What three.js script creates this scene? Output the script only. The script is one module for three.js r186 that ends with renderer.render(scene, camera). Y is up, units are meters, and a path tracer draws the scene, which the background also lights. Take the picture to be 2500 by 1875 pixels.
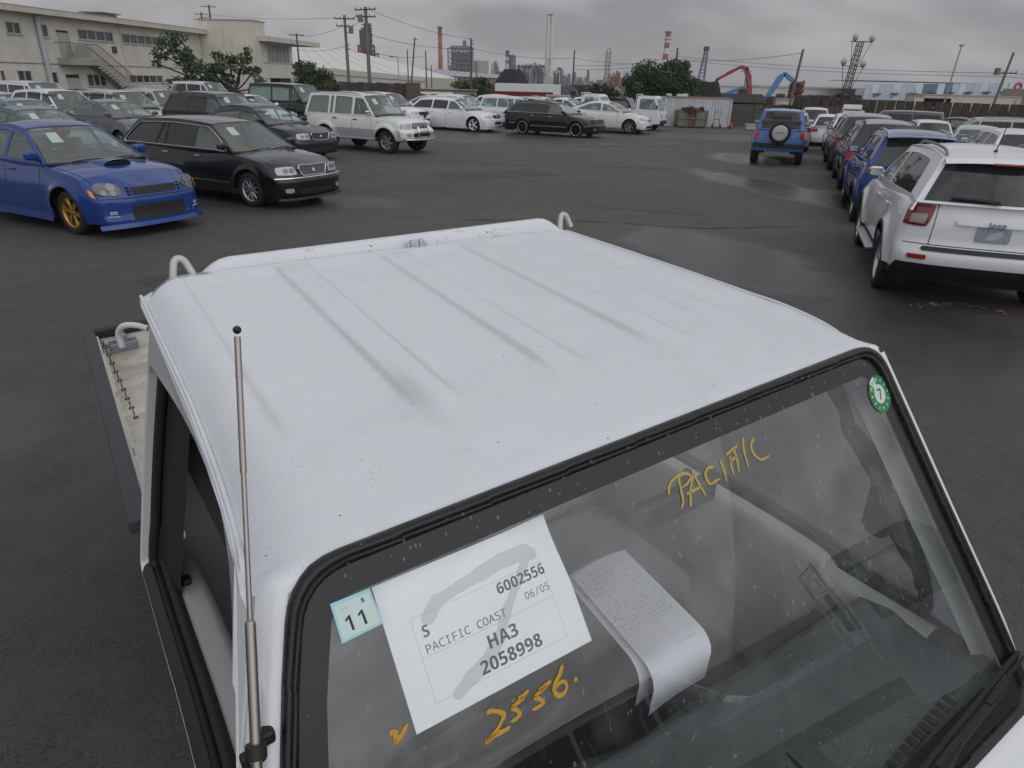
import * as THREE from 'three';
import { mergeGeometries, mergeVertices } from 'three/addons/utils/BufferGeometryUtils.js';
import { RoundedBoxGeometry } from 'three/addons/geometries/RoundedBoxGeometry.js';
import { FontLoader } from 'three/addons/loaders/FontLoader.js';
import { TextGeometry } from 'three/addons/geometries/TextGeometry.js';

// ------------------------------------------------------------------ camera, sky, sun, exposure
const scene = new THREE.Scene();
const camera = new THREE.PerspectiveCamera(59.33, 4 / 3, 0.05, 3000);
camera.position.set(0, 2.35, 0);
camera.quaternion.setFromRotationMatrix(new THREE.Matrix4().makeBasis(
  new THREE.Vector3(0.999682, 0.022979, -0.010364), new THREE.Vector3(-0.025208, 0.911290, -0.410993), new THREE.Vector3(0, 0.411123, 0.911580)));
camera.updateMatrixWorld();

function rng(seed) { let s = seed >>> 0; return () => { s = (s + 0x6d2b79f5) | 0; let t = Math.imul(s ^ (s >>> 15), 1 | s); t = (t + Math.imul(t ^ (t >>> 7), 61 | t)) ^ t; return ((t ^ (t >>> 14)) >>> 0) / 4294967296; }; }
const hash = (i, j) => { let h = Math.imul(i, 374761393) + Math.imul(j, 668265263); h = Math.imul(h ^ (h >>> 13), 1274126177); return ((h ^ (h >>> 16)) >>> 0) / 4294967296; };
function vn(x, y, p = 0) {                       // smooth value noise, periodic with p when given
  const i = Math.floor(x), j = Math.floor(y), fx = x - i, fy = y - j, u = fx * fx * (3 - 2 * fx), v = fy * fy * (3 - 2 * fy);
  const w = (n) => p ? ((n % p) + p) % p : n;
  const a = hash(w(i), w(j)), b = hash(w(i + 1), w(j)), c = hash(w(i), w(j + 1)), d = hash(w(i + 1), w(j + 1));
  return a + (b - a) * u + (c - a) * v + (a - b - c + d) * u * v;
}
function fbm(x, y, n = 4, p = 0) { let s = 0, a = 0.5, t = 0; for (let k = 0; k < n; k++) { s += a * vn(x + 17 * k, y + 31 * k, p); t += a; x *= 2; y *= 2; p *= 2; a *= 0.5; } return s / t; }
const clamp = (x, a = 0, b = 1) => Math.min(b, Math.max(a, x)), lerp = (a, b, t) => a + (b - a) * t;
const sm = (a, b, x) => { const t = clamp((x - a) / (b - a)); return t * t * (3 - 2 * t); };

{ // overcast sky: brighter overhead, soft layered cloud, faintly warm over the works to the north
  const W = 1024, H = 512, d = new Float32Array(W * H * 4);
  for (let j = 0; j < H; j++) for (let i = 0; i < W; i++) {
    const el = ((j + 0.5) / H - 0.5) * Math.PI, az = ((i + 0.5) / W - 0.5) * 2 * Math.PI, s = Math.max(0, Math.sin(el));
    const cx = Math.cos(az), cz = Math.sin(az), k = (j * W + i) * 4;
    const e = Math.max(el, 0);
    const n1 = fbm(cx * 5 + 7 + e * 3, cz * 5 + e * 17, 5), n2 = fbm(cx * 15 + 3 + e * 6, cz * 15 + 40 + e * 50, 5), n3 = fbm(cx * 2.2 + 20, cz * 2.2 + e * 6 + 11, 3);
    const cl = sm(0.25, 0.75, n1 * 0.55 + n2 * 0.25 + n3 * 0.2);   // cloud thickness: thin is bright
    let L = (0.40 + 0.21 * s) * (1 + 0.16 * cz * sm(-0.6, 1, cz)) * (0.66 + 0.58 * cl + 0.16 * (n2 - 0.5));
    { const ce = Math.cos(el), dot = (0.565 * cx + 0.716 * cz) * ce + 0.41 * Math.sin(el), a = Math.acos(clamp(dot, -1, 1)); L *= 1 + 1.25 * Math.exp(-a * a / 1.1); }   // broad glow added around the hidden sun, out of view, to brighten upright faces
    if (el < 0) L *= 0.5;
    const warm = Math.exp(-e * 16) * (0.35 + 0.9 * n3);
    d[k] = L * (0.985 + 0.085 * warm); d[k + 1] = L * (0.995 + 0.01 * warm); d[k + 2] = L * (1.075 - 0.075 * warm - 0.03 * cl); d[k + 3] = 1;
  }
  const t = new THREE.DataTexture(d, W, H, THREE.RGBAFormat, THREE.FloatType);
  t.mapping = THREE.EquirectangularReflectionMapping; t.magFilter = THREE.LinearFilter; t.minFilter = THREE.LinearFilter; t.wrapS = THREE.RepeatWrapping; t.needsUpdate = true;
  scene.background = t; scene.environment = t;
}
const sun = new THREE.DirectionalLight(0xfffdf8, 0.5);
sun.position.set(34, 26, 18); sun.target.position.set(0, 0, -25); sun.castShadow = true; sun.shadow.radius = 150;
sun.shadow.mapSize.set(2048, 2048);
Object.assign(sun.shadow.camera, { left: -60, right: 60, top: 60, bottom: -60, near: 1, far: 160 });
scene.add(sun, sun.target);
const renderer = new THREE.WebGLRenderer({ antialias: true });
renderer.toneMapping = THREE.LinearToneMapping;
renderer.toneMappingExposure = 0.88;
renderer.shadowMap.enabled = true;
renderer.outputColorSpace = THREE.SRGBColorSpace;
scene.fog = new THREE.FogExp2(0xb8b9bd, 0.0003);

// ------------------------------------------------------------------ helpers
const taken = new Map();
function numbered(n) { const k = taken.get(n) || 0; taken.set(n, k + 1); return k ? n + '_' + String(k).padStart(3, '0') : n; }
function tag(o, label, category, group, kind) { if (label) o.userData.label = label; if (category) o.userData.category = category; if (group) o.userData.group = group; if (kind) o.userData.kind = kind; return o; }
function thing(name, label, category, pos = [0, 0, 0], turn = 0, group) {
  const o = new THREE.Group(); o.name = numbered(name); scene.add(o); o.position.set(...pos); o.rotation.y = turn; return tag(o, label, category, group);
}
function J(list) {                                // joins geometries into one
  list = list.flat().filter(Boolean).map((g) => { g = g.index ? g.toNonIndexed() : g; for (const k of Object.keys(g.attributes)) if (!['position', 'normal', 'uv'].includes(k)) g.deleteAttribute(k); if (!g.attributes.uv) g.setAttribute('uv', new THREE.BufferAttribute(new Float32Array(g.attributes.position.count * 2), 2)); if (!g.attributes.normal) g.computeVertexNormals(); g.morphAttributes = {}; return g; });
  return list.length === 1 ? list[0] : mergeGeometries(list);
}
function put(name, geo, mat, parent = scene) { const m = new THREE.Mesh(Array.isArray(geo) ? J(geo) : geo, mat); m.name = parent === scene ? numbered(name) : name; m.castShadow = m.receiveShadow = true; parent.add(m); return m; }
function grp(name, parent) { const g = new THREE.Group(); g.name = name; parent.add(g); return g; }
const V = (x, y, z) => new THREE.Vector3(x, y, z);
const box = (w, h, d, x = 0, y = 0, z = 0, r = 0) => { const g = r ? new RoundedBoxGeometry(w, h, d, 2, Math.min(r, w / 2.01, h / 2.01, d / 2.01)) : new THREE.BoxGeometry(w, h, d); g.translate(x, y, z); return g; };
const cyl = (r0, r1, h, n = 16, x = 0, y = 0, z = 0) => { const g = new THREE.CylinderGeometry(r1, r0, h, n); g.translate(x, y + h / 2, z); return g; };
function bar(a, b, r, n = 6, r2 = r) { const A = V(...a), B = V(...b), g = new THREE.CylinderGeometry(r2, r, A.distanceTo(B), n); g.applyQuaternion(new THREE.Quaternion().setFromUnitVectors(V(0, 1, 0), B.clone().sub(A).normalize())); g.translate(...A.add(B).multiplyScalar(0.5).toArray()); return g; }
function beam(a, b, w, h) { const A = V(...a), B = V(...b), g = new THREE.BoxGeometry(w, A.distanceTo(B), h); g.applyQuaternion(new THREE.Quaternion().setFromUnitVectors(V(0, 1, 0), B.clone().sub(A).normalize())); g.translate(...A.add(B).multiplyScalar(0.5).toArray()); return g; }
function tube(pts, r, n = 24, rs = 6, closed = false) { return new THREE.TubeGeometry(new THREE.CatmullRomCurve3(pts.map((p) => V(...p)), closed, 'centripetal'), n, r, rs, closed); }
function grid(nu, nv, f, uvf) {                   // f(u, v) -> [x, y, z], u and v from 0 to 1
  const p = [], t = [], ix = [];
  for (let j = 0; j <= nv; j++) for (let i = 0; i <= nu; i++) { const q = f(i / nu, j / nv); p.push(...q); t.push(...(uvf ? uvf(i / nu, j / nv, q) : [i / nu, j / nv])); }
  for (let j = 0; j < nv; j++) for (let i = 0; i < nu; i++) { const a = j * (nu + 1) + i, b = a + 1, c = a + nu + 1, d = c + 1; ix.push(a, b, d, a, d, c); }
  const g = new THREE.BufferGeometry(); g.setAttribute('position', new THREE.Float32BufferAttribute(p, 3)); g.setAttribute('uv', new THREE.Float32BufferAttribute(t, 2)); g.setIndex(ix); g.computeVertexNormals(); return g;
}
function mapGeo(g, f) { const p = g.attributes.position; for (let i = 0; i < p.count; i++) p.setXYZ(i, ...f(p.getX(i), p.getY(i), p.getZ(i))); g.computeVertexNormals(); return g; }
function curve(pts) {                             // smooth monotone curve through [x, y] points
  const n = pts.length, m = [], d = [];
  for (let i = 0; i < n - 1; i++) d.push((pts[i + 1][1] - pts[i][1]) / (pts[i + 1][0] - pts[i][0]));
  for (let i = 0; i < n; i++) m.push(i === 0 ? d[0] : i === n - 1 ? d[n - 2] : d[i - 1] * d[i] <= 0 ? 0 : 2 * d[i - 1] * d[i] / (d[i - 1] + d[i]));
  return (x) => {
    if (x <= pts[0][0]) return pts[0][1]; if (x >= pts[n - 1][0]) return pts[n - 1][1];
    let i = 0; while (x > pts[i + 1][0]) i++;
    const h = pts[i + 1][0] - pts[i][0], t = (x - pts[i][0]) / h, t2 = t * t, t3 = t2 * t;
    return pts[i][1] * (2 * t3 - 3 * t2 + 1) + h * m[i] * (t3 - 2 * t2 + t) + pts[i + 1][1] * (3 * t2 - 2 * t3) + h * m[i + 1] * (t3 - t2);
  };
}
function roundPoly(pts, r, n = 4) {               // polygon with rounded corners -> list of [x, y]
  const out = [], N = pts.length;
  for (let i = 0; i < N; i++) {
    const p = pts[(i + N - 1) % N], q = pts[i], s = pts[(i + 1) % N], rr = Array.isArray(r) ? r[i] : r;
    const a = [p[0] - q[0], p[1] - q[1]], b = [s[0] - q[0], s[1] - q[1]], la = Math.hypot(...a), lb = Math.hypot(...b), k = Math.min(rr, la * 0.48, lb * 0.48);
    const A = [q[0] + a[0] / la * k, q[1] + a[1] / la * k], B = [q[0] + b[0] / lb * k, q[1] + b[1] / lb * k];
    for (let t = 0; t <= n; t++) { const u = t / n; out.push([(1 - u) * (1 - u) * A[0] + 2 * u * (1 - u) * q[0] + u * u * B[0], (1 - u) * (1 - u) * A[1] + 2 * u * (1 - u) * q[1] + u * u * B[1]]); }
  }
  return out;
}
function dense(pts, step) { const o = []; pts.forEach((p, i) => { const q = pts[(i + 1) % pts.length], n = Math.max(1, Math.ceil(Math.hypot(q[0] - p[0], q[1] - p[1]) / step)); for (let k = 0; k < n; k++) o.push([lerp(p[0], q[0], k / n), lerp(p[1], q[1], k / n)]); }); return o; }
const shape = (pts) => new THREE.Shape(pts.map((p) => new THREE.Vector2(...p)));
function cpTex(w, h, draw, rx, ry, srgb = true) { const c = document.createElement('canvas'); c.width = w; c.height = h; draw(c.getContext('2d'), w, h); const t = new THREE.CanvasTexture(c); if (srgb) t.colorSpace = THREE.SRGBColorSpace; if (rx) { t.wrapS = t.wrapT = THREE.RepeatWrapping; t.repeat.set(rx, ry); } t.anisotropy = 8; return t; }
function dTex(w, h, f, srgb, rx, ry) {            // f(x, y) -> grey or [r, g, b] in 0..1
  const d = new Uint8Array(w * h * 4);
  for (let j = 0; j < h; j++) for (let i = 0; i < w; i++) { const c = f(i, j), k = (j * w + i) * 4; for (let m = 0; m < 3; m++) d[k + m] = clamp(Array.isArray(c) ? c[m] : c) * 255; d[k + 3] = 255; }
  const t = new THREE.DataTexture(d, w, h); t.magFilter = THREE.LinearFilter; t.minFilter = THREE.LinearMipmapLinearFilter; t.generateMipmaps = true; t.wrapS = t.wrapT = THREE.RepeatWrapping; if (srgb) t.colorSpace = THREE.SRGBColorSpace; if (rx) t.repeat.set(rx, ry); t.needsUpdate = true; return t;
}
const lin = (r, g, b) => new THREE.Color().setRGB(r, g, b);
const std = (c, rough = 0.6, metal = 0, more = {}) => new THREE.MeshStandardMaterial({ color: Array.isArray(c) ? lin(...c) : c, roughness: rough, metalness: metal, side: THREE.DoubleSide, ...more });
const phys = (c, more = {}) => new THREE.MeshPhysicalMaterial({ color: Array.isArray(c) ? lin(...c) : c, side: THREE.DoubleSide, ...more });

// ------------------------------------------------------------------ materials
const paintCache = new Map();
const droplets = dTex(256, 256, (i, j) => { const a = vn(i / 5, j / 5, 0), b = vn(i / 2.3 + 50, j / 2.3); return 0.5 + 0.5 * sm(0.72, 0.9, a * 0.7 + b * 0.3); }, false, 3, 3);
const paint = (r, g, b, metal = 0, rough = 0.38) => { const k = [r, g, b, metal, rough].join(); if (!paintCache.has(k)) paintCache.set(k, phys([r, g, b], { roughness: rough, metalness: metal, specularIntensity: 0.35, clearcoat: 1, clearcoatRoughness: 0.06 })); return paintCache.get(k); };
const M = {
  black: std([0.012, 0.012, 0.013], 0.55), rubber: std([0.014, 0.014, 0.015], 0.72), tyre: std([0.016, 0.016, 0.017], 0.78), dark: std([0.006, 0.006, 0.007], 0.9),
  blackGloss: phys([0.008, 0.008, 0.009], { roughness: 0.3, clearcoat: 1, clearcoatRoughness: 0.08 }),
  chrome: std([0.72, 0.73, 0.75], 0.14, 1), alloy: std([0.50, 0.51, 0.53], 0.34, 0.85), gold: std([0.48, 0.29, 0.075], 0.36, 0.75), whiteAlloy: std([0.72, 0.73, 0.74], 0.35), darkAlloy: std([0.02, 0.02, 0.022], 0.35, 0.5),
  glass: phys([0.76, 0.83, 0.80], { roughness: 0.02, transmission: 0.88, ior: 1.52, thickness: 0 }),
  tint: phys([0.13, 0.135, 0.14], { roughness: 0.02, transmission: 0.75, ior: 1.52, thickness: 0 }),
  lens: phys([0.40, 0.415, 0.43], { roughness: 0.12, metalness: 0.3, clearcoat: 1, clearcoatRoughness: 0.03 }),
  bulb: std([0.22, 0.225, 0.23], 0.32, 0.5),
  lensClear: phys([0.95, 0.95, 0.95], { roughness: 0.03, transmission: 0.9, thickness: 0 }),
  red: phys([0.33, 0.012, 0.014], { roughness: 0.16, clearcoat: 1, clearcoatRoughness: 0.04 }), amber: phys([0.62, 0.16, 0.02], { roughness: 0.18, clearcoat: 1 }),
  seat: std([0.085, 0.082, 0.08], 0.9), inner: std([0.035, 0.035, 0.036], 0.85), paper: std([0.72, 0.76, 0.76], 0.7), marker: std([0.42, 0.29, 0.07], 0.6), plate: std([0.62, 0.62, 0.6], 0.4),
  concrete: std([0.30, 0.29, 0.27], 0.9), steelGrey: std([0.22, 0.23, 0.24], 0.55, 0.4), woodPole: std([0.085, 0.075, 0.065], 0.9), rust: std([0.13, 0.055, 0.03], 0.92),
};
// ------------------------------------------------------------------ ground: one damp asphalt sheet to the horizon
const wetAt = (x, z) => {                          // 0 dry .. 1 standing water film
  let w = sm(0.50, 0.72, fbm(x * 0.16 + 3 + 0.05 * z, z * 0.22 + 9, 4)) * 0.75;
  const spot = (cx, cz, rx, rz, a = 0) => { const c = Math.cos(a), s = Math.sin(a), dx = x - cx, dz = z - cz, u = (dx * c + dz * s) / rx, v = (-dx * s + dz * c) / rz; return 1 - sm(0.55, 1.15, Math.hypot(u, v) + 0.5 * (fbm(x * 0.9, z * 0.9, 3) - 0.5)); };
  w = Math.max(w, spot(3.0, -10.2, 1.5, 2.8, -0.3), spot(6.6, -17.5, 1.2, 5.5, -0.35), spot(8.0, -25, 1.4, 2.5), spot(-4.4, -4.2, 1.6, 1.1), 0.8 * spot(4.1, -6.6, 1.9, 1.6), 0.8 * spot(-3.2, -14, 1.5, 1), 0.7 * spot(-2.2, -6.6, 2.5, 0.7, 0.2));
  w *= 1 - 0.75 * spot(5.2, -10.0, 0.8, 1.2);
  return clamp(w);
};
{
  const fine = dTex(1024, 1024, (i, j) => {
    const g = vn(i / 2, j / 2, 512) * 0.5 + hash(i, j + 7) * 0.5, c = fbm(i / 64, j / 64, 4, 16), q = vn(i / 2.2 + 31, j / 2.2, 0) * 0.7 + hash(i + 3, j) * 0.3;
    const stone = sm(0.88, 0.95, q) * (0.8 + 1.6 * hash(i >> 1, j >> 1)), big = sm(0.77, 0.84, vn(i / 4.6 + 77, j / 4.6) * 0.85 + 0.15 * hash(i, j)) * (0.3 + 2.2 * Math.pow(hash(Math.floor(i / 9) + 4, Math.floor(j / 9)), 2.2)), k = 0.60 + 0.34 * c + (g - 0.5) * 1.0 + stone * 1.3 + big * 1.6 - 0.18 * sm(0.30, 0.2, vn(i / 6 + 13, j / 6));
    return [k * 0.98, k * 0.96, k * 0.95];
  }, false);
  const bump = dTex(1024, 1024, (i, j) => vn(i / 2, j / 2, 512) * 0.55 + hash(i, j) * 0.45, false);
  const N = 2048, x0 = -45, z0 = -80, S = 90;      // gloss map of the yard
  const gloss = dTex(1024, 1024, (i, j) => { const x = x0 + S * (i + 0.5) / 1024, z = z0 + S * (1 - (j + 0.5) / 1024), w = wetAt(x, z); const r = 0.72 - 0.40 * w + 0.16 * (fbm(x * 2, z * 2, 3) - 0.5); return [0, clamp(r - 0.2 * sm(0.80, 0.95, w), 0.1, 0.9), 0]; }, false);
  gloss.wrapS = gloss.wrapT = THREE.MirroredRepeatWrapping;
  const cuts = (a, b, step, far) => { const o = []; for (let v = a; v <= b + 1e-6; v += step) o.push(v); let s = step; let lo = a, hi = b; while (hi < far) { s *= 1.6; lo -= s; hi += s; o.unshift(lo); o.push(hi); } return o; };
  const X = cuts(-42, 44, 0.45, 1500), Z = cuts(-75, 8, 0.45, 1500), p = [], uv = [], uv1 = [], col = [], ix = [];
  for (const z of Z) for (const x of X) {
    p.push(x, 0, z); uv.push(x / 2.2, z / 2.2); uv1.push((x - x0) / S, 1 - (z - z0) / S);
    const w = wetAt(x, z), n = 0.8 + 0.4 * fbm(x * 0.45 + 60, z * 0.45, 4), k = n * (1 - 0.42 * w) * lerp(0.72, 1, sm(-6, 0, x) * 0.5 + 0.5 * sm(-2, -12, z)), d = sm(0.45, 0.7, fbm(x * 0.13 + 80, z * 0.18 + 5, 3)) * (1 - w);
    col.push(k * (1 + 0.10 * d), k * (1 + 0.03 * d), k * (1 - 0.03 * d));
  }
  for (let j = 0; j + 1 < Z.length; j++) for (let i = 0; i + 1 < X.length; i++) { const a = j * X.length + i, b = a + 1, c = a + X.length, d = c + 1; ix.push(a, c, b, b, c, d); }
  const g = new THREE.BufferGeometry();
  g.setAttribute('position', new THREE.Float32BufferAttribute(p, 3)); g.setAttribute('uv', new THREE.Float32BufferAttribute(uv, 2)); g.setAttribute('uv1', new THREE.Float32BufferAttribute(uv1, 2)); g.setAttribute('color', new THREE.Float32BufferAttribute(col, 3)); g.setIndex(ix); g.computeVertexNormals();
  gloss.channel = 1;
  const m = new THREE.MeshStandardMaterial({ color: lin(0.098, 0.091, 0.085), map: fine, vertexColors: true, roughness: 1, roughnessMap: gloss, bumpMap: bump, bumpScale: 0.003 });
  tag(put('asphalt', g, m), 'dark damp asphalt of the car yard', null, null, 'structure');
  // old repairs, joints and cracks lying in the surface
  const r0 = rng(17), tone = (k) => std([0.067 * k, 0.062 * k, 0.058 * k], 0.62, 0, { map: fine, bumpMap: bump, bumpScale: 0.003 });
  const patchAt = (x, z, w, d, a, k) => { const p = []; for (let n = 0; n < 40; n++) { const t = n / 40 * 4, e = Math.floor(t), f = t - e, c = [[-1, -1], [1, -1], [1, 1], [-1, 1], [-1, -1]]; p.push([lerp(c[e][0], c[e + 1][0], f) * w / 2 + (r0() - 0.5) * 0.05, lerp(c[e][1], c[e + 1][1], f) * d / 2 + (r0() - 0.5) * 0.05]); } const g = new THREE.ShapeGeometry(shape(p)); g.rotateX(-Math.PI / 2); g.rotateY(a); g.translate(x, 0.004, z); const q = g.attributes.position, u = g.attributes.uv; for (let n = 0; n < q.count; n++) u.setXY(n, q.getX(n) / 2.2, q.getZ(n) / 2.2); tag(put('asphalt_patch', g, tone(k)), 'squared repair in the yard asphalt, slightly ' + (k > 1 ? 'paler' : 'darker') + ' than its surroundings', null, null, 'structure'); };
  patchAt(-0.6, -19, 3.2, 1.4, 0.5, 0.86); patchAt(4.4, -29, 4.5, 1.0, 0.35, 1.16); patchAt(-3.6, -8.4, 1.9, 1.2, 0.9, 0.84); patchAt(2.6, -14.2, 2.4, 0.7, -0.3, 1.15);
  const crack = (pts, w) => { const o = []; for (let k = 0; k + 1 < pts.length; k++) { const n = 14; for (let m = 0; m < n; m++) o.push([lerp(pts[k][0], pts[k + 1][0], m / n) + (r0() - 0.5) * 0.05, lerp(pts[k][1], pts[k + 1][1], m / n) + (r0() - 0.5) * 0.05]); } return grid(o.length - 1, 1, (u, v) => { const k = Math.round(u * (o.length - 1)), a = o[Math.max(0, k - 1)], b = o[Math.min(o.length - 1, k + 1)], L = Math.hypot(b[0] - a[0], b[1] - a[1]) || 1, h = (v - 0.5) * w * (0.5 + hash(k, 3)); return [o[k][0] - (b[1] - a[1]) / L * h, 0.007, o[k][1] + (b[0] - a[0]) / L * h]; }); };
  for (const [pts, w] of [[[[-3.6, -9.6], [-2.2, -9.2], [-0.9, -9.5], [0.6, -9.2]], 0.02], [[[5.2, -12.6], [3.4, -12.2], [1.4, -12.6], [-1.2, -12.4]], 0.022], [[[7.8, -20.5], [4.0, -21.4], [0.2, -21.2], [-2.6, -22]], 0.03], [[[0.4, -24.5], [2.5, -26.5], [5.4, -27.2]], 0.025]]) tag(put('asphalt_crack', crack(pts, w), std([0.012, 0.011, 0.011], 0.9)), 'thin dark crack in the yard asphalt', null, null, 'structure');
  // flaking paint left of an old bay mark
  const r = rng(5), fl = [];
  const line = [[4.62, -7.52], [5.0, -7.62], [5.35, -7.62], [5.62, -7.30]].map(([a, b]) => [a + 0.15, b - 0.25]);
  for (let k = 0; k < 90; k++) { const s = Math.floor(r() * 3), t = r(), x = lerp(line[s][0], line[s + 1][0], t) + (r() - 0.5) * 0.1, z = lerp(line[s][1], line[s + 1][1], t) + (r() - 0.5) * 0.16, q = 0.005 + 0.022 * r() * r(); const c = new THREE.CircleGeometry(q, 5); c.scale(1 + r(), 1, 1); c.rotateZ(r() * 6); c.rotateX(-Math.PI / 2); c.translate(x, 0.006, z); fl.push(c); }
  tag(put('road_marking', fl, std([0.42, 0.41, 0.38], 0.8)), 'flaked remains of a white painted bay mark on the asphalt', 'road marking', null, 'structure');
}
// ------------------------------------------------------------------ vehicles
// x forward, y up, z to the vehicle's right; x = 0 midway between the axles
const rimCache = new Map();
function wheelGeos(r, w, rim) {                   // outer face towards +z
  const key = [r, w, JSON.stringify(rim)].join(); if (rimCache.has(key)) return rimCache.get(key);
  const R = rim.r * r, n = 40;
  const prof = [[R * 0.97, -w / 2 + 0.012], [R + (r - R) * 0.35, -w / 2 - 0.004], [r - 0.028, -w / 2 + 0.008], [r - 0.006, -w / 2 + 0.03], [r, -w * 0.2], [r, w * 0.2], [r - 0.006, w / 2 - 0.03], [r - 0.028, w / 2 - 0.008], [R + (r - R) * 0.35, w / 2 + 0.004], [R * 0.97, w / 2 - 0.012]];
  const tyre = new THREE.LatheGeometry(prof.map(([a, b]) => new THREE.Vector2(a, b)), n); tyre.rotateX(Math.PI / 2);
  const groove = []; if (rim.tread) for (let k = 0; k < 28; k++) { const b = box(0.03, 0.018, w * 0.9, 0, r, 0); b.rotateZ(k / 28 * Math.PI * 2); groove.push(b); }
  const g = [], zf = w / 2 - 0.012, lip = new THREE.LatheGeometry([[R * 0.86, -w * 0.4], [R * 0.88, zf - 0.05], [R * 0.93, zf - 0.012], [R, zf], [R * 0.985, zf - 0.012]].map(([a, b]) => new THREE.Vector2(a, b)), n); lip.rotateX(Math.PI / 2);
  const back = new THREE.CircleGeometry(R * 0.9, 24); back.translate(0, 0, -w * 0.18);
  const cap = cyl(R * 0.17, R * 0.15, 0.02, 14); cap.rotateX(Math.PI / 2); cap.translate(0, 0, zf - 0.035 + (rim.dish || 0));
  const hub = cyl(R * 0.26, R * 0.26, 0.03, 18); hub.rotateX(Math.PI / 2); hub.translate(0, 0, zf - 0.06 + (rim.dish || 0));
  g.push(cap, hub);
  const spoke = (a, wi, wo, skew = 0, z = 0) => { const s = new THREE.Shape([new THREE.Vector2(-wi, R * 0.2), new THREE.Vector2(wi, R * 0.2), new THREE.Vector2(skew + wo, R * 0.92), new THREE.Vector2(skew - wo, R * 0.92)]); const e = new THREE.ExtrudeGeometry(s, { depth: 0.016, bevelEnabled: true, bevelSize: 0.004, bevelThickness: 0.006, bevelSegments: 1, steps: 1 }); e.translate(0, 0, zf - 0.045 + (rim.dish || 0) + z); e.rotateZ(a); g.push(e); };
  for (let k = 0; k < rim.n; k++) {
    const a = k / rim.n * Math.PI * 2 + (rim.a0 || 0);
    if (rim.style === 'split') { spoke(a, R * 0.05, R * 0.05, R * 0.14); spoke(a, R * 0.05, R * 0.05, -R * 0.14); }
    else if (rim.style === 'mesh') { spoke(a, R * 0.028, R * 0.03, R * 0.3); spoke(a, R * 0.028, R * 0.03, -R * 0.3, 0.003); }
    else spoke(a, R * (rim.w || 0.09), R * (rim.wo || rim.w || 0.12));
  }
  const bolts = []; for (let k = 0; k < 5; k++) { const b = cyl(0.009, 0.009, 0.01, 6); b.rotateX(Math.PI / 2); const a = k / 5 * Math.PI * 2 + 0.6; b.translate(Math.cos(a) * R * 0.21, Math.sin(a) * R * 0.21, zf - 0.03 + (rim.dish || 0)); bolts.push(b); }
  const out = { tyre: J([tyre, ...groove]), rim: J([lip, ...g]), well: J([back, ...bolts]) }; rimCache.set(key, out); return out;
}
function addWheel(parent, x, y, z, r, w, rim, mat, flip, steer = 0, name = 'wheel') {
  const q = wheelGeos(r, w, rim), o = grp(name, parent); o.position.set(x, y, z); o.rotation.y = (flip ? Math.PI : 0) + steer; o.rotateZ(rim.spin ?? 0.35);
  put('tyre', q.tyre, M.tyre, o); put('rim', q.rim, mat, o); put('brake_disc', q.well, M.dark, o); return o;
}
// rounded patch over a surface: quad of four [a, b] corners (clockwise from lower left), mapped by f(a, b), raised by off along dir
function patch(f, quad, round, off, nx = 8, ny = 6, thick = 0.012) {
  const at = (u, v) => { const a = u * 2 - 1, b = v * 2 - 1, A = a * Math.sqrt(1 - round * b * b / 2), B = b * Math.sqrt(1 - round * a * a / 2), U = (A + 1) / 2, W = (B + 1) / 2; return [0, 1].map((k) => lerp(lerp(quad[0][k], quad[1][k], U), lerp(quad[3][k], quad[2][k], U), W)); };
  const top = grid(nx, ny, (u, v) => { const [a, b] = at(u, v); return f(a, b, off); }, (u, v) => [u, v]);
  const per = []; for (let i = 0; i < nx; i++) per.push([i / nx, 0]); for (let i = 0; i < ny; i++) per.push([1, i / ny]); for (let i = nx; i > 0; i--) per.push([i / nx, 1]); for (let i = ny; i > 0; i--) per.push([0, i / ny]);
  const n = per.length, skirt = grid(n, 1, (u, v) => { const [a, b] = at(...per[Math.round(u * n) % n]); return f(a, b, off - v * thick); });
  return J([top, skirt]);
}
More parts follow.
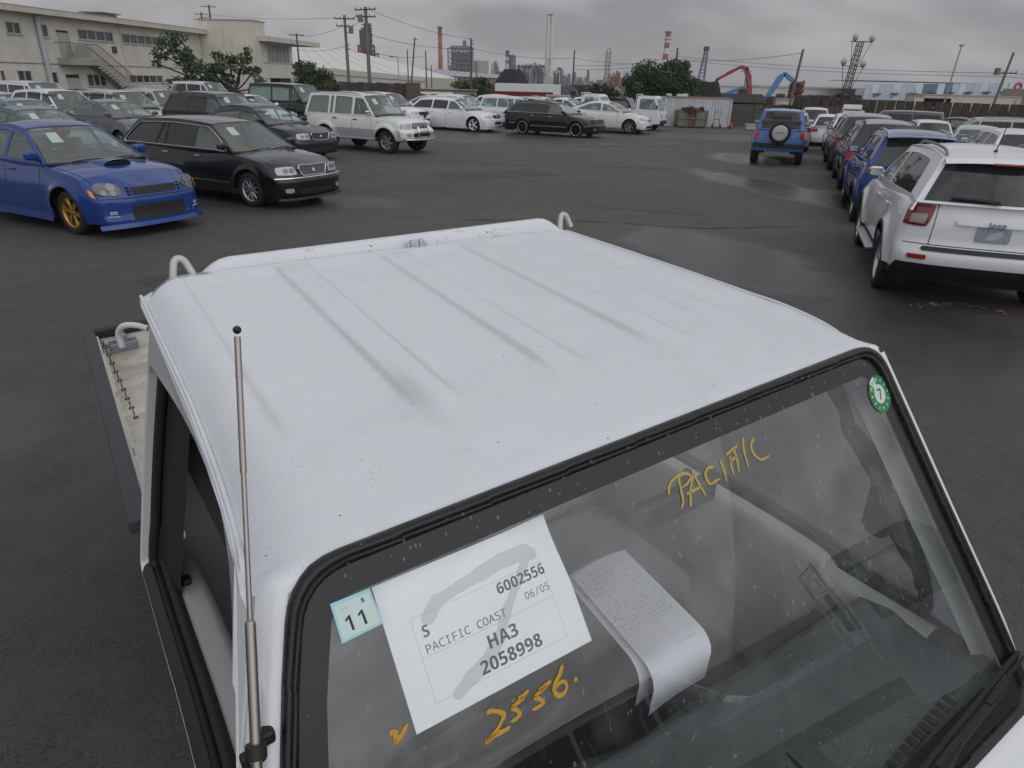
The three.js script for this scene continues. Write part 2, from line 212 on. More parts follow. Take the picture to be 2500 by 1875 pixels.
function carShape(o) {
  const { W, wb, fo, L, r } = o, xF = wb / 2, xR = -wb / 2, xN = xF + fo, xT = xN - L, hw0 = W / 2, Ra = o.arch || r * 1.13 + 0.02;
  const top = curve(o.top), drop = curve(o.drop || [[xT, 0.05], [xR, 0.03], [xF - 0.3, 0.05], [xN, 0.09]]);
  const nose = curve(o.nose), tail = curve(o.tail), cf = o.cf ?? 0.22, cr = o.cr ?? 0.14, ym = o.ym || 0.55, sill = o.sill || 0.22, up = o.up ?? 0.055, lo = o.lo ?? 0.05;
  const hw = (x) => { let h = hw0; if (x > xF) { const t = (x - xF) / fo; h -= (o.tf ?? 0.05) * t * t; } if (x < xR) { const t = (xR - x) / (xR - xT); h -= (o.tr ?? 0.04) * t * t; } const e = Math.max(0, 1 - (xN - x) / 0.13), q = Math.max(0, 1 - (x - xT) / 0.1), k = Math.max(e, q); h -= 0.07 * (1 - Math.sqrt(Math.max(0, 1 - k * k))); return h; };
  const ysh = (x) => top(x) - drop(x);
  const sideZ = (x, y) => { let z = hw(x); const s = ysh(x); if (y > ym) { const u = (y - ym) / Math.max(0.08, s - ym); z -= up * u * u; } else { const v = (ym - y) / Math.max(0.1, ym - sill); z -= lo * Math.pow(v, 1.6); }
    for (const a of [xF, xR]) { const d = Math.hypot(x - a, y - r) - Ra; z += (o.flare ?? 0.016) * Math.exp(-Math.pow(d / (o.flareW || 0.055), 2)); } 
    if (o.crease) z += 0.006 * Math.exp(-Math.pow((y - o.crease) / 0.02, 2)); return z; };
  const yl = (x) => { let y = o.sillAt ? o.sillAt(x) : sill; for (const a of [xF, xR]) { const d = Math.abs(x - a); if (d < Ra) y = Math.max(y, r + Math.sqrt(Ra * Ra - d * d)); } return y; };
  const xs = xF + Ra + 0.01, xq = xR - Ra - 0.01;
  const fx = (y, z) => xN + nose(y) - cf * Math.pow(Math.min(1, Math.abs(z) / hw0), 3.2), rx = (y, z) => xT + tail(y) + cr * Math.pow(Math.min(1, Math.abs(z) / hw0), 3.2);
  const warp = (x, y, z) => x > xs ? xs + (x - xs) / (xN - xs) * (fx(y, z) - xs) : x < xq ? xq - (xq - x) / (xq - xT) * (xq - rx(y, z)) : x;
  return { xF, xR, xN, xT, hw0, Ra, top, ysh, sideZ, yl, fx, rx, warp, sill, drop };
}
function bodyGeo(o, S) {
  const xs = []; for (let k = 0; k <= 34; k++) xs.push(lerp(S.xT, S.xN, k / 34));
  for (const k of [0.01, 0.03, 0.06, 0.1]) xs.push(S.xT + k, S.xN - k);
  for (const a of [S.xF, S.xR]) { for (let k = 0; k <= 14; k++) xs.push(a + S.Ra * Math.cos(k / 14 * Math.PI)); xs.push(a - S.Ra - 0.004, a + S.Ra + 0.004); }
  const cab = o.cab; if (cab) xs.push(cab.ab[0], cab.cb[0]);
  xs.sort((a, b) => a - b); const X = xs.filter((x, i) => i === 0 || x - xs[i - 1] > 0.0035), Jn = 10, K = 8;
  const P = (x, j, side) => {                     // j 0..Jn on the side, Jn+1..Jn+K over the top to the middle
    const s = S.ysh(x);
    if (j <= Jn) { const y = lerp(Math.min(S.yl(x), s - 0.01), s, j / Jn), z = S.sideZ(x, y) * side; return [S.warp(x, y, z), y, z]; }
    const zs = S.sideZ(x, s), f = Math.cos((j - Jn) / K * Math.PI / 2), z = zs * f * side, y = s + (S.top(x) - s) * (1 - Math.pow(Math.abs(f), o.crown || 2.4)) + (o.bulge ? o.bulge(x, z) : 0); return [S.warp(x, y, z), y, z];
  };
  const pos = [], uv = [], ix = [], n = Jn + K;
  for (const side of [1, -1]) {
    const b = pos.length / 3;
    X.forEach((x) => { for (let j = 0; j <= n; j++) { const q = P(x, j, side); pos.push(...q); uv.push(q[0] * 0.5, q[1] * 0.5 + q[2] * 0.5); } });
    for (let i = 0; i + 1 < X.length; i++) for (let j = 0; j < n; j++) {
      const xm = (X[i] + X[i + 1]) / 2;
      if (cab && j >= Jn + 3 && xm > cab.cb[0] + 0.03 && xm < cab.ab[0] - 0.02) continue;
      const a = b + i * (n + 1) + j, c = a + n + 1; side > 0 ? ix.push(a, c, a + 1, a + 1, c, c + 1) : ix.push(a, a + 1, c, a + 1, c + 1, c);
    }
  }
  for (const x of [S.xT, S.xN]) {                 // front and rear faces
    const b = pos.length / 3, C = 2 * K; 
    for (let j = 0; j <= Jn + 1; j++) for (let c = 0; c <= C; c++) {
      const f = Math.cos((c <= K ? c : C - c) / K * Math.PI / 2) * (c <= K ? 1 : -1), jj = Math.min(j, Jn), y0 = lerp(S.yl(x), S.ysh(x), jj / Jn), z = S.sideZ(x, y0) * f;
      let y = y0; if (j > Jn) y = S.ysh(x) + (S.top(x) - S.ysh(x)) * (1 - Math.pow(Math.abs(f), o.crown || 2.4)) + (o.bulge ? o.bulge(x, z) : 0);
      pos.push(S.warp(x, y, z), y, z); uv.push(z * 0.5, y * 0.5);
    }
    for (let j = 0; j <= Jn; j++) for (let c = 0; c < C; c++) { const a = b + j * (C + 1) + c, d = a + C + 1; ix.push(a, d, a + 1, a + 1, d, d + 1); }
  }
  const g = new THREE.BufferGeometry(); g.setAttribute('position', new THREE.Float32BufferAttribute(pos, 3)); g.setAttribute('uv', new THREE.Float32BufferAttribute(uv, 2)); g.setIndex(ix); g.computeVertexNormals(); return g;
}
function makeCar(o) {
  const S = carShape(o), c = o.cab, P = o.paint, gl = o.glass || M.glass, pg = o.rearGlass || gl;
  const root = thing(o.name, o.label, o.category, [o.pos[0], o.dy || 0, o.pos[1]], o.heading * Math.PI / 180, o.group);
  if (o.scale) root.scale.setScalar(o.scale);
  const { xF, xR, xN, xT, hw0, Ra } = S, r = o.r, tw = o.tw || 0.2;
  const side = (s) => (x, y, off) => [x, y, s * (S.sideZ(x, y) + off)];
  const front = (z, y, off) => [S.fx(y, z) + off, y, z], rear = (z, y, off) => [S.rx(y, z) - off, y, z];
  const quadZ = (z0, z1, y0, y1) => [[z0, y0], [z1, y0], [z1, y1], [z0, y1]], mir = (q) => q.map(([a, b]) => [-a, b]);
  const body = put('body', bodyGeo(o, S), P, root);
  // dark parts below and inside
  const dk = [box(L0(o) * 0.84, 0.3, W0(o) - 0.56, (xN + xT) / 2, S.sill + 0.2, 0)];
  for (const a of [xF, xR]) for (const s of [1, -1]) { const wl = new THREE.CylinderGeometry(Ra + 0.004, Ra + 0.004, 0.34, 28, 1, true, Math.PI / 2, Math.PI); wl.rotateX(Math.PI / 2); wl.translate(a, r, s * (hw0 - 0.235)); const bk = new THREE.CircleGeometry(Ra + 0.01, 24, 0, Math.PI); bk.translate(a, r, s * (hw0 - 0.39)); dk.push(wl, bk); }
  put('underbody', dk, M.dark, root);
  for (const a of [xF, xR]) for (const s of [1, -1]) addWheel(root, a, r, s * (hw0 - tw / 2 - (o.inset ?? 0.03)), r, tw, o.rim, o.rimMat || M.alloy, s < 0, a === xF ? (o.steer || 0) : 0);
  // greenhouse
  const xm = (c.at[0] + c.ct[0]) / 2, half = (c.at[0] - c.ct[0]) / 2;
  const roofY = (x) => { const t = clamp((x - c.ct[0]) / (c.at[0] - c.ct[0])), e = lerp(c.ct[1], c.at[1], t); return e + (c.arch ?? 0.05) * (1 - Math.pow(2 * t - 1, 2)); };
  const yb = Math.min(c.ab[1], c.cb[1]), yr = Math.max(c.at[1], c.ct[1]) + (c.arch ?? 0.05) * 0.6, wbz = hw0 - (o.up ?? 0.055) - 0.012;
  const gz = (x, y) => lerp(wbz, c.wr, Math.pow(clamp((y - yb) / (yr - yb), 0, 1.2), 1.15)) - (c.taper ?? 0.04) * clamp((y - yb) / (yr - yb) * 1.3, 0, 1) * Math.pow(clamp(Math.abs((x - xm) / (half + 0.3)), 0, 1.4), 3) ;
  const aX = (y) => lerp(c.ab[0], c.at[0], (y - c.ab[1]) / (c.at[1] - c.ab[1])), cX = (y) => lerp(c.cb[0], c.ct[0], (y - c.cb[1]) / (c.ct[1] - c.cb[1])) + (c.cbow || 0) * 4 * Math.max(0, (y - c.cb[1]) / (c.ct[1] - c.cb[1])) * (1 - (y - c.cb[1]) / (c.ct[1] - c.cb[1])) * -1;
  const outl = []; for (let k = 0; k <= 6; k++) { const y = lerp(c.ab[1] - 0.10, c.at[1], k / 6); outl.push([aX(y), y]); } for (let k = 1; k < 10; k++) { const x = lerp(c.at[0], c.ct[0], k / 10); outl.push([x, roofY(x)]); } for (let k = 0; k <= 6; k++) { const y = lerp(c.ct[1], c.cb[1] - 0.10, k / 6); outl.push([cX(y), y]); }
  const ap = c.ap ?? 0.055, cp = c.cp ?? 0.16, rail = c.rail ?? 0.075, wy0 = (x) => lerp(c.cb[1], c.ab[1], clamp((x - c.cb[0]) / (c.ab[0] - c.cb[0]))) + (c.wl ?? 0.025);
  const cuts = [null, ...(c.pillars || []), null], wins = [];
  const edgeX = (k, y, sgn) => k === null ? 0 : (Array.isArray(k) ? lerp(k[0], k[1], (y - yb) / (yr - yb)) : k) + sgn * (c.pw ?? 0.035);
  for (let k = 0; k + 1 < cuts.length; k++) {     // from the front to the rear
    const f = cuts[k], b = cuts[k + 1];
    const fr = (y) => f === null ? aX(y) - ap * 1.25 : edgeX(f, y, -1), re = (y) => b === null ? cX(y) + cp : edgeX(b, y, 1);
    const pt = []; const yt = (x) => roofY(x) - rail;
    const solve = (g) => { let y = yr - rail; for (let n = 0; n < 8; n++) y = yt(g(y)); return y; };
    const x0 = fr(wy0(fr(yb))), x1 = re(wy0(re(yb))), tf = solve(fr), tb = solve(re);
    pt.push([x0, wy0(x0)], [fr(tf), tf]); const m = 4; for (let n = 1; n < m; n++) { const x = lerp(fr(tf), re(tb), n / m); pt.push([x, yt(x)]); } pt.push([re(tb), tb], [x1, wy0(x1)]);
    wins.push(roundPoly(pt, pt.map((_, i) => (i === 0 || i === pt.length - 1) ? (c.wr0 ?? 0.03) : i === 1 || i === pt.length - 2 ? (c.wr1 ?? 0.05) : 0.001), 4));
  }
  const panel = (s) => { const sh = shape(outl); wins.forEach((w) => sh.holes.push(new THREE.Path(w.slice().reverse().map((p) => new THREE.Vector2(...p))))); const e = new THREE.ExtrudeGeometry(sh, { depth: 0.02, bevelEnabled: false, steps: 1 }); return mapGeo(e, (x, y, z) => [x, y, s * (gz(x, y) - z)]); };
  const ws = (s, t, off = 0) => { const y = lerp(c.ab[1] - 0.02, c.at[1] - 0.005, t), x = aX(y), z = (gz(x, y) - 0.012) * s; return [x + (c.bow ?? 0.11) * (1 - s * s) * (1 - 0.25 * t) + off * 0.8, y + off * 0.6 + Math.pow(clamp(t), 3) * 0.56 * (c.crown ?? 0.055) * (1 - Math.pow(Math.abs(s), 2.6)), z]; };
  const rw = (s, t, off = 0) => { const y = lerp(c.cb[1] - 0.02, c.ct[1] - 0.005, t), x = cX(y), z = (gz(x, y) - 0.012) * s; return [x - (c.rbow ?? 0.06) * (1 - s * s) - off * 0.9, y + off * 0.4 + Math.pow(clamp(t), 3) * 0.56 * (c.crown ?? 0.055) * (1 - Math.pow(Math.abs(s), 2.6)), z]; };
  const rf = (s, t) => { const x0 = lerp(c.ct[0], c.at[0], t), bow = (c.bow ?? 0.11) * 0.75 * (1 - s * s) * sm(0.55, 1, t) - (c.rbow ?? 0.06) * (1 - s * s) * sm(0.3, 0, t), zz = gz(x0, roofY(x0)) - 0.001; return [x0 + bow, roofY(x0) - 0.004 + (c.crown ?? 0.055) * (1 - Math.pow(Math.abs(s), 2.6)) * lerp(0.55, 1, 4 * t * (1 - t)), zz * s]; };
  const frame = [panel(1), panel(-1)];
  for (const s of [1, -1]) { const rl = []; for (let k = 0; k <= 8; k++) rl.push(rf(s, k / 8)); frame.push(tube(rl.map(([x, y, z]) => [x, y - 0.002, z - s * 0.012]), 0.016, 20, 8)); frame.push(tube([0, 0.33, 0.66, 1].map((t) => { const q = ws(s, t); return [q[0] - 0.012, q[1], q[2] - s * 0.004]; }), 0.021, 8, 8)); frame.push(tube([0, 0.33, 0.66, 1].map((t) => { const q = rw(s, t); return [q[0] + 0.014, q[1], q[2] - s * 0.004]; }), 0.02, 8, 8)); }
  put('cabin_frame', frame, o.pillarMat || P, root);
  put('roof', grid(16, 20, (u, v) => rf(1 - 2 * u, v), (u, v, q) => [q[0] * 0.5, q[2] * 0.5]), o.roofMat || P, root);
  const glassIn = (f, m0, m1, t0, t1) => grid(12, 8, (u, v) => f(lerp(m0, m1, u), lerp(t0, t1, v)));
  put('windshield', glassIn(ws, 0.965, -0.965, 0, 0.985), gl, root);
  put('rear_window', glassIn(rw, c.rwz ?? 0.92, -(c.rwz ?? 0.92), c.rw0 ?? 0.1, 0.95), pg, root);
  if ((c.rw0 ?? 0.1) > 0 || (c.rwz ?? 0.92) < 0.97) put('tailgate', [glassIn((s, t) => rw(s, t, -0.004), 0.99, -0.99, 0, c.rw0 ?? 0.1), ...[1, -1].map((s) => glassIn((q, t) => rw(q, t, -0.002), s * (c.rwz ?? 0.92), s * 0.995, 0, 1)), glassIn((s, t) => rw(s, t, -0.002), 0.99, -0.99, 0.95, 1)], P, root);
  put('windshield_seal', [tube([ws(0.965, 0.02), ws(0.965, 0.5), ws(0.965, 0.97), ws(0.5, 0.985), ws(0, 0.985), ws(-0.5, 0.985), ws(-0.965, 0.97), ws(-0.965, 0.5), ws(-0.965, 0.02)], 0.008, 50, 5), grid(10, 1, (u, v) => ws(0.97 * (1 - 2 * u), v * 0.05, 0.004))], M.black, root);
  wins.forEach((w, i) => { for (const s of [1, -1]) { const g = new THREE.ShapeGeometry(shape(w)); mapGeo(g, (x, y) => [x, y, s * (gz(x, y) - 0.012)]); put('side_window', g, i === 0 ? gl : pg, root); } });
  if (o.trim) { const tr = []; for (const s of [1, -1]) if (o.trim.one) { const lp = [], bot = [], tp = []; for (let k = 0; k <= 12; k++) { const x = lerp(wins[wins.length - 1][wins[wins.length - 1].length - 1][0] + 0.0, wins[0][0][0], k / 12); bot.push([x, wy0(x) - 0.012]); }
    const xb = cX(yr - rail) + cp, xa = aX(yr - rail) - ap * 1.25; for (let k = 0; k <= 12; k++) { const x = lerp(xa, xb, k / 12); tp.push([x, roofY(x) - rail + 0.012]); }
    lp.push(...bot, ...tp); tr.push(tube(lp.map(([x, y]) => [x, y, s * (gz(x, y) + 0.004)]), o.trim.r || 0.009, 90, 5, true)); }
    else for (const w of wins) tr.push(tube(dense(w, 0.2).map(([x, y]) => [x, y, s * (gz(x, y) + 0.002)]), o.trim.r || 0.008, 60, 4, true));
    put('window_trim', tr, o.trim.mat, root); }
  if (o.visor) { const vs = []; for (const s of [1, -1]) for (const w of wins.slice(0, 2)) { const xs0 = Math.max(...w.map((p) => p[0])) - 0.05, xs1 = Math.min(...w.map((p) => p[0])) + 0.02; vs.push(grid(8, 1, (u, v) => { const x = lerp(xs0, xs1, u), y = roofY(x) - rail + 0.015 - v * 0.075; return [x, y, s * (gz(x, y) + 0.012 + v * 0.012)]; })); } put('door_visor', vs, M.tint, root); }
  // cabin inside
  const inx0 = c.cb[0] + 0.25, inx1 = Math.min(c.ab[0] - 0.05, xF - 0.05), fl = S.sill + 0.14, inn = [], iw = 2 * (hw0 - 0.14);
  inn.push(box(inx1 - inx0, 0.02, iw, (inx0 + inx1) / 2, fl, 0), box(0.02, yb - fl, iw, inx0, (yb + fl) / 2, 0), box(inx1 - inx0, yb - fl - 0.02, 0.02, (inx0 + inx1) / 2, (yb + fl) / 2, iw / 2), box(inx1 - inx0, yb - fl - 0.02, 0.02, (inx0 + inx1) / 2, (yb + fl) / 2, -iw / 2));
  const dash = box(0.55, 0.22, iw - 0.02, c.ab[0] - 0.22, c.ab[1] - 0.12, 0, 0.05); inn.push(dash);
  const sx = Math.min(c.ab[0] - 1.05, inx1 - 0.6), wheelR = new THREE.TorusGeometry(0.18, 0.016, 6, 20); wheelR.rotateY(Math.PI / 2 - 0.0); wheelR.rotateZ(0.4); wheelR.translate(c.ab[0] - 0.55, c.ab[1] - 0.02, 0.36); inn.push(wheelR);
  put('cabin_interior', inn, M.inner, root);
  const seat = (x, z, w) => put('seat', [box(0.5, 0.16, w, x + 0.05, fl + 0.22, z, 0.05), (() => { const b = box(0.14, 0.62, w, 0, 0.3, 0, 0.06); b.rotateZ(0.22); b.translate(x - 0.2, fl + 0.24, z); return b; })(), box(0.1, 0.18, w * 0.5, x - 0.37, fl + 0.96, z, 0.04)], M.seat, root);
  seat(sx, 0.36, 0.5); seat(sx, -0.36, 0.5); if (sx - 0.95 > inx0) seat(sx - 0.9, 0, iw - 0.12);
  if (o.curtain) put('curtain', [1, -1].flatMap((s) => wins.slice(1).map((w) => { const x0 = Math.min(...w.map((p) => p[0])) + 0.01, x1 = Math.max(...w.map((p) => p[0])) - 0.01; return grid(40, 3, (u, v) => { const x = lerp(x0, x1, u), y = lerp(wy0(x) + 0.01, roofY(x) - rail - 0.01, v); return [x, y, s * (gz(x, y) - 0.05 + 0.008 * Math.sin(u * 40))]; }); })), o.curtain, root);
  // lamps, grille, plates, seams, handles, mirrors
  const F = o.front || {}, B = o.rear || {};
  const two = (name, q, mat, f, rd, off, parent = root, nx = 8, ny = 6) => { for (const s of [1, -1]) put(name, patch(f, s > 0 ? q : mir(q), rd, off, nx, ny), mat, parent); };
  if (F.lamp) { two('headlight', F.lamp, F.lampMat || M.lens, front, F.round ?? 0.35, 0.012); if (F.bulbs) for (const s of [1, -1]) for (const [z, y, q] of F.bulbs) put('headlight_bulb', patch(front, quadZ(s * (z - q), s * (z + q), y - q, y + q), 1, 0.018, 8, 8), M.bulb, root); }
  if (F.grille) { const g = put('grille', patch(front, F.grille, F.groundR ?? 0.15, F.goff ?? 0.01), F.grilleMat || M.black, root); if (F.bars) for (let k = 1; k <= F.bars; k++) { const t = k / (F.bars + 1), y = lerp(F.grille[0][1], F.grille[2][1], t), z = lerp(F.grille[1][0], F.grille[2][0], t); put('grille_bar', patch(front, quadZ(-z * 0.97, z * 0.97, y - 0.007, y + 0.007), 0, 0.02, 8, 1), F.barMat || M.chrome, g); } if (F.vbars) { const vb = []; for (let k = 1; k < F.vbars; k++) { const t = k / F.vbars * 2 - 1, z0 = F.grille[1][0] * t, z1 = F.grille[2][0] * t; vb.push(patch(front, [[z0 - 0.003, F.grille[0][1]], [z0 + 0.003, F.grille[0][1]], [z1 + 0.003, F.grille[2][1]], [z1 - 0.003, F.grille[2][1]]], 0, 0.016, 1, 3)); } put('grille_bar', vb, M.steelGrey, g); } if (F.frame) { const q = F.grille; put('grille_frame', tube([q[0], q[1], q[2], q[3]].flatMap((p, i, a) => [0, 0.34, 0.67].map((t) => { const n = a[(i + 1) % 4]; return front(lerp(p[0], n[0], 0.06 + t * 0.9), lerp(p[1], n[1], 0.06 + t * 0.9), 0.014); })), F.frameR || 0.011, 60, 6, true), M.chrome, g); } if (F.badge) put('badge', patch(front, quadZ(-0.035, 0.035, F.badge - 0.035, F.badge + 0.035), 1, 0.026, 6, 6), M.chrome, g); }
  if (F.intake) put('air_intake', patch(front, F.intake, 0.2, F.ioff ?? 0.006, 12, 5), M.black, root);
  if (F.fog) two('fog_lamp', F.fog, F.fogMat || M.lens, front, F.fogR ?? 0.5, 0.01);
  if (F.ind) two('indicator', F.ind, M.amber, front, 0.3, 0.012);
  if (F.sideInd) for (const s of [1, -1]) put('indicator', patch(side(s), quadZ(F.sideInd[0] - 0.035, F.sideInd[0] + 0.035, F.sideInd[1] - 0.018, F.sideInd[1] + 0.018), 0.6, 0.008, 4, 4), M.amber, root);
  if (F.strip) put('bumper_strip', patch(front, F.strip, 0, 0.012, 16, 2), F.stripMat || M.chrome, root);
  if (F.plate) put('number_plate', patch(front, quadZ(-0.165, 0.165, F.plate - 0.08, F.plate + 0.08), 0, 0.02, 2, 2), M.plate, root);
  if (B.lamp) two('tail_light', B.lamp, B.lampMat || M.red, rear, B.round ?? 0.25, 0.012);
  if (B.plate) put('number_plate', patch(rear, quadZ(-0.165, 0.165, B.plate - 0.08, B.plate + 0.08), 0, 0.02, 2, 2), M.plate, root);
  if (B.bumper) put('rear_bumper', patch(rear, B.bumper, 0.1, 0.02, 14, 3), B.bumperMat || M.black, root);
  const seams = [], vs = (x, y0, y1) => { for (const s of [1, -1]) seams.push(grid(1, 10, (u, v) => { const y = lerp(y0, y1, v), q = x + (u - 0.5) * 0.009; return [q, y, s * (S.sideZ(q, y) + 0.0015)]; })); };
  const hs = (y, x0, x1, w = 0.006) => { for (const s of [1, -1]) seams.push(grid(14, 1, (u, v) => { const x = lerp(x0, x1, u), yy = y + (v - 0.5) * w; return [x, yy, s * (S.sideZ(x, yy) + 0.0015)]; })); };
  (o.doorX || []).forEach(([x, y0]) => vs(x, y0 ?? S.sill + 0.08, S.ysh(x) - 0.005));
  if (o.doorX?.length > 1) hs(S.sill + 0.085, o.doorX[o.doorX.length - 1][0], o.doorX[0][0]);
  if (o.hoodZ) for (const s of [1, -1]) seams.push(grid(1, 14, (u, v) => { const x = lerp(c.ab[0] + 0.03, xN - 0.16, v), ysx = S.ysh(x), zs = S.sideZ(x, ysx), z = zs * (o.hoodZ - 0.03 * v) + (u - 0.5) * 0.008, y = ysx + (S.top(x) - ysx) * (1 - Math.pow(Math.abs(z / zs), o.crown || 2.4)) + 0.003; return [S.warp(x, y, z), y, s * z]; }));
  if (F.seam) seams.push(grid(20, 1, (u, v) => front(lerp(-1, 1, u) * (hw0 - 0.1), F.seam + (v - 0.5) * 0.008, 0.003)));
  if (B.seam) for (const y of [].concat(B.seam)) seams.push(grid(20, 1, (u, v) => rear(lerp(-1, 1, u) * (hw0 - 0.1), y + (v - 0.5) * 0.009, 0.003)));
  if (seams.length) tag(put('panel_gap', seams, M.dark, root), null, null, null, 'stuff');
  for (const m of o.mould || []) for (const s of [1, -1]) put('side_moulding', grid(18, 2, (u, v) => { const x = lerp(m[0], m[1], u), y = m[2] + (v - 0.5) * m[3]; return [x, y, s * (S.sideZ(x, y) + 0.007 * (1 - Math.abs(v - 0.5) * 1.2))]; }), m[4] || P, root);
  for (const [x, y] of o.handles || []) for (const s of [1, -1]) put('door_handle', [box(0.17, 0.032, 0.03, x, y, s * (S.sideZ(x, y) + 0.016), 0.012)], o.handleMat || P, root);
  if (o.mirror !== 0) { const mx = o.mirrorX ?? c.ab[0] - 0.17, my = wy0(mx) + 0.075; for (const s of [1, -1]) { const mr = grp('door_mirror', root), z = s * (gz(mx, my) + 0.12), hsz = box(0.1, 0.125, 0.19, 0, 0, 0, 0.045); hsz.translate(mx, my, z); put('mirror_housing', [hsz, box(0.05, 0.03, 0.12, mx, my - 0.06, s * (gz(mx, my) + 0.03), 0.01)], o.mirrorMat || P, mr); put('mirror_glass', box(0.006, 0.09, 0.15, mx - 0.052, my, z, 0.002), M.chrome, mr); } }
  if (o.wiper !== 0) put('wiper', [0.55, -0.1].map((a) => tube([ws(a, 0.03, 0.02), ws(a - 0.35, 0.07, 0.02), ws(a - 0.65, 0.06, 0.02)], 0.009, 12, 5)), M.black, root);
  if (o.clad) for (const s of [1, -1]) put('lower_cladding', grid(90, 4, (u, v) => { const x = lerp(xT + 0.12, xN - 0.12, u), y = lerp(Math.min(S.yl(x) - 0.002, o.clad.y + (S.yl(x) > o.clad.y ? 9 : 0)), Math.max(o.clad.y, S.yl(x) + (o.clad.lip || 0)), v), z = S.sideZ(x, y) + 0.008; return [S.warp(x, y, z), y, s * z]; }), o.clad.mat, root);
  if (o.rails) for (const s of [1, -1]) put('roof_rail', [tube([0.06, 0.12, 0.3, 0.6, 0.84, 0.92].map((t, i) => { const q = rf(s * 0.9, t); return [q[0], q[1] + (i === 0 || i === 5 ? -0.01 : 0.032), q[2]]; }), 0.016, 30, 7)], o.railMat || M.steelGrey, root);
  if (o.sheet !== 0) { const sh = o.sheetAt || [0.62, 0.36, 0.6, 0.86]; put('price_sheet', grid(2, 2, (u, v) => ws(lerp(sh[0], sh[1], u), lerp(sh[2], sh[3], v), -0.012)), M.paper, root); }
  if (o.scrawl) { const R0 = rng(o.scrawl), ss = []; for (const [s0, t0, n] of [[0.3, 0.88, 7], [0.62, 0.18, 9], [0.7, 0.42, 4]]) { let p = [s0, t0]; for (let k = 0; k < n; k++) { const pts = [p]; for (let m = 0; m < 3; m++) pts.push([p[0] + (R0() - 0.5) * 0.07, p[1] + (R0() - 0.5) * 0.1]); ss.push(tube(pts.map(([a, b]) => ws(a, b, 0.004)), 0.0036, 10, 4)); p = [p[0] - 0.045, p[1] + (R0() - 0.5) * 0.03]; } } put('marker_writing', ss, M.marker, root); }
  return { root, S, ws, rw, rf, gz, roofY, front, rear, side, put: (n, g, m, p = root) => put(n, g, m, p), patch, quadZ, mir, wins, two };
}
const L0 = (o) => o.L, W0 = (o) => o.W;
// ------------------------------------------------------------------ the parked vehicles
const font = await new FontLoader().loadAsync('fonts/droid/droid_sans_bold.typeface.json');
const text = (t, h, d = 0.004) => { const g = new TextGeometry(t, { font, size: h, depth: d, curveSegments: 4 }); g.computeBoundingBox(); g.translate(-(g.boundingBox.max.x + g.boundingBox.min.x) / 2, 0, 0); return g; };
const RIM = { split: { r: 0.70, n: 5, style: 'split' }, mesh: { r: 0.68, n: 10, style: 'mesh' }, five: { r: 0.66, n: 5, style: 'bar', w: 0.13, wo: 0.16 }, six: { r: 0.66, n: 6, style: 'bar', w: 0.1, wo: 0.13 }, three: { r: 0.62, n: 6, style: 'bar', w: 0.14, wo: 0.2 }, steel: { r: 0.6, n: 8, style: 'bar', w: 0.13, wo: 0.16 } };
const ROW = 'cars parked in the yard';
function sedan(e) { return { cat: 'sedan', L: 4.6, W: 1.74, wb: 2.65, fo: 0.9, r: 0.315, rim: RIM.five, sill: 0.21, hoodZ: 0.93,
  top: [[-2.45, 0.93], [-1.95, 0.99], [-1.3, 0.97], [0, 0.92], [0.8, 0.95], [1.4, 0.90], [1.95, 0.79], [2.25, 0.69]], nose: [[0.18, -0.07], [0.3, -0.01], [0.5, 0], [0.62, -0.05], [0.75, -0.12], [0.95, -0.3]], tail: [[0.2, 0.09], [0.4, 0.0], [0.62, 0.01], [0.8, 0.07], [1.0, 0.12]],
  cab: { ab: [0.85, 0.955], at: [0.02, 1.37], ct: [-0.98, 1.36], cb: [-1.75, 0.985], wr: 0.55, pillars: [-0.2], cp: 0.2 },
  front: { lamp: [[0.44, 0.60], [0.80, 0.60], [0.80, 0.73], [0.40, 0.71]], grille: [[-0.34, 0.58], [0.34, 0.58], [0.38, 0.70], [-0.38, 0.70]], intake: [[-0.5, 0.27], [0.5, 0.27], [0.5, 0.4], [-0.5, 0.4]], seam: 0.54, fog: [[0.6, 0.3], [0.76, 0.3], [0.76, 0.38], [0.6, 0.38]] },
  rear: { lamp: [[0.5, 0.70], [0.82, 0.70], [0.82, 0.86], [0.5, 0.86]], plate: 0.62 }, doorX: [[0.78, 0.5], [-0.18], [-1.05, 0.65]], handles: [[0.0, 0.84], [-0.98, 0.86]], ...e }; }
function wagon(e) { const s = sedan({ L: 4.75, wb: 2.72, fo: 0.9, top: [[-2.5, 0.93], [-2.2, 0.96], [-1.3, 0.95], [0, 0.92], [0.85, 0.95], [1.45, 0.90], [2.0, 0.78], [2.3, 0.68]], tail: [[0.2, 0.06], [0.4, 0], [0.7, 0.02], [0.95, 0.05]],
  cab: { ab: [0.9, 0.955], at: [0.12, 1.40], ct: [-1.9, 1.40], cb: [-2.4, 0.975], wr: 0.57, pillars: [-0.12, -1.05], cp: 0.13, rw0: 0.06 }, handles: [[0.06, 0.84], [-0.9, 0.86]] }); return { ...s, ...e }; }
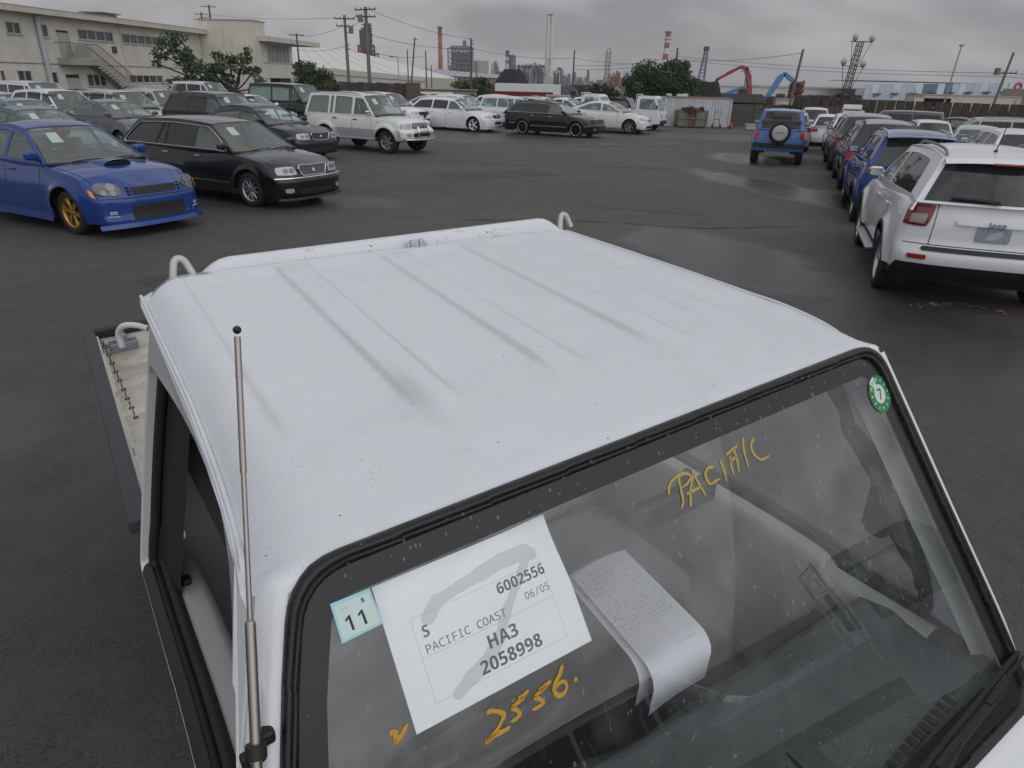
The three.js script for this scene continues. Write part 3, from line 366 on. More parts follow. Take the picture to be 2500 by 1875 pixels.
function suv(e) { return sedan({ L: 4.4, W: 1.76, wb: 2.6, fo: 0.82, r: 0.35, sill: 0.32, rim: RIM.six, ym: 0.72, flare: 0.03,
  top: [[-2.3, 1.05], [-1.6, 1.05], [0, 1.02], [0.8, 1.06], [1.5, 1.02], [1.9, 0.93], [2.15, 0.82]], nose: [[0.3, -0.06], [0.42, 0], [0.62, 0], [0.8, -0.05], [1.0, -0.14]], tail: [[0.3, 0.06], [0.45, 0], [0.7, 0.01], [1.05, 0.05]],
  cab: { ab: [0.84, 1.06], at: [0.2, 1.58], ct: [-1.95, 1.58], cb: [-2.2, 1.08], wr: 0.60, pillars: [-0.12, -1.05], cp: 0.12, rw0: 0.08, arch: 0.04 },
  front: { lamp: [[0.44, 0.72], [0.80, 0.74], [0.80, 0.88], [0.42, 0.86]], grille: [[-0.38, 0.70], [0.38, 0.70], [0.40, 0.86], [-0.40, 0.86]], intake: [[-0.5, 0.42], [0.5, 0.42], [0.5, 0.54], [-0.5, 0.54]], seam: 0.66 },
  rear: { lamp: [[0.6, 0.80], [0.83, 0.80], [0.83, 1.02], [0.66, 1.02]], plate: 0.72, seam: [0.62] }, doorX: [[0.76, 0.5], [-0.12], [-1.05, 0.72]], handles: [[0.06, 0.95], [-0.9, 0.97]], ...e }); }
function van(e) { return suv({ L: 4.4, W: 1.69, wb: 2.6, fo: 0.72, r: 0.31, sill: 0.24, ym: 0.7, flare: 0.012, rim: RIM.steel,
  top: [[-2.4, 1.05], [0, 1.02], [0.9, 1.06], [1.4, 1.05], [1.75, 0.92], [2.02, 0.8]], cab: { ab: [1.45, 1.05], at: [0.75, 1.74], ct: [-2.1, 1.75], cb: [-2.32, 1.06], wr: 0.68, pillars: [0.55, -0.75], cp: 0.1, rw0: 0.06, rail: 0.13, arch: 0.03 }, doorX: [[1.1, 0.5], [0.5], [-0.75]], handles: [[0.65, 0.95], [-0.6, 0.95]], ...e }); }
const hatch = (e) => wagon({ L: 3.9, wb: 2.45, fo: 0.78, W: 1.69, r: 0.3, top: [[-1.95, 0.95], [-1.5, 0.97], [0, 0.94], [0.85, 0.98], [1.4, 0.92], [1.8, 0.78], [2.0, 0.68]], cab: { ab: [0.95, 0.97], at: [0.2, 1.44], ct: [-1.45, 1.42], cb: [-1.85, 0.99], wr: 0.56, pillars: [-0.05, -0.9], cp: 0.12, rw0: 0.06 }, doorX: [[0.8, 0.5], [-0.05], [-0.92, 0.6]], handles: [[0.1, 0.86], [-0.8, 0.88]], ...e });
const add = (spec, name, label, category, pos, heading, more = {}) => makeCar({ ...spec, name, label, category, pos, heading, group: undefined, ...more });

const white = paint(0.75, 0.765, 0.78), pearl = paint(0.70, 0.71, 0.69), black = paint(0.006, 0.006, 0.007, 0, 0.3), silver = paint(0.46, 0.47, 0.48, 0.15), grey = paint(0.16, 0.165, 0.175, 0.4), navy = paint(0.012, 0.013, 0.024, 0.2), blue = paint(0.007, 0.044, 0.215, 0.1), jblue = paint(0.07, 0.17, 0.45, 0.1), fblue = paint(0.010, 0.036, 0.20, 0.15);

// blue rally saloon, nearest on the left
{ const o = sedan({ paint: blue, L: 4.41, W: 1.73, wb: 2.525, fo: 0.88, r: 0.315, sill: 0.2, flare: 0.03, flareW: 0.07, rim: { ...RIM.split, n: 6 }, rimMat: M.gold, scrawl: 3, cf: 0.26, crease: 0.62,
    top: [[-2.27, 0.98], [-1.75, 1.03], [-1.2, 0.98], [0, 0.92], [0.78, 0.955], [1.3, 0.925], [1.8, 0.83], [2.0, 0.75], [2.14, 0.68]], nose: [[0.14, -0.02], [0.22, 0.02], [0.34, 0.0], [0.52, -0.005], [0.60, -0.045], [0.72, -0.10], [0.92, -0.28]],
    cab: { ab: [0.80, 0.955], at: [0.06, 1.385], ct: [-0.85, 1.37], cb: [-1.62, 1.0], wr: 0.545, pillars: [-0.22], cp: 0.2, ap: 0.06 },
    front: { lamp: [[0.475, 0.585], [0.795, 0.60], [0.79, 0.775], [0.50, 0.765]], round: 0.85, lampMat: phys([0.05, 0.055, 0.06], { roughness: 0.12, clearcoat: 1, clearcoatRoughness: 0.02 }), bulbs: [[0.60, 0.712, 0.052], [0.60, 0.632, 0.035], [0.70, 0.642, 0.035]], grille: [[-0.34, 0.59], [0.34, 0.59], [0.36, 0.69], [-0.36, 0.69]], intake: [[-0.43, 0.25], [0.43, 0.25], [0.42, 0.45], [-0.42, 0.45]], seam: 0.555, fog: [[0.55, 0.25], [0.77, 0.25], [0.77, 0.44], [0.55, 0.44]], fogMat: blue, fogR: 0.5, sideInd: [1.0, 0.66] }, rear: { lamp: [[0.5, 0.70], [0.82, 0.70], [0.82, 0.88], [0.5, 0.88]] },
    doorX: [[0.72, 0.45], [-0.2], [-1.0, 0.65]], handles: [[-0.02, 0.84], [-0.9, 0.86]] });
  const q = add(o, 'blue_saloon', 'bright blue rally saloon with bonnet scoop and gold wheels, nearest car on the left', 'car', [-7.60, -11.85], -28.5, { scale: 1.06 });
  // scoop, grille side holes, amber corner, lip, lettering on the fog covers
  const sc = grid(14, 10, (u, v) => { const s = u * 2 - 1, x = lerp(0.86, 1.30, v), w = lerp(0.30, 0.22, v), f = Math.pow(Math.max(0, 1 - s * s), 0.45), z = s * w, zs = q.S.sideZ(x, q.S.ysh(x)), y = q.S.ysh(x) + (q.S.top(x) - q.S.ysh(x)) * (1 - Math.pow(Math.abs(z / zs), 2.4)); return [x + 0.05 * (1 - s * s) * v, y - 0.006 + 0.078 * f * sm(0, 0.7, v), z]; });
  const sg = q.put('bonnet_scoop', sc, blue); q.put('scoop_opening', grid(12, 4, (u, v) => { const s = u * 2 - 1, x = 1.302, z = s * 0.205, f = Math.pow(Math.max(0, 1 - s * s), 0.45), zs = 0.75, y = q.S.top(x) - 0.004; return [x + 0.05 * (1 - s * s), y + 0.012 + v * (0.046 * f), z]; }), M.dark, sg); void sc;
  for (const s of [1, -1]) { for (let k = 0; k < 3; k++) q.put('grille_hole', patch(q.front, q.quadZ(s * 0.40 - 0.03, s * 0.40 + 0.03, 0.585 + k * 0.042, 0.612 + k * 0.042), 0.9, 0.008, 6, 5), M.dark); }
  q.two('corner_indicator', [[0.80, 0.565], [0.845, 0.60], [0.85, 0.69], [0.81, 0.665]], M.amber, q.front, 0.3, 0.02);
  q.put('front_lip', grid(40, 3, (u, v) => { const z = lerp(-0.84, 0.84, u), e = Math.pow(Math.abs(z) / 0.84, 4), y = lerp(0.155, 0.215, v) - 0.02 * e; return [q.S.fx(0.22, z) + 0.03 - 0.03 * v + 0.02 * e, y, z]; }), blue);
  for (const s of [1, -1]) { const tg = [text('STI', 0.04, 0.003)]; const g2 = text('WORLD RALLY', 0.014, 0.003); g2.translate(0, -0.035, 0); tg.push(g2); const m = J(tg); m.rotateY(Math.PI / 2); m.translate(0, 0.345, 0); mapGeo(m, (x, y, z) => [q.S.fx(y, z - s * -0.66) + 0.012 + x, y, z + s * 0.66]); q.put('cover_lettering', m, M.paper); }
  for (const s of [1, -1]) q.put('side_skirt', grid(20, 3, (u, v) => { const x = lerp(-0.82, 0.82, u), y = lerp(0.15, 0.29, v); return [x, y, s * (q.S.sideZ(x, Math.max(y, 0.22)) + 0.025 * (1 - v))]; }), blue);
}
// long black estate
{ const o = wagon({ paint: black, L: 4.9, W: 1.765, wb: 2.78, fo: 0.93, r: 0.32, rim: RIM.mesh, scrawl: 7, trim: { one: 1, mat: M.chrome, r: 0.011 }, mould: [[-0.95, 0.9, 0.42, 0.03, M.chrome], [-2.1, 2.0, 0.5, 0.006, M.black]], handleMat: M.chrome, mirrorMat: M.blackGloss, rearGlass: M.tint, up: 0.06,
    top: [[-2.58, 0.96], [-2.2, 0.99], [-1.3, 0.97], [0, 0.94], [0.95, 0.98], [1.5, 0.94], [2.0, 0.85], [2.32, 0.74]], nose: [[0.18, -0.04], [0.3, 0.0], [0.5, 0.0], [0.58, -0.03], [0.62, -0.07], [0.8, -0.12], [0.95, -0.3]],
    cab: { ab: [0.98, 0.975], at: [0.22, 1.43], ct: [-1.98, 1.43], cb: [-2.46, 0.99], wr: 0.59, pillars: [-0.12, -1.0, [-1.3, -1.12]], cp: 0.14, rw0: 0.05, pw: 0.03 },
    front: { lamp: [[0.40, 0.62], [0.80, 0.63], [0.80, 0.77], [0.46, 0.78]], bulbs: [[0.52, 0.70, 0.045], [0.63, 0.70, 0.045]], grille: [[-0.30, 0.60], [0.30, 0.60], [0.38, 0.78], [-0.38, 0.78]], grilleMat: std([0.10, 0.10, 0.105], 0.4, 0.5), vbars: 26, frame: 1, badge: 0.69, intake: [[-0.42, 0.24], [0.42, 0.24], [0.42, 0.36], [-0.42, 0.36]], strip: [[-0.86, 0.565], [0.86, 0.565], [0.86, 0.58], [-0.86, 0.58]], fog: [[0.56, 0.31], [0.72, 0.31], [0.72, 0.39], [0.56, 0.39]] },
    doorX: [[0.82, 0.48], [-0.12], [-1.02, 0.7]], handles: [[0.02, 0.85], [-0.94, 0.87]] });
  const q = add(o, 'black_estate', 'long black estate car with chrome window line beside the blue saloon', 'car', [-5.92, -14.62], -28.5);
  q.put('front_lip', grid(30, 2, (u, v) => { const z = lerp(-0.84, 0.84, u), y = lerp(0.17, 0.215, v); return [q.S.fx(0.25, z) + 0.025, y, z]; }), std([0.05, 0.05, 0.052], 0.4));
  q.put('bonnet_ornament', [box(0.05, 0.03, 0.012, 2.12, 0.86, 0, 0.005)], M.chrome);
}
add(sedan({ paint: navy, L: 4.99, W: 1.83, wb: 2.85, fo: 0.92, scrawl: 9, top: [[-2.65, 0.97], [-2.1, 1.03], [-1.3, 1.0], [0, 0.95], [0.95, 0.99], [1.6, 0.95], [2.1, 0.87], [2.345, 0.76]], nose: [[0.18, -0.05], [0.3, 0], [0.55, 0], [0.62, -0.06], [0.8, -0.1], [0.95, -0.3]],
    cab: { ab: [0.98, 0.99], at: [0.15, 1.42], ct: [-1.05, 1.41], cb: [-1.85, 1.02], wr: 0.58, pillars: [-0.2], cp: 0.2 }, visor: 1, trim: { mat: M.steelGrey },
    front: { lamp: [[0.42, 0.62], [0.82, 0.64], [0.82, 0.79], [0.44, 0.80]], bulbs: [[0.52, 0.71, 0.05], [0.66, 0.71, 0.05]], grille: [[-0.30, 0.60], [0.30, 0.60], [0.38, 0.80], [-0.38, 0.80]], frame: 1, vbars: 14, badge: 0.71, intake: [[-0.5, 0.26], [0.5, 0.26], [0.5, 0.4], [-0.5, 0.4]], seam: 0.57 } }),
  'navy_saloon', 'dark navy luxury saloon with chrome framed grille, between the black estate and white off-roader', 'car', [-7.86, -22.26], -28.5);
// white and silver off-roader
{ const lower = silver, o = suv({ paint: pearl, L: 4.6, W: 1.82, wb: 2.675, fo: 0.80, r: 0.37, tw: 0.25, sill: 0.42, rim: RIM.three, rimMat: M.alloy, flare: 0.06, flareW: 0.09, arch: 0.45, curtain: std([0.22, 0.21, 0.19], 0.9), scrawl: 11, mirrorMat: M.chrome, rearGlass: M.glass, handleMat: M.black, steer: 0.12,
    top: [[-2.45, 1.14], [-1.6, 1.14], [0, 1.12], [0.8, 1.15], [1.5, 1.12], [1.95, 1.06], [2.14, 0.98]], nose: [[0.42, -0.08], [0.52, 0.04], [0.70, 0.04], [0.78, -0.04], [0.95, -0.06], [1.05, -0.12]], cf: 0.2,
    cab: { ab: [0.82, 1.155], at: [0.26, 1.74], ct: [-2.18, 1.77], cb: [-2.34, 1.15], wr: 0.66, pillars: [-0.12, -0.98, -1.2], cp: 0.1, rw0: 0.06, arch: 0.045, pw: 0.045, wr1: 0.09 }, clad: { y: 0.74, mat: lower, lip: 0.05 }, rails: 1,
    front: { lamp: [[0.46, 0.78], [0.86, 0.80], [0.84, 0.97], [0.48, 0.96]], grille: [[-0.40, 0.80], [0.40, 0.80], [0.42, 0.97], [-0.42, 0.97]], grilleMat: M.darkAlloy, bars: 4, barMat: M.chrome, intake: [[-0.45, 0.54], [0.45, 0.54], [0.45, 0.66], [-0.45, 0.66]], fog: [[0.52, 0.55], [0.72, 0.55], [0.72, 0.66], [0.52, 0.66]], sideInd: [1.0, 0.98] },
    doorX: [[0.72, 0.75], [-0.12], [-1.0, 0.8]], handles: [[0.02, 1.02], [-0.9, 1.04]] });
  const q = add(o, 'white_off_roader', 'white and silver off-roader with chrome nudge bar and roof rails, behind the navy saloon', 'off-roader', [-5.10, -25.11], -30);
  const nb = []; for (const s of [1, -1]) nb.push(tube([[2.2, 0.46, s * 0.3], [2.27, 0.6, s * 0.3], [2.27, 0.74, s * 0.3], [2.2, 0.86, s * 0.27]], 0.04, 16, 8)); nb.push(tube([[2.27, 0.72, -0.3], [2.29, 0.72, 0], [2.27, 0.72, 0.3]], 0.03, 10, 8), tube([[2.1, 0.47, -0.8], [2.25, 0.46, -0.4], [2.25, 0.46, 0.4], [2.1, 0.47, 0.8]], 0.03, 20, 8));
  q.put('nudge_bar', nb, M.chrome);
  for (const s of [1, -1]) q.put('side_step', box(1.75, 0.05, 0.16, -0.02, 0.42, s * 0.86, 0.02), M.alloy);
  q.put('fender_mirror', [box(0.08, 0.14, 0.1, 1.75, 1.16, -0.72, 0.03), bar([1.75, 1.0, -0.72], [1.75, 1.12, -0.72], 0.012)], M.black);
}
add(wagon({ paint: white, L: 4.82, W: 1.765, wb: 2.78, fo: 0.91, r: 0.33, sill: 0.15, rim: { ...RIM.split, r: 0.78, n: 5 }, rimMat: M.whiteAlloy, rearGlass: M.tint, mirrorMat: white, front: { lamp: [[0.42, 0.62], [0.80, 0.63], [0.80, 0.76], [0.42, 0.77]], grille: [[-0.32, 0.62], [0.32, 0.62], [0.36, 0.77], [-0.36, 0.77]], badge: 0.7, intake: [[-0.3, 0.36], [0.3, 0.36], [0.3, 0.47], [-0.3, 0.47]], seam: 0.55 } }),
  'white_estate', 'white estate car with white spoked wheels, between the white off-roader and smaller black estate', 'car', [-3.03, -36.30], -28);
add(wagon({ paint: black, L: 4.82, W: 1.765, wb: 2.78, fo: 0.92, r: 0.33, sill: 0.17, rim: { r: 0.76, n: 5, style: 'bar', w: 0.1, wo: 0.12, dish: -0.02 }, rimMat: M.darkAlloy, rearGlass: M.tint, trim: { one: 1, mat: M.chrome, r: 0.011 }, handleMat: M.chrome, mould: [[-2.1, -1.75, 0.5, 0.025, M.chrome], [-0.95, 0.95, 0.42, 0.025, M.chrome], [1.8, 2.1, 0.5, 0.02, M.chrome]], rails: 1, railMat: M.black, mirrorMat: black, front: { lamp: [[0.42, 0.62], [0.80, 0.63], [0.80, 0.77], [0.42, 0.78]], lampMat: M.darkAlloy, grille: [[-0.32, 0.62], [0.32, 0.62], [0.36, 0.78], [-0.36, 0.78]], intake: [[-0.5, 0.24], [0.5, 0.24], [0.5, 0.4], [-0.5, 0.4]], fog: [[0.56, 0.33], [0.66, 0.33], [0.66, 0.41], [0.56, 0.41]] } }),
  'black_estate', 'smaller black estate with dark rims and bright wheel lips, parked alone in mid yard', 'car', [1.80, -34.25], -29);
{ const last = scene.children[scene.children.length - 1]; for (const w of last.children.filter((c) => c.name === 'wheel')) { const t = new THREE.TorusGeometry(0.243, 0.014, 8, 40); t.translate(0, 0, 0.085); put('wheel_lip', t, M.alloy, w); } }
add(sedan({ paint: pearl, L: 4.73, W: 1.775, wb: 2.85, fo: 0.83, r: 0.33, rim: RIM.six, clad: { y: 0.27, mat: std([0.25, 0.25, 0.26], 0.6) }, top: [[-2.45, 0.98], [-1.95, 1.05], [-1.3, 1.0], [0, 0.94], [0.95, 0.98], [1.5, 0.93], [2.0, 0.82], [2.255, 0.7]], cab: { ab: [0.98, 0.98], at: [0.1, 1.40], ct: [-0.95, 1.39], cb: [-1.85, 1.04], wr: 0.56, pillars: [-0.15], cp: 0.22 }, front: { lamp: [[0.44, 0.58], [0.84, 0.66], [0.84, 0.78], [0.42, 0.68]], grille: [[-0.3, 0.56], [0.3, 0.56], [0.36, 0.68], [-0.36, 0.68]], bars: 3, intake: [[-0.5, 0.26], [0.5, 0.26], [0.5, 0.38], [-0.5, 0.38]], seam: 0.53 } }),
  'white_saloon', 'white saloon with curved roofline and six spoked wheels, behind the smaller black estate', 'car', [4.68, -37.72], -27);

// ---- right-hand row, seen from behind
{ const o = suv({ paint: white, L: 4.46, W: 1.81, wb: 2.635, fo: 0.90, r: 0.36, tw: 0.225, sill: 0.33, rim: { r: 0.72, n: 5, style: 'split' }, rearGlass: M.tint, sheet: 0, mirrorMat: M.chrome, flare: 0.045, flareW: 0.09, arch: 0.43, inset: -0.0, up: 0.075, cr: 0.16,
    top: [[-2.25, 1.16], [-1.7, 1.165], [-0.6, 1.10], [0.3, 1.05], [0.95, 1.07], [1.5, 1.03], [1.95, 0.93], [2.22, 0.80]], tail: [[0.33, 0.16], [0.45, 0.05], [0.62, 0.0], [0.68, 0.04], [0.74, 0.055], [0.95, 0.06], [1.1, 0.10]],
    cab: { ab: [0.95, 1.06], at: [0.25, 1.56], ct: [-1.86, 1.585], cb: [-2.12, 1.17], wr: 0.585, pillars: [-0.10], cp: 0.42, rw0: 0.06, rwz: 0.93, arch: 0.055, rail: 0.085, wr1: 0.09 }, rails: 1, railMat: M.steelGrey, clad: { y: 0.42, mat: M.black, lip: 0.035 }, mould: [[-0.75, 0.75, 0.44, 0.06, white]],
    front: { lamp: [[0.5, 0.78], [0.78, 0.78], [0.78, 0.92], [0.5, 0.92]] },
    rear: { lamp: [[0.615, 0.90], [0.85, 0.91], [0.81, 1.12], [0.56, 1.13]], round: 0.25, lampMat: phys([0.20, 0.006, 0.01], { roughness: 0.12, clearcoat: 1, clearcoatRoughness: 0.03 }), bumper: [[-0.63, 0.66], [0.63, 0.66], [0.62, 0.705], [-0.62, 0.705]], seam: [0.72] }, doorX: [[0.72, 0.6], [-0.12], [-1.05, 0.8]], handles: [[0.02, 0.95], [-0.95, 0.97]] });
  const q = add(o, 'white_suv', 'white SUV seen from behind at right with blank plate and chrome mirror', 'SUV', [6.02, -9.60], 69.7, { scale: 1.05 });
  const rb = (y0, y1, z0, z1, m, n, off = 0.02) => q.put(n, patch(q.rear, q.quadZ(z0, z1, y0, y1), 0.15, off, 16, 4), m);
  rb(0.30, 0.515, -0.86, 0.86, M.black, 'rear_skirt', 0.014);
  rb(0.955, 1.005, -0.36, 0.36, white, 'tailgate_handle', 0.035);
  rb(0.80, 0.945, -0.155, 0.155, std([0.30, 0.36, 0.42], 0.35, 0.2), 'number_plate', 0.016);
  const ps = []; for (const [z, y] of [[-0.12, 0.83], [0.12, 0.83], [0.12, 0.92], [-0.09, 0.92]]) ps.push(patch(q.rear, q.quadZ(z - 0.012, z + 0.012, y - 0.012, y + 0.012), 1, 0.022, 4, 4)); q.put('plate_bolt', ps, M.alloy);
  const wm = patch(q.rear, [[-0.10, 0.81], [0.06, 0.83], [0.1, 0.93], [-0.02, 0.90]], 0.9, 0.0195, 6, 6); q.put('plate_stain', wm, std([0.42, 0.46, 0.5], 0.5));
  for (const s of [1, -1]) { rb(0.565, 0.615, s > 0 ? 0.56 : -0.74, s > 0 ? 0.74 : -0.56, M.red, 'rear_reflector', 0.012); q.put('tail_lamp_lens', patch(q.rear, [[s * 0.645, 0.93], [s * 0.79, 0.935], [s * 0.775, 1.03], [s * 0.625, 1.035]], 0.2, 0.02, 6, 4), phys([0.30, 0.27, 0.26], { roughness: 0.15, clearcoat: 1 })); for (let k = 0; k < 3; k++) q.put('lamp_bar', patch(q.rear, [[s * 0.62, 1.055 + k * 0.022], [s * 0.75, 1.06 + k * 0.022], [s * 0.75, 1.072 + k * 0.022], [s * 0.62, 1.067 + k * 0.022]], 0, 0.02, 4, 1), M.red); }
  const jt = text('Jeep', 0.055, 0.006); jt.rotateY(-Math.PI / 2); mapGeo(jt, (x, y, z) => [q.S.rx(0.97, z) - 0.03 + x - 0.012, y + 0.952, z]); q.put('badge_lettering', jt, M.chrome);
  q.put('roof_spoiler', grid(24, 4, (u, v) => { const s = 1 - 2 * u, p = q.rf(s * 0.97, 0.0), e = v; return [p[0] - 0.16 * e * (1 - 0.25 * s * s), p[1] - 0.025 * e - 0.02 * e * e, p[2]]; }), white);
  q.put('brake_light', patch((z, y, off) => { const p = q.rf(z / 0.6, 0); return [p[0] - 0.15 + off * -1, p[1] - 0.05 + y, z]; }, q.quadZ(-0.15, 0.15, -0.01, 0.012), 0, 0.004, 6, 1), M.red);
  for (const s of [1, -1]) tag(q.put('panel_gap', patch(q.rear, [[s * 0.56, 0.72], [s * 0.567, 0.72], [s * 0.547, 1.15], [s * 0.54, 1.15]], 0, 0.003, 2, 6), M.dark), null, null, null, 'stuff');
  q.put('roof_aerial', [bar([-1.55, 1.645, -0.05], [-1.70, 1.93, -0.05], 0.006, 6, 0.004), cyl(0.03, 0.014, 0.035, 10, -1.55, 1.635, -0.05)], M.black);
  q.put('rear_wiper', [bar([...q.rw(-0.05, 0.10, 0.03)], [...q.rw(-0.62, 0.13, 0.03)], 0.014), bar([...q.rw(-0.02, 0.06, 0.03)], [...q.rw(-0.35, 0.12, 0.035)], 0.012)], M.black);
  q.put('glass_sticker', grid(2, 2, (u, v) => q.rw(lerp(0.83, 0.74, u), lerp(0.17, 0.26, v), 0.006)), std([0.5, 0.28, 0.3], 0.6));
  for (const s of [1, -1]) q.put('side_step', box(1.5, 0.05, 0.12, -0.02, 0.36, s * 0.93, 0.02), M.alloy);
}
{ const o = suv({ paint: fblue, L: 4.05, W: 1.765, wb: 2.52, fo: 0.82, r: 0.335, sill: 0.32, flare: 0.04, rim: RIM.five, sheet: 0, rearGlass: M.tint, clad: { y: 0.5, mat: std([0.03, 0.03, 0.032], 0.7), lip: 0.04 }, rails: 1, railMat: silver, up: 0.08,
    top: [[-2.0, 1.12], [-1.5, 1.13], [0, 1.06], [0.85, 1.08], [1.5, 1.02], [2.08, 0.85]], cab: { ab: [0.88, 1.08], at: [0.2, 1.56], ct: [-1.55, 1.58], cb: [-1.88, 1.12], wr: 0.57, pillars: [-0.1], cp: 0.3, rw0: 0.04, rwz: 0.9, arch: 0.05 }, rear: { lamp: [[0.48, 0.97], [0.80, 0.96], [0.80, 1.10], [0.52, 1.09]], lampMat: phys([0.36, 0.03, 0.035], { roughness: 0.12, clearcoat: 1 }), plate: 0.8, seam: [0.66] } });
  const q = add(o, 'blue_compact_suv', 'royal blue compact SUV with roof spoiler, in front of the white SUV at right', 'SUV', [7.71, -14.27], 69.7);
  q.put('roof_spoiler', grid(24, 4, (u, v) => { const s = 1 - 2 * u, p = q.rf(s * 0.97, 0.0); return [p[0] - 0.2 * v, p[1] - 0.02 * v * v + 0.004, p[2]]; }), fblue);
  q.put('reverse_lamp', [1, -1].map((s) => patch(q.rear, [[s * 0.49, 0.985], [s * 0.6, 0.98], [s * 0.6, 1.02], [s * 0.5, 1.03]], 0.2, 0.018, 4, 3)), M.paper);
}
add(suv({ paint: black, L: 4.48, W: 1.735, wb: 2.525, fo: 0.90, r: 0.335, sheet: 0, rearGlass: M.tint, rails: 1, railMat: M.black, rimMat: M.darkAlloy, rim: RIM.five, roofMat: paint(0.05, 0.052, 0.055), rear: { lamp: [[0.58, 0.78], [0.84, 0.78], [0.84, 1.04], [0.66, 1.04]], plate: 0.8 } }), 'black_suv', 'black SUV with bright red tail lamp and dark wheels, ahead of the royal blue SUV', 'SUV', [9.39, -18.79], 69.7);
add(suv({ paint: paint(0.07, 0.072, 0.076, 0.3), L: 4.3, W: 1.78, wb: 2.52, fo: 0.86, r: 0.34, sheet: 0, rearGlass: M.tint, rimMat: M.darkAlloy, rear: { lamp: [[0.6, 0.84], [0.84, 0.84], [0.84, 1.0], [0.6, 1.0]], plate: 0.75 } }), 'grey_suv', 'dark grey SUV squeezed ahead of the black SUV at right', 'SUV', [11.0, -23.22], 69.7);
add(hatch({ paint: white, sheet: 0, rearGlass: M.tint, top: [[-1.95, 1.0], [0, 0.98], [0.85, 1.02], [1.4, 0.95], [2.0, 0.7]], cab: { ab: [0.95, 1.0], at: [0.2, 1.5], ct: [-1.45, 1.48], cb: [-1.85, 1.04], wr: 0.58, pillars: [-0.05, -0.9], cp: 0.12, rw0: 0.06 } }), 'white_hatchback', 'white hatchback ahead of the dark grey SUV in the right row', 'car', [12.8, -28], 69.7, { scale: 0.95 });

// small blue off-roader with spare wheel
{ const o = suv({ paint: jblue, L: 3.4, W: 1.6, wb: 2.25, fo: 0.62, r: 0.345, tw: 0.2, sill: 0.42, arch: 0.42, rim: RIM.five, rearGlass: M.tint, glass: M.tint, sheet: 0, flare: 0.05, flareW: 0.08, inset: -0.01, cr: 0.05, up: 0.05, ym: 0.8, wiper: 0, clad: { y: 0.56, mat: M.black, lip: 0.05 },
    top: [[-1.66, 1.08], [0, 1.06], [0.75, 1.1], [1.3, 1.07], [1.745, 0.98]], tail: [[0.4, 0.05], [0.5, 0], [0.9, 0.02], [1.1, 0.04]], cab: { ab: [0.7, 1.1], at: [0.35, 1.62], ct: [-1.52, 1.63], cb: [-1.6, 1.09], wr: 0.62, pillars: [-0.3], cp: 0.09, rw0: 0.08, rwz: 0.84, arch: 0.02, rail: 0.09, crown: 0.05 }, rails: 1, railMat: M.steelGrey,
    rear: { lamp: [[0.62, 0.80], [0.755, 0.80], [0.745, 1.06], [0.63, 1.06]], round: 0.1, lampMat: phys([0.42, 0.014, 0.012], { roughness: 0.15, clearcoat: 1 }), bumper: [[-0.78, 0.52], [0.78, 0.52], [0.78, 0.66], [-0.78, 0.66]], seam: [0.70] }, doorX: [[0.6, 0.6], [-0.35]], handles: [[-0.25, 0.95]] });
  const q = add(o, 'blue_off_roader', 'small light blue off-roader seen from behind with white covered spare wheel', 'off-roader', [9.02, -24.82], 69.7);
  const sp = grp('spare_wheel', q.root); sp.position.set(-1.76, 0.99, 0); sp.rotation.y = -Math.PI / 2;
  const w = wheelGeos(0.335, 0.19, RIM.five); put('tyre', w.tyre, M.tyre, sp);
  const cv = new THREE.LatheGeometry([[0, 0.125], [0.2, 0.122], [0.232, 0.108], [0.24, 0.085]].map(([a, b]) => new THREE.Vector2(a, b)), 36); cv.rotateX(Math.PI / 2); put('wheel_cover', cv, silver, sp);
  const tx = text('SUZUKI', 0.048, 0.004); tx.translate(0, -0.01, 0.122); const tr = new THREE.CircleGeometry(0.02, 3); tr.rotateZ(-Math.PI / 2); tr.translate(0, -0.06, 0.126); put('cover_lettering', [tx, tr], std([0.1, 0.1, 0.1], 0.6), sp);
  q.put('mud_flap', [1, -1].map((s) => box(0.03, 0.3, 0.2, -1.45, 0.42, s * 0.68, 0.01)), M.black);
  q.put('exhaust_pipe', bar([-1.7, 0.38, -0.3], [-1.0, 0.4, -0.3], 0.03), M.steelGrey);
  q.put('rear_wiper', bar(q.rw(0.05, 0.08, 0.02), q.rw(0.55, 0.14, 0.02), 0.012), M.black);
  q.put('badge_lettering', [1, -1].map((s) => { const g = text(s > 0 ? 'JIMNY' : '4WD', 0.035, 0.003); g.rotateY(-Math.PI / 2); g.translate(q.S.rx(0.75, 0.4) - 0.012, 0.76, -s * 0.5); return g; }), M.chrome);
}
add(hatch({ paint: paint(0.36, 0.32, 0.33, 0.3), sheet: 0, rearGlass: M.tint, rear: { lamp: [[0.6, 0.8], [0.82, 0.8], [0.82, 1.0], [0.6, 1.0]], plate: 0.7 } }), 'silver_hatchback', 'silver hatchback with red tail lamps just ahead of the light blue off-roader', 'car', [11.3, -30.0], 69.7, { scale: 0.95 });
add(suv({ paint: white, L: 4.3, W: 1.75, sheet: 0, cab: { ab: [0.84, 1.1], at: [0.25, 1.72], ct: [-2.0, 1.72], cb: [-2.18, 1.12], wr: 0.66, pillars: [-0.12, -1.05], cp: 0.1, rw0: 0.08 }, rearGlass: M.tint }), 'white_boxy_off_roader', 'white boxy off-roader with tinted rear window beyond the silver hatchback', 'off-roader', [15.0, -37.0], 69.7, { scale: 0.8 });
add(hatch({ paint: white, sheet: 0, rearGlass: M.tint }), 'white_hatchback', 'small white hatchback between boxy white off-roader and the right row', 'car', [13.9, -32.6], 69.7, { scale: 0.85 });
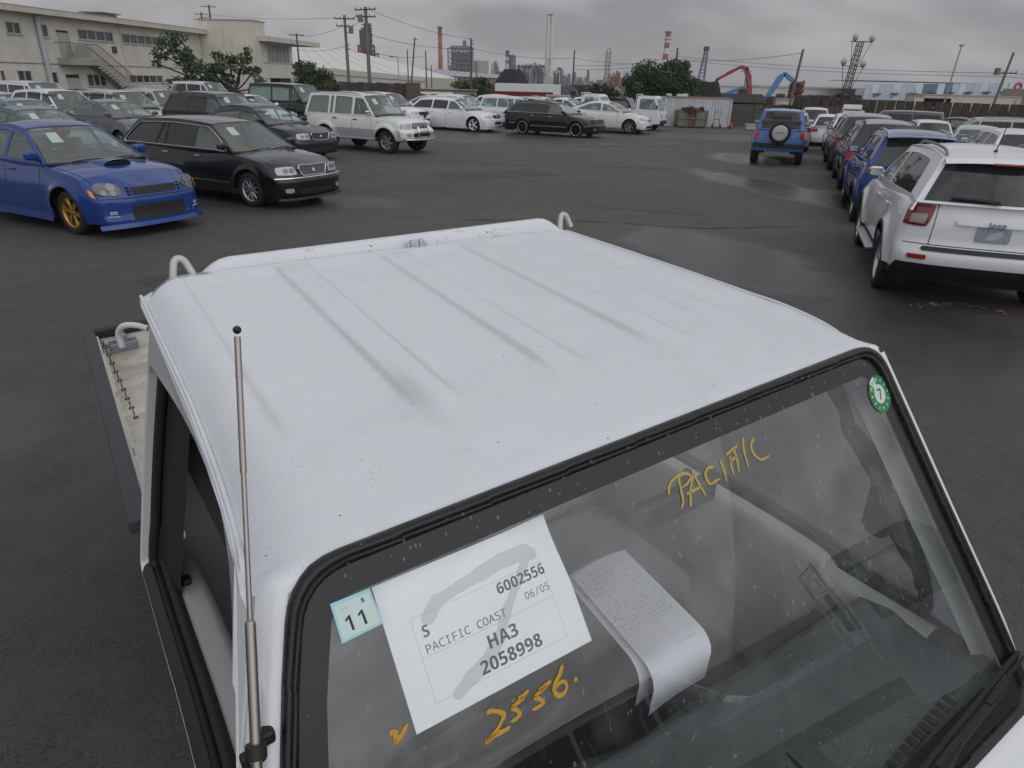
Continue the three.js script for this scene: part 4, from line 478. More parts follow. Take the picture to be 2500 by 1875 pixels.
add(van({ paint: paint(0.14, 0.11, 0.105, 0.3), W: 1.75, rearGlass: M.tint, sheet: 0, dy: 0 }), 'brown_minivan', 'brownish grey minivan standing side-on behind the right row', 'van', [17.5, -33.6], 148, { scale: 0.82 });
add(suv({ paint: white, sheet: 0, rearGlass: M.tint }), 'white_suv', 'white SUV roof and dark rear window right of the brown minivan', 'SUV', [15.5, -27.6], 69.7, { scale: 0.82 });
add(sedan({ paint: black, sheet: 0 }), 'black_saloon', 'black saloon mostly hidden behind the white SUV roof at right', 'car', [19.5, -33], 140, { scale: 0.88 });
add(van({ paint: silver, sheet: 0, rearGlass: M.tint, W: 1.72, rails: 1 }), 'silver_minivan', 'silver minivan standing side-on at the far right edge', 'van', [18.6, -28.6], 155, { scale: 0.8 });
add(hatch({ paint: silver, sheet: 0, scrawl: 41 }), 'silver_hatchback', 'silver hatchback in front of the silver minivan at far right', 'car', [14.5, -22.9], 60, { scale: 0.92 });
add(wagon({ paint: white, sheet: 0, rearGlass: M.tint, rear: { lamp: [[0.66, 0.72], [0.84, 0.72], [0.80, 1.0], [0.68, 1.0]], lampMat: M.red } }), 'white_estate', 'white estate with tall red tail lamp behind the white SUV roof at right', 'car', [13.9, -20.6], 69.7, { scale: 0.97 });

// ---- left-hand block behind the blue saloon
const LB = -28.5;
add(sedan({ paint: paint(0.03, 0.11, 0.12, 0.3), scrawl: 13 }), 'teal_saloon', 'dark teal saloon roof directly behind the blue rally saloon', 'car', [-12.23, -18.36], LB);
{ const q = add(sedan({ paint: paint(0.16, 0.21, 0.25, 0.3), scrawl: 14 }), 'blue_grey_saloon', 'pale blue grey saloon with rear spoiler at the left edge', 'car', [-15.83, -23.22], LB); q.put('rear_spoiler', [box(0.22, 0.025, 1.35, -2.2, 1.24, 0, 0.01), bar([-2.15, 0.95, 0.5], [-2.2, 1.24, 0.5], 0.02), bar([-2.15, 0.95, -0.5], [-2.2, 1.24, -0.5], 0.02)], M.blackGloss); }
add(wagon({ paint: white, rearGlass: M.tint, visor: 1, scrawl: 15, mirrorMat: M.chrome, top: [[-2.5, 1.0], [0, 0.98], [0.85, 1.02], [1.45, 0.96], [2.3, 0.72]], cab: { ab: [0.95, 1.02], at: [0.15, 1.58], ct: [-1.9, 1.56], cb: [-2.35, 1.02], wr: 0.6, pillars: [-0.12, -1.05], cp: 0.13, rw0: 0.06 } }), 'white_tall_estate', 'white tall estate with dark side windows in the left block', 'car', [-16.74, -26.66], LB);
add(hatch({ paint: paint(0.13, 0.13, 0.145, 0.4), L: 4.3, scrawl: 16, cab: { ab: [1.0, 0.97], at: [0.15, 1.38], ct: [-0.95, 1.37], cb: [-1.95, 1.0], wr: 0.55, pillars: [-0.2], cp: 0.3, rw0: 0.06 } }), 'grey_coupe', 'grey sloping hatchback between the teal saloon and black long estate', 'car', [-13.22, -23.70], LB);
add(suv({ paint: paint(0.44, 0.44, 0.43, 0.2), rearGlass: M.tint, visor: 1, scrawl: 17, top: [[-2.3, 1.0], [0, 1.0], [0.8, 1.04], [1.5, 1.0], [2.15, 0.85]] }), 'silver_suv', 'silver grey SUV with dark door visors behind the grey hatchback', 'SUV', [-14.92, -27.49], LB);
{ const q = add(suv({ paint: paint(0.5, 0.5, 0.48, 0.1), rearGlass: M.tint, scrawl: 18 }), 'silver_suv', 'light SUV carrying a long roof rack, in the left block', 'SUV', [-15.13, -30.9], LB);
  const rk = []; for (const s of [1, -1]) { rk.push(bar([-1.9, 1.84, s * 0.6], [0.25, 1.84, s * 0.6], 0.017), bar([-1.9, 1.78, s * 0.6], [0.25, 1.78, s * 0.6], 0.014)); for (let k = 0; k < 4; k++) rk.push(bar([-1.7 + k * 0.6, 1.64, s * 0.6], [-1.7 + k * 0.6, 1.84, s * 0.6], 0.016)); } for (let k = 0; k < 6; k++) rk.push(bar([-1.9 + k * 0.43, 1.78, -0.6], [-1.9 + k * 0.43, 1.78, 0.6], 0.013)); q.put('roof_rack', rk, M.alloy); }
add(van({ paint: white, rearGlass: M.tint }), 'white_minivan', 'white minivan in front of the tree beside the office block', 'van', [-20.2, -47.0], LB);
add(suv({ paint: paint(0.035, 0.036, 0.04, 0.3), L: 4.6, W: 1.8, rearGlass: M.tint, visor: 1, scrawl: 19, mirrorMat: M.chrome, cab: { ab: [0.84, 1.1], at: [0.2, 1.68], ct: [-2.0, 1.66], cb: [-2.32, 1.1], wr: 0.62, pillars: [-0.12, -1.05], cp: 0.12, rw0: 0.08 } }), 'charcoal_off_roader', 'charcoal off-roader with tinted windows behind the navy saloon', 'off-roader', [-10.02, -24.88], LB);
add(sedan({ paint: white, scrawl: 20 }), 'white_saloon', 'white saloon showing bonnet and windscreen between charcoal off-roader and white off-roader', 'car', [-12.4, -33.8], LB);
add(van({ paint: paint(0.018, 0.024, 0.023, 0.2), curtain: std([0.28, 0.38, 0.36], 0.8), L: 4.8, W: 1.8, cab: { ab: [1.45, 1.1], at: [0.75, 1.86], ct: [-2.4, 1.88], cb: [-2.6, 1.1], wr: 0.72, pillars: [0.55, -0.75], cp: 0.1, rw0: 0.06, rail: 0.15, arch: 0.03 }, top: [[-2.78, 1.05], [0, 1.04], [0.9, 1.1], [1.4, 1.08], [2.02, 0.85]] }), 'dark_minivan', 'tall dark minivan with pale green curtained windows behind the white off-roader', 'van', [-11.6, -37.6], -30);
add(van({ paint: white, rearGlass: M.tint }), 'white_minivan', 'white minivan at the left edge below the office block', 'van', [-21.9, -33.0], LB);
add(wagon({ paint: black, rearGlass: M.tint }), 'black_estate', 'black car roof at the back of the left block by outside stairs', 'car', [-20.8, -36.4], LB);
add(wagon({ paint: silver }), 'silver_estate', 'silver estate cut by the left edge of the picture', 'car', [-19.3, -27.4], LB);
for (const [x, z, m, n, l, f, c] of [[-8.7, -36.6, silver, 'silver_estate', 'silver estate half hidden behind the white off-roader', wagon, 'car'], [-6.4, -35.9, white, 'white_suv', 'white SUV nose just behind the white off-roader', suv, 'SUV'], [-4.6, -41.5, silver, 'silver_saloon', 'silver saloon behind the white estate with white wheels', sedan, 'car'],
  [-3.2, -43.4, white, 'white_estate', 'white roof left of the green windowed van behind the white estate', wagon, 'car'], [-0.9, -44.6, white, 'white_hatchback', 'white hatchback roof below the red container', hatch, 'car'], [5.0, -45.5, white, 'white_hatchback', 'white hatchback roof in front of the small hut', hatch, 'car'], [3.1, -44.2, white, 'white_saloon', 'white saloon roof right of the pale off-roader', sedan, 'car']])
  add(f({ paint: m, rearGlass: M.tint }), n, l, c, [x, z], -28);
add(van({ paint: white, glass: phys([0.62, 0.80, 0.68], { roughness: 0.02, transmission: 0.8, thickness: 0 }), L: 3.9, wb: 2.4, cab: { ab: [1.3, 0.98], at: [0.7, 1.48], ct: [-1.7, 1.48], cb: [-1.85, 0.98], wr: 0.62, pillars: [0.3, -0.75], cp: 0.1, rw0: 0.06, arch: 0.02 }, top: [[-1.95, 0.95], [0, 0.95], [1.2, 0.99], [1.93, 0.75]] }), 'white_van', 'low white van with pale green windows behind the white estate', 'van', [-0.2, -39.9], -28);
add(suv({ paint: pearl, L: 3.5, W: 1.55, wb: 2.28, fo: 0.6, r: 0.33, rearGlass: M.tint, rails: 1, roofMat: pearl, clad: { y: 0.52, mat: silver }, cab: { ab: [0.75, 1.02], at: [0.3, 1.46], ct: [-1.45, 1.48], cb: [-1.58, 1.02], wr: 0.58, pillars: [-0.2, -0.9], cp: 0.09, rw0: 0.08 }, top: [[-1.7, 1.0], [0, 1.0], [0.75, 1.02], [1.74, 0.9]], doorX: [[0.6], [-0.2]], handles: [[-0.1, 0.9]] }), 'pale_off_roader', 'pale small off-roader with roof rails behind the smaller black estate', 'off-roader', [1.35, -39.6], -28);
add(hatch({ paint: silver, sheet: 0 }), 'silver_hatchback', 'small silver hatchback seen from behind beside the white shipping container', 'car', [9.6, -46.2], 60);
// ---- light trucks: cab and open bed
function lightTruck(name, label, pos, heading, o = {}) {
  const t = thing(name, label, 'truck', [pos[0], 0, pos[1]], heading * Math.PI / 180), P = o.paint || white, H = o.H || 1.75, W = 1.4, hw = W / 2, bedP = o.bed || P;
  const prof = [[1.62, 0.34], [1.66, 0.6], [1.6, 0.95], [1.28, H - 0.1], [1.15, H - 0.02], [0.35, H], [0.28, H - 0.06], [0.26, 0.34]];
  const sh = shape(roundPoly(prof, 0.06, 3)), win = roundPoly([[0.42, 1.06], [1.44, 1.04], [1.2, H - 0.18], [0.42, H - 0.16]], 0.05, 3); 
  for (const s of [1, -1]) { const q = shape(roundPoly(prof, 0.06, 3)); q.holes.push(new THREE.Path(win.slice().reverse().map((p) => new THREE.Vector2(...p)))); const e = new THREE.ExtrudeGeometry(q, { depth: 0.03, bevelEnabled: false }); mapGeo(e, (x, y, z) => [x, y, s * (hw - z - 0.09 * sm(0.95, H, y))]); put('cab_side', e, P, t); const g = new THREE.ShapeGeometry(shape(win)); mapGeo(g, (x, y) => [x, y, s * (hw - 0.015 - 0.09 * sm(0.95, H, y))]); put('side_window', g, M.glass, t); }
  const ring = roundPoly(prof, 0.06, 3), zz = (y) => hw - 0.001 - 0.09 * sm(0.95, H, y);
  const skin = (a, b) => { const g = []; for (let i = a; i < b; i++) { const p = ring[i % ring.length], q = ring[(i + 1) % ring.length]; g.push(grid(6, 1, (u, v) => { const r = v < 0.5 ? p : q; return [r[0], r[1], lerp(zz(r[1]), -zz(r[1]), u)]; })); } return g; };
  put("cab_front", skin(0, 11), P, t); put("cab_roof", skin(12, 27), P, t); put('cab_back', [box(0.02, 0.75, W - 0.06, 0.27, 0.7, 0), box(0.02, 0.16, W - 0.2, 0.28, H - 0.14, 0), box(0.02, 0.5, 0.2, 0.275, 1.3, 0.56), box(0.02, 0.5, 0.2, 0.275, 1.3, -0.56)], P, t);
  put('windshield', grid(6, 4, (u, v) => { const y = lerp(0.98, H - 0.12, v), x = lerp(1.59, 1.3, v); return [x, y, lerp(1, -1, u) * (zz(y) - 0.05)]; }), M.glass, t);
  put('seat', [box(0.4, 0.15, 1.2, 0.6, 0.8, 0, 0.05), box(0.12, 0.6, 1.2, 0.42, 1.1, 0, 0.05)], M.seat, t); put('dashboard', box(0.3, 0.2, 1.25, 1.35, 0.93, 0, 0.04), M.inner, t);
  for (const s of [1, -1]) { put('headlight', box(0.03, 0.14, 0.22, 1.655, 0.72, s * 0.5, 0.03), M.lens, t); put('door_mirror', [box(0.06, 0.2, 0.12, 1.42, 1.2, s * (hw + 0.12), 0.02), bar([1.45, 1.1, s * hw * 0.95], [1.42, 1.2, s * (hw + 0.1)], 0.012)], M.black, t); }
  put('bumper', box(0.08, 0.2, W - 0.04, 1.63, 0.42, 0, 0.04), o.bumper || M.black, t);
  put('bed_floor', box(1.95, 0.06, W, -0.72, 0.66, 0), bedP, t);
  for (const s of [1, -1]) put('bed_side', box(1.95, o.bedH || 0.3, 0.035, -0.72, 0.69 + (o.bedH || 0.3) / 2, s * (hw - 0.018)), bedP, t);
  put('tailgate', box(0.035, o.bedH || 0.3, W - 0.08, -1.68, 0.69 + (o.bedH || 0.3) / 2, 0), bedP, t);
  put('headboard', [bar([0.2, 0.69, 0.6], [0.2, H + 0.04, 0.6], 0.018), bar([0.2, 0.69, -0.6], [0.2, H + 0.04, -0.6], 0.018), bar([0.2, H + 0.04, 0.6], [0.2, H + 0.04, -0.6], 0.018), bar([0.2, H - 0.25, 0.6], [0.2, H - 0.25, -0.6], 0.014)], bedP, t);
  put('chassis', box(3.0, 0.16, 0.7, -0.1, 0.5, 0), M.dark, t);
  for (const x of [1.0, -0.95]) for (const s of [1, -1]) addWheel(t, x, 0.27, s * (hw - 0.1), 0.27, 0.15, RIM.steel, M.alloy, s < 0);
  return t;
}
lightTruck('small_truck', 'small white truck with open bed facing right, behind the white saloon', [6.4, -40.2], -25);
lightTruck('small_truck', 'white small truck cab roof just behind the white saloon roof', [3.6, -41.8], -28);
{ const t = lightTruck('small_truck', 'white small truck with tall white load cage, ahead in the right row', [18.7, -41], 69.7, { H: 1.9, bedH: 0.9 }); t.scale.setScalar(0.78); }
{ const t = lightTruck('small_truck', 'small truck with dark covered red bed behind the white saloon', [5.4, -43.6], -25, { bed: std([0.2, 0.012, 0.02], 0.6), paint: black, H: 1.55 }); put('bed_cover', box(1.9, 0.3, 1.3, -0.72, 1.1, 0, 0.1), std([0.015, 0.015, 0.016], 0.85), t); }
// ------------------------------------------------------------------ the white light truck in the foreground
// its own frame: x forward, y up, z to its right (left in the picture); origin under the top edge of the windscreen
{
  const T = thing('light_truck', 'white weathered light truck filling the foreground, roof and windscreen seen from above', 'truck', [0.346033, 0, -1.107583]);
  T.quaternion.setFromRotationMatrix(new THREE.Matrix4().makeBasis(V(0.561438, -0.038207, -0.826637), V(0, 0.998934, -0.046171), V(0.827519, 0.025922, 0.560839)).transpose());
  { const b = new THREE.Matrix4().makeBasis(V(0.561438, 0, 0.827519), V(-0.038207, 0.998934, 0.025922), V(-0.826637, -0.046171, 0.560839)); T.quaternion.setFromRotationMatrix(b); }
  const CA = 0.49866, SA = 0.86680, Y0 = 1.81;
  const WS = (u, s, off = 0) => [s * CA + off * SA, Y0 - s * SA + off * CA, u];
  const eL = curve([[0, 0.674], [0.1, 0.708], [0.226, 0.752], [0.4, 0.785], [0.95, 0.82]]), eR = curve([[0, 0.632], [0.4, 0.716], [0.8, 0.80], [0.95, 0.82]]), SB = 0.93;
  const outline = (d, rc = 0.085) => {              // from the lower left corner of the picture up, across, down, back
    const p = [], r = [], R = Math.max(rc - d, 0.03), n = 7, R2 = 0.05, q = (a, b, k) => { p.push([a, b]); r.push(k); };
    q(eL(SB) - d, SB - d, R2); for (let k = 1; k < n; k++) { const s = lerp(SB - d, d, k / n); q(eL(s) - d, s, 0.001); } q(eL(d) - d, d, R);
    for (let k = 1; k < 9; k++) q(lerp(eL(d) - d, -eR(d) + d, k / 9), d, 0.001); q(-eR(d) + d, d, R);
    for (let k = 1; k < n; k++) { const s = lerp(d, SB - d, k / n); q(-eR(s) + d, s, 0.001); } q(-eR(SB) + d, SB - d, R2);
    for (let k = 1; k < 6; k++) q(lerp(-eR(SB) + d, eL(SB) - d, k / 6), SB - d, 0.001);
    return roundPoly(p, r, 6);
  };
  // ---- body colours and wear
  const roofTex = dTex(2048, 2048, (i, j) => {      // u across the roof (1.5 m), v along it (1.5 m)
    const z = (i / 2048 - 0.5) * 1.5, x = 0.15 - (j / 2048) * 1.5;
    let k = 0.985 + 0.03 * (fbm(i / 90, j / 90, 4) - 0.5) + 0.018 * (vn(i / 2.2, j / 2.2) - 0.5);
    const gate = fbm(i / 120 + 9, j / 120 + 4, 3), sp = vn(i / 1.9 + 100, j / 1.9) * 0.6 + vn(i / 1.1 + 7, j / 1.1) * 0.4;
    let th = 0.93 - 0.13 * sm(0.45, 0.75, gate) * sm(-0.8, -0.15, x);
    for (const [rz, rx] of [[0.58, -0.32], [0.35, -0.26], [0.05, -0.26], [-0.21, -0.25], [-0.53, -0.34]]) { const d = Math.hypot((z - rz) / 0.055, (x - rx) / 0.12); th -= 0.10 * Math.exp(-d * d); }
    for (const [cz, cx] of [[0.50, -0.12], [0.36, -0.08]]) { const d = Math.hypot((z - cz) / 0.05, (x - cx) / 0.05); th -= 0.13 * Math.exp(-d * d); }
    const speck = sm(th, th + 0.06, sp) * 0.8;
    let g = 0;                                       // grime lying in the pressed ribs
    for (const [a, b, x1] of [[0.352, 1, -0.26], [0.268, 0.7, -0.29], [0.055, 0.8, -0.26], [-0.027, 0.7, -0.27], [-0.215, 0.7, -0.25], [-0.311, 0.6, -0.25], [0.583, 0.8, -0.30], [-0.44, 0.4, -0.3], [-0.52, 0.4, -0.3]]) { const d = (z - a) / (0.0055 + 0.006 * sm(-0.7, x1, x)); g = Math.max(g, b * Math.exp(-d * d) * sm(x1 + 0.04, x1 - 0.10, x) * (0.55 + 0.35 * fbm(i / 60, j / 260, 3)) * (0.55 + 0.45 * sm(-0.95, -0.45, x))); }
    { const d = Math.hypot((z - 0.338) / 0.022, (x + 0.33) / 0.10); g = Math.max(g, 0.8 * Math.exp(-d * d)); }
    g *= 0.75 + 0.5 * vn(i / 3, j / 3);
    k *= 1 - 0.13 * g; k *= 1 - 0.42 * speck;
    { const ci = i >> 6, cj = j >> 6; if (hash(ci + 5, cj * 3 + 1) > 0.93) { const px = (ci << 6) + 8 + 48 * hash(ci, cj + 9), py = (cj << 6) + 8 + 48 * hash(ci + 2, cj); if (Math.hypot((i - px) * 1.2, j - py) < 1.2 + 1.4 * hash(cj, ci)) k *= 0.3; } }
    const scr = vn(i / 500 + j / 3.1, j / 700) > 0.985 ? 0.04 : 0; k -= scr;
    const yel = 0.02 * sm(0.5, 0.7, fbm(i / 60, j / 60, 3)) + 0.02 * g;
    return [k * 0.855, k * 0.868 - yel * 0.1, k * (0.882 - yel)];
  }, true);
  roofTex.wrapS = roofTex.wrapT = THREE.ClampToEdgeWrapping;
  const roofPaint = phys([1, 1, 1], { map: roofTex, roughness: 0.42, clearcoat: 0.55, clearcoatRoughness: 0.22 });
  const wear = dTex(512, 512, (i, j) => { const n = fbm(i / 26, j / 26, 5), s = vn(i / 1.7, j / 1.7) * 0.5 + n * 0.5, ru = sm(0.745, 0.77, s); const k = 0.97 + 0.05 * (n - 0.5); return [lerp(0.86 * k, 0.40, ru), lerp(0.872 * k, 0.22, ru), lerp(0.88 * k, 0.09, ru)]; }, true);
  const body = phys([0.69, 0.705, 0.725], { roughness: 0.3, clearcoat: 0.8, clearcoatRoughness: 0.08 }), worn = std([1, 1, 1], 0.55, 0, { map: wear });
  const bedPaint = std([1, 1, 1], 0.7, 0, { map: dTex(512, 512, (i, j) => { const n = fbm(i / 40, j / 40, 5), m = fbm(i / 9, j / 9, 3), ru = 0.6 * sm(0.72, 0.80, m * 0.6 + n * 0.4); const k = 0.9 + 0.3 * (n - 0.5); return [lerp(0.90 * k, 0.45, ru), lerp(0.885 * k, 0.33, ru), lerp(0.85 * k, 0.22, ru)]; }, true, 1, 1) });
  const rubberWet = std([0.017, 0.017, 0.018], 0.5, 0, { roughnessMap: dTex(512, 512, (i, j) => { const d = sm(0.66, 0.72, vn(i / 11, j / 11) * 0.75 + 0.25 * vn(i / 4, j / 4)); return [0, 0.85 - 0.5 * d, 0]; }, false, 4, 4), map: dTex(512, 512, (i, j) => { const d = sm(0.66, 0.70, vn(i / 11, j / 11) * 0.75 + 0.25 * vn(i / 4, j / 4)); return 0.75 - 0.45 * d; }, true, 4, 4) });

  // ---- roof
  const plane = (x) => 1.81 - 0.0695 * x;
  const zG = curve([[-1.3, 0.686], [-0.65, 0.686], [-0.4, 0.692], [-0.2, 0.705], [-0.03, 0.726]]), drp = curve([[-1.3, 0.066], [-0.65, 0.062], [-0.35, 0.074], [-0.15, 0.066], [-0.03, 0.032]]);
  const zGR = curve([[-1.3, 0.700], [-1.0, 0.712], [-0.3, 0.714], [-0.12, 0.708], [-0.03, 0.690]]), drR = curve([[-1.3, 0.024], [-0.6, 0.016], [-0.3, 0.018], [-0.18, 0.028], [-0.09, 0.050], [-0.03, 0.062]]), zE = (x, c) => c > 0 ? zG(x) : zGR(x), dE = (x, c) => c > 0 ? drp(x) : drR(x);
  const twist = (x, z) => (-0.012 + 0.042 * z) * clamp(-x / 1.14, 0, 1.15);
  const rib = (x, z) => {                            // pressed channels along the roof
    const fade = sm(-0.22, -0.36, x) * sm(-1.13, -1.08, x), w = 0.0075; let h = 0;
    for (const [a, b] of [[0.352, 0.268], [0.055, -0.027], [-0.215, -0.311]]) h += sm(b - w, b + w, z) * (1 - sm(a - w, a + w, z));
    const edge = 0.35 * (sm(0.574, 0.592, z) + sm(-0.574, -0.592, z)) + 0.7 * sm(-0.43, -0.445, z) * (1 - sm(-0.51, -0.53, z) * 1);
    return (h * 0.0100 + edge * 0.008 - 0.005) * fade;
  };
  const roofAt = (x, c) => { const z = c * zE(x, c), a = Math.abs(z), t = clamp((a - 0.585) / (zE(x, c) - 0.585)); return [x, plane(x) + twist(x, z) + rib(x, z) - dE(x, c) * Math.pow(t, c > 0 ? 2.2 : 3) - 0.004 * Math.pow(c, 2), z]; };
  const topS = (z) => {                              // how far down the screen plane the opening starts at z
    const d = 0.008, R = 0.08, e = z > 0 ? eL(d) - d : eR(d) - d, a = Math.abs(z), k = a - (e - R);
    return k <= 0 ? d : d + R - Math.sqrt(Math.max(0, R * R - Math.min(k, R) ** 2));
  };
  const pillarOff = (u, s) => { const e = u > 0 ? eL(s) : eR(s), t = Math.max(0, (Math.abs(u) - e) / 0.045); return -0.030 * t * t; };
  {
    const C = 280, rows = []; for (let k = 0; k <= 7; k++) rows.push(['w', k / 7]); for (let k = 1; k <= 8; k++) rows.push(['f', k / 8]); for (let k = 1; k <= 50; k++) rows.push(['r', k / 50]);
    const g = grid(C, rows.length - 1, (u, v) => {
      const c = 1 - 2 * u, [k, t] = rows[Math.round(v * (rows.length - 1))];
      const ew = (s) => c * (c > 0 ? eL(s) + 0.036 : eR(s) + 0.026);
      if (k === 'w') { const z0 = ew(0.01), sf = Math.max(topS(z0), 0.024), s = lerp(sf, 0.022, t), z = ew(s); return WS(z, s, pillarOff(z, s)); }
      const zr = c * zE(-0.035, c), A = WS(ew(0.022), 0.022, pillarOff(ew(0.022), 0.022)), B = roofAt(-0.04, c), Mi = [0.0, Y0 + 0.002 - 0.004 * c * c + pillarOff(ew(0), 0) * 1.4, lerp(zr, ew(0), 0.5)];
      if (k === 'f') return [0, 1, 2].map((n) => (1 - t) * (1 - t) * A[n] + 2 * t * (1 - t) * Mi[n] + t * t * B[n]);
      return roofAt(lerp(-0.04, -1.14, t), c);
    }, (u, v, q) => [q[2] / 1.5 + 0.5, (0.15 - q[0]) / 1.5]);
    put('roof', g, roofPaint, T);
  }
  // pillars beside the screen and the panel under it
  for (const s of [1, -1]) {
    const e = s > 0 ? eL : eR, pw = s > 0 ? 0.036 : 0.026;
    put('windscreen_pillar', grid(10, 40, (u, v) => { const q = lerp(0.03, SB + 0.05, v), z = lerp(e(q) - 0.012, e(q) + pw, u); return WS(s * z, q, pillarOff(z, q)); }), body, T);
    const path = [-1.20, -1.0, -0.8, -0.6, -0.42, -0.28, -0.16, -0.09].map((x) => { const q = roofAt(x, s * 0.99); return [q[0], q[1] + 0.001, q[2] + s * 0.004]; });
    if (s > 0) for (let k = 2; k <= 14; k++) { const q = lerp(0.0, 0.95, k / 14); path.push(WS(s * (e(q) + 0.026), q, -0.006)); }
    put('rain_gutter', tube(path, s > 0 ? 0.0048 : 0.004, 120, 6), worn, T);
  }
  put('cowl_panel', grid(20, 6, (u, v) => { const s = lerp(SB - 0.03, SB + 0.09, v), z = lerp(0.84, -0.84, u); return WS(z, s, -0.002 + 0.05 * v * v); }), body, T);
  put('front_panel', grid(24, 16, (u, v) => { const z = lerp(0.86, -0.86, u), y = lerp(0.955, 0.35, v), b = 0.03 * Math.pow(z / 0.86, 4); return [0.535 + 0.10 * Math.sin(v * 1.5) - b - 0.05 * sm(0.1, 0, v), y, z]; }), body, T);
  // ---- screen
  const ring = (d, off) => outline(d).map(([u, s]) => WS(u, s, off));
  const strip = (list) => { const n = list[0].length; return grid(n, list.length - 1, (u, v) => list[Math.round(v * (list.length - 1))][Math.round(u * n) % n], (u, v) => [u * 14, v * 0.25]); };
  put('windscreen_seal', strip([ring(0, -0.004), ring(0.001, 0.008), ring(0.005, 0.0145), ring(0.010, 0.0155), ring(0.0135, 0.0125), ring(0.0155, 0.0095), ring(0.018, 0.0115), ring(0.022, 0.0085), ring(0.0245, 0.001)]), rubberWet, T);
  put('black_glass_border', strip([ring(0.016, 0.0012), ring(0.04, 0.0012), ring(0.062, 0.0012)]), std([0.011, 0.011, 0.0115], 0.32), T);
  { const g = new THREE.ShapeGeometry(shape(outline(0.017))); mapGeo(g, (x, y) => WS(x, y, 0)); { const uv = g.attributes.uv; for (let i = 0; i < uv.count; i++) uv.setXY(i, uv.getX(i) * 0.9 + 0.5, uv.getY(i)); } put('windscreen', g, phys([0.93, 0.95, 0.945], { roughness: 0.012, transmission: 1, ior: 1.8, thickness: 0, transmissionMap: dTex(1024, 1024, (i, j) => { const st = fbm(i / 7, j / 120 + 3, 4), bl = fbm(i / 70 + 5, j / 70, 4), w = Math.pow(1 - j / 1024, 1); const lo = 1 - 0.55 * sm(300, 620, j); return 0.992 - 0.042 * lo * sm(0.35, 0.8, st * 0.12 + bl * 0.88) - 0.012 * sm(0.72, 0.8, fbm(i / 3, j / 40, 3)); }, false, 1, 1) }), T); }
  // rain on the screen
  { const r = rng(21), drops = [], runs = [], dm = phys([0.97, 0.98, 0.98], { roughness: 0.01, transmission: 1, ior: 1.65, thickness: 0 });
    const inside = (u, s) => u < eL(s) - 0.03 && u > -eR(s) + 0.03 && !(u > 0.262 && u < 0.585 && s > 0.062 && s < 0.29);
    const drop = (u, s, a, l) => { const g = new THREE.SphereGeometry(1, 7, 4, 0, Math.PI * 2, 0, Math.PI / 2); g.scale(a, a * 0.42, l); mapGeo(g, (x, y, z) => WS(u + x, s + z, y + 0.0004)); return g; };
    for (let k = 0; k < 640; k++) { const u = lerp(-0.78, 0.72, r()), s = lerp(0.03, 0.86, Math.pow(r(), 0.8)); if (!inside(u, s)) continue; const a = 0.0012 + 0.0030 * r() * r(); drops.push(drop(u, s, a, a * (1.1 + 1.6 * r()))); }
    for (let k = 0; k < 9; k++) { let u = lerp(-0.7, 0.65, r()), s = lerp(0.1, 0.6, r()); if (!inside(u, s)) continue; const pts = []; const L = 0.04 + 0.10 * r(), n = 6; for (let m = 0; m <= n; m++) pts.push(WS(u + (r() - 0.5) * 0.006, s + L * m / n, 0.0005)); const t = tube(pts, 0.0006, 14, 4); runs.push(t); drops.push(drop(u, s + L, 0.002, 0.004)); }
    tag(put('raindrops', [...drops, ...runs], dm, T), null, null, null, 'stuff');
    const rr = rng(8), wet = []; for (let k = 0; k < 90; k++) { const z = lerp(-0.62, 0.66, rr()), s = lerp(0.004, 0.06, rr()); const g = new THREE.SphereGeometry(1, 6, 3, 0, 6.3, 0, 1.57); const a = 0.0012 + 0.002 * rr(); g.scale(a, a * 0.5, a * 1.7); mapGeo(g, (x, y, w) => WS(z + x, s + w, y + (s < 0.024 ? 0.013 : 0.001))); wet.push(g); }
    tag(put('seal_raindrops', wet, dm, T), null, null, null, 'stuff');
  }
  // ---- stickers and writing on the screen
  const stick = (name, q, mat, off = -0.006, n = 2) => put(name, grid(n, n, (u, v) => { const a = [0, 1].map((k) => lerp(lerp(q[0][k], q[1][k], u), lerp(q[3][k], q[2][k], u), v)); return WS(a[0], a[1], off); }, (u, v) => [u, 1 - v]), mat, T);
  const s11 = cpTex(256, 256, (c, w, h) => { c.fillStyle = '#a9d3d8'; c.fillRect(0, 0, w, h); const g = c.createLinearGradient(0, 0, w, h); g.addColorStop(0, '#c4dcd9'); g.addColorStop(1, '#cfdcd6'); c.fillStyle = g; c.fillRect(16, 26, w - 30, h - 44); c.fillStyle = '#26292c'; c.font = 'bold 44px sans-serif'; c.textAlign = 'center'; c.fillText('8', 190, 74); c.font = 'bold 132px monospace'; c.fillText('11', 120, 208); c.font = '13px sans-serif'; c.fillStyle = '#5a6466'; c.fillText('||||||||', 70, 66); });
  stick('inspection_sticker', [[0.637, 0.063], [0.583, 0.064], [0.578, 0.115], [0.637, 0.117]], std([1, 1, 1], 0.5, 0, { map: s11 }), 0.0026);
  const s7 = cpTex(256, 256, (c, w) => { c.fillStyle = '#1f7a48'; c.fillRect(0, 0, w, w); c.fillStyle = '#c9d6cf'; c.beginPath(); c.arc(128, 128, 66, 0, 7); c.fill(); c.beginPath(); c.moveTo(128, 128); c.arc(128, 128, 128, -2.35, -1.75); c.fill(); c.fillStyle = '#1d6a40'; c.font = 'bold 104px sans-serif'; c.textAlign = 'center'; c.fillText('7', 128, 166); c.font = 'bold 30px sans-serif'; for (let k = 1; k <= 12; k++) { const a = k / 12 * Math.PI * 2 - Math.PI / 2; c.fillStyle = k === 11 ? '#1d6a40' : '#d6e6dc'; c.save(); c.translate(128 + Math.cos(a) * 98, 128 + Math.sin(a) * 98); c.rotate(a + Math.PI / 2); c.fillText(String(k), 0, 11); c.restore(); } });
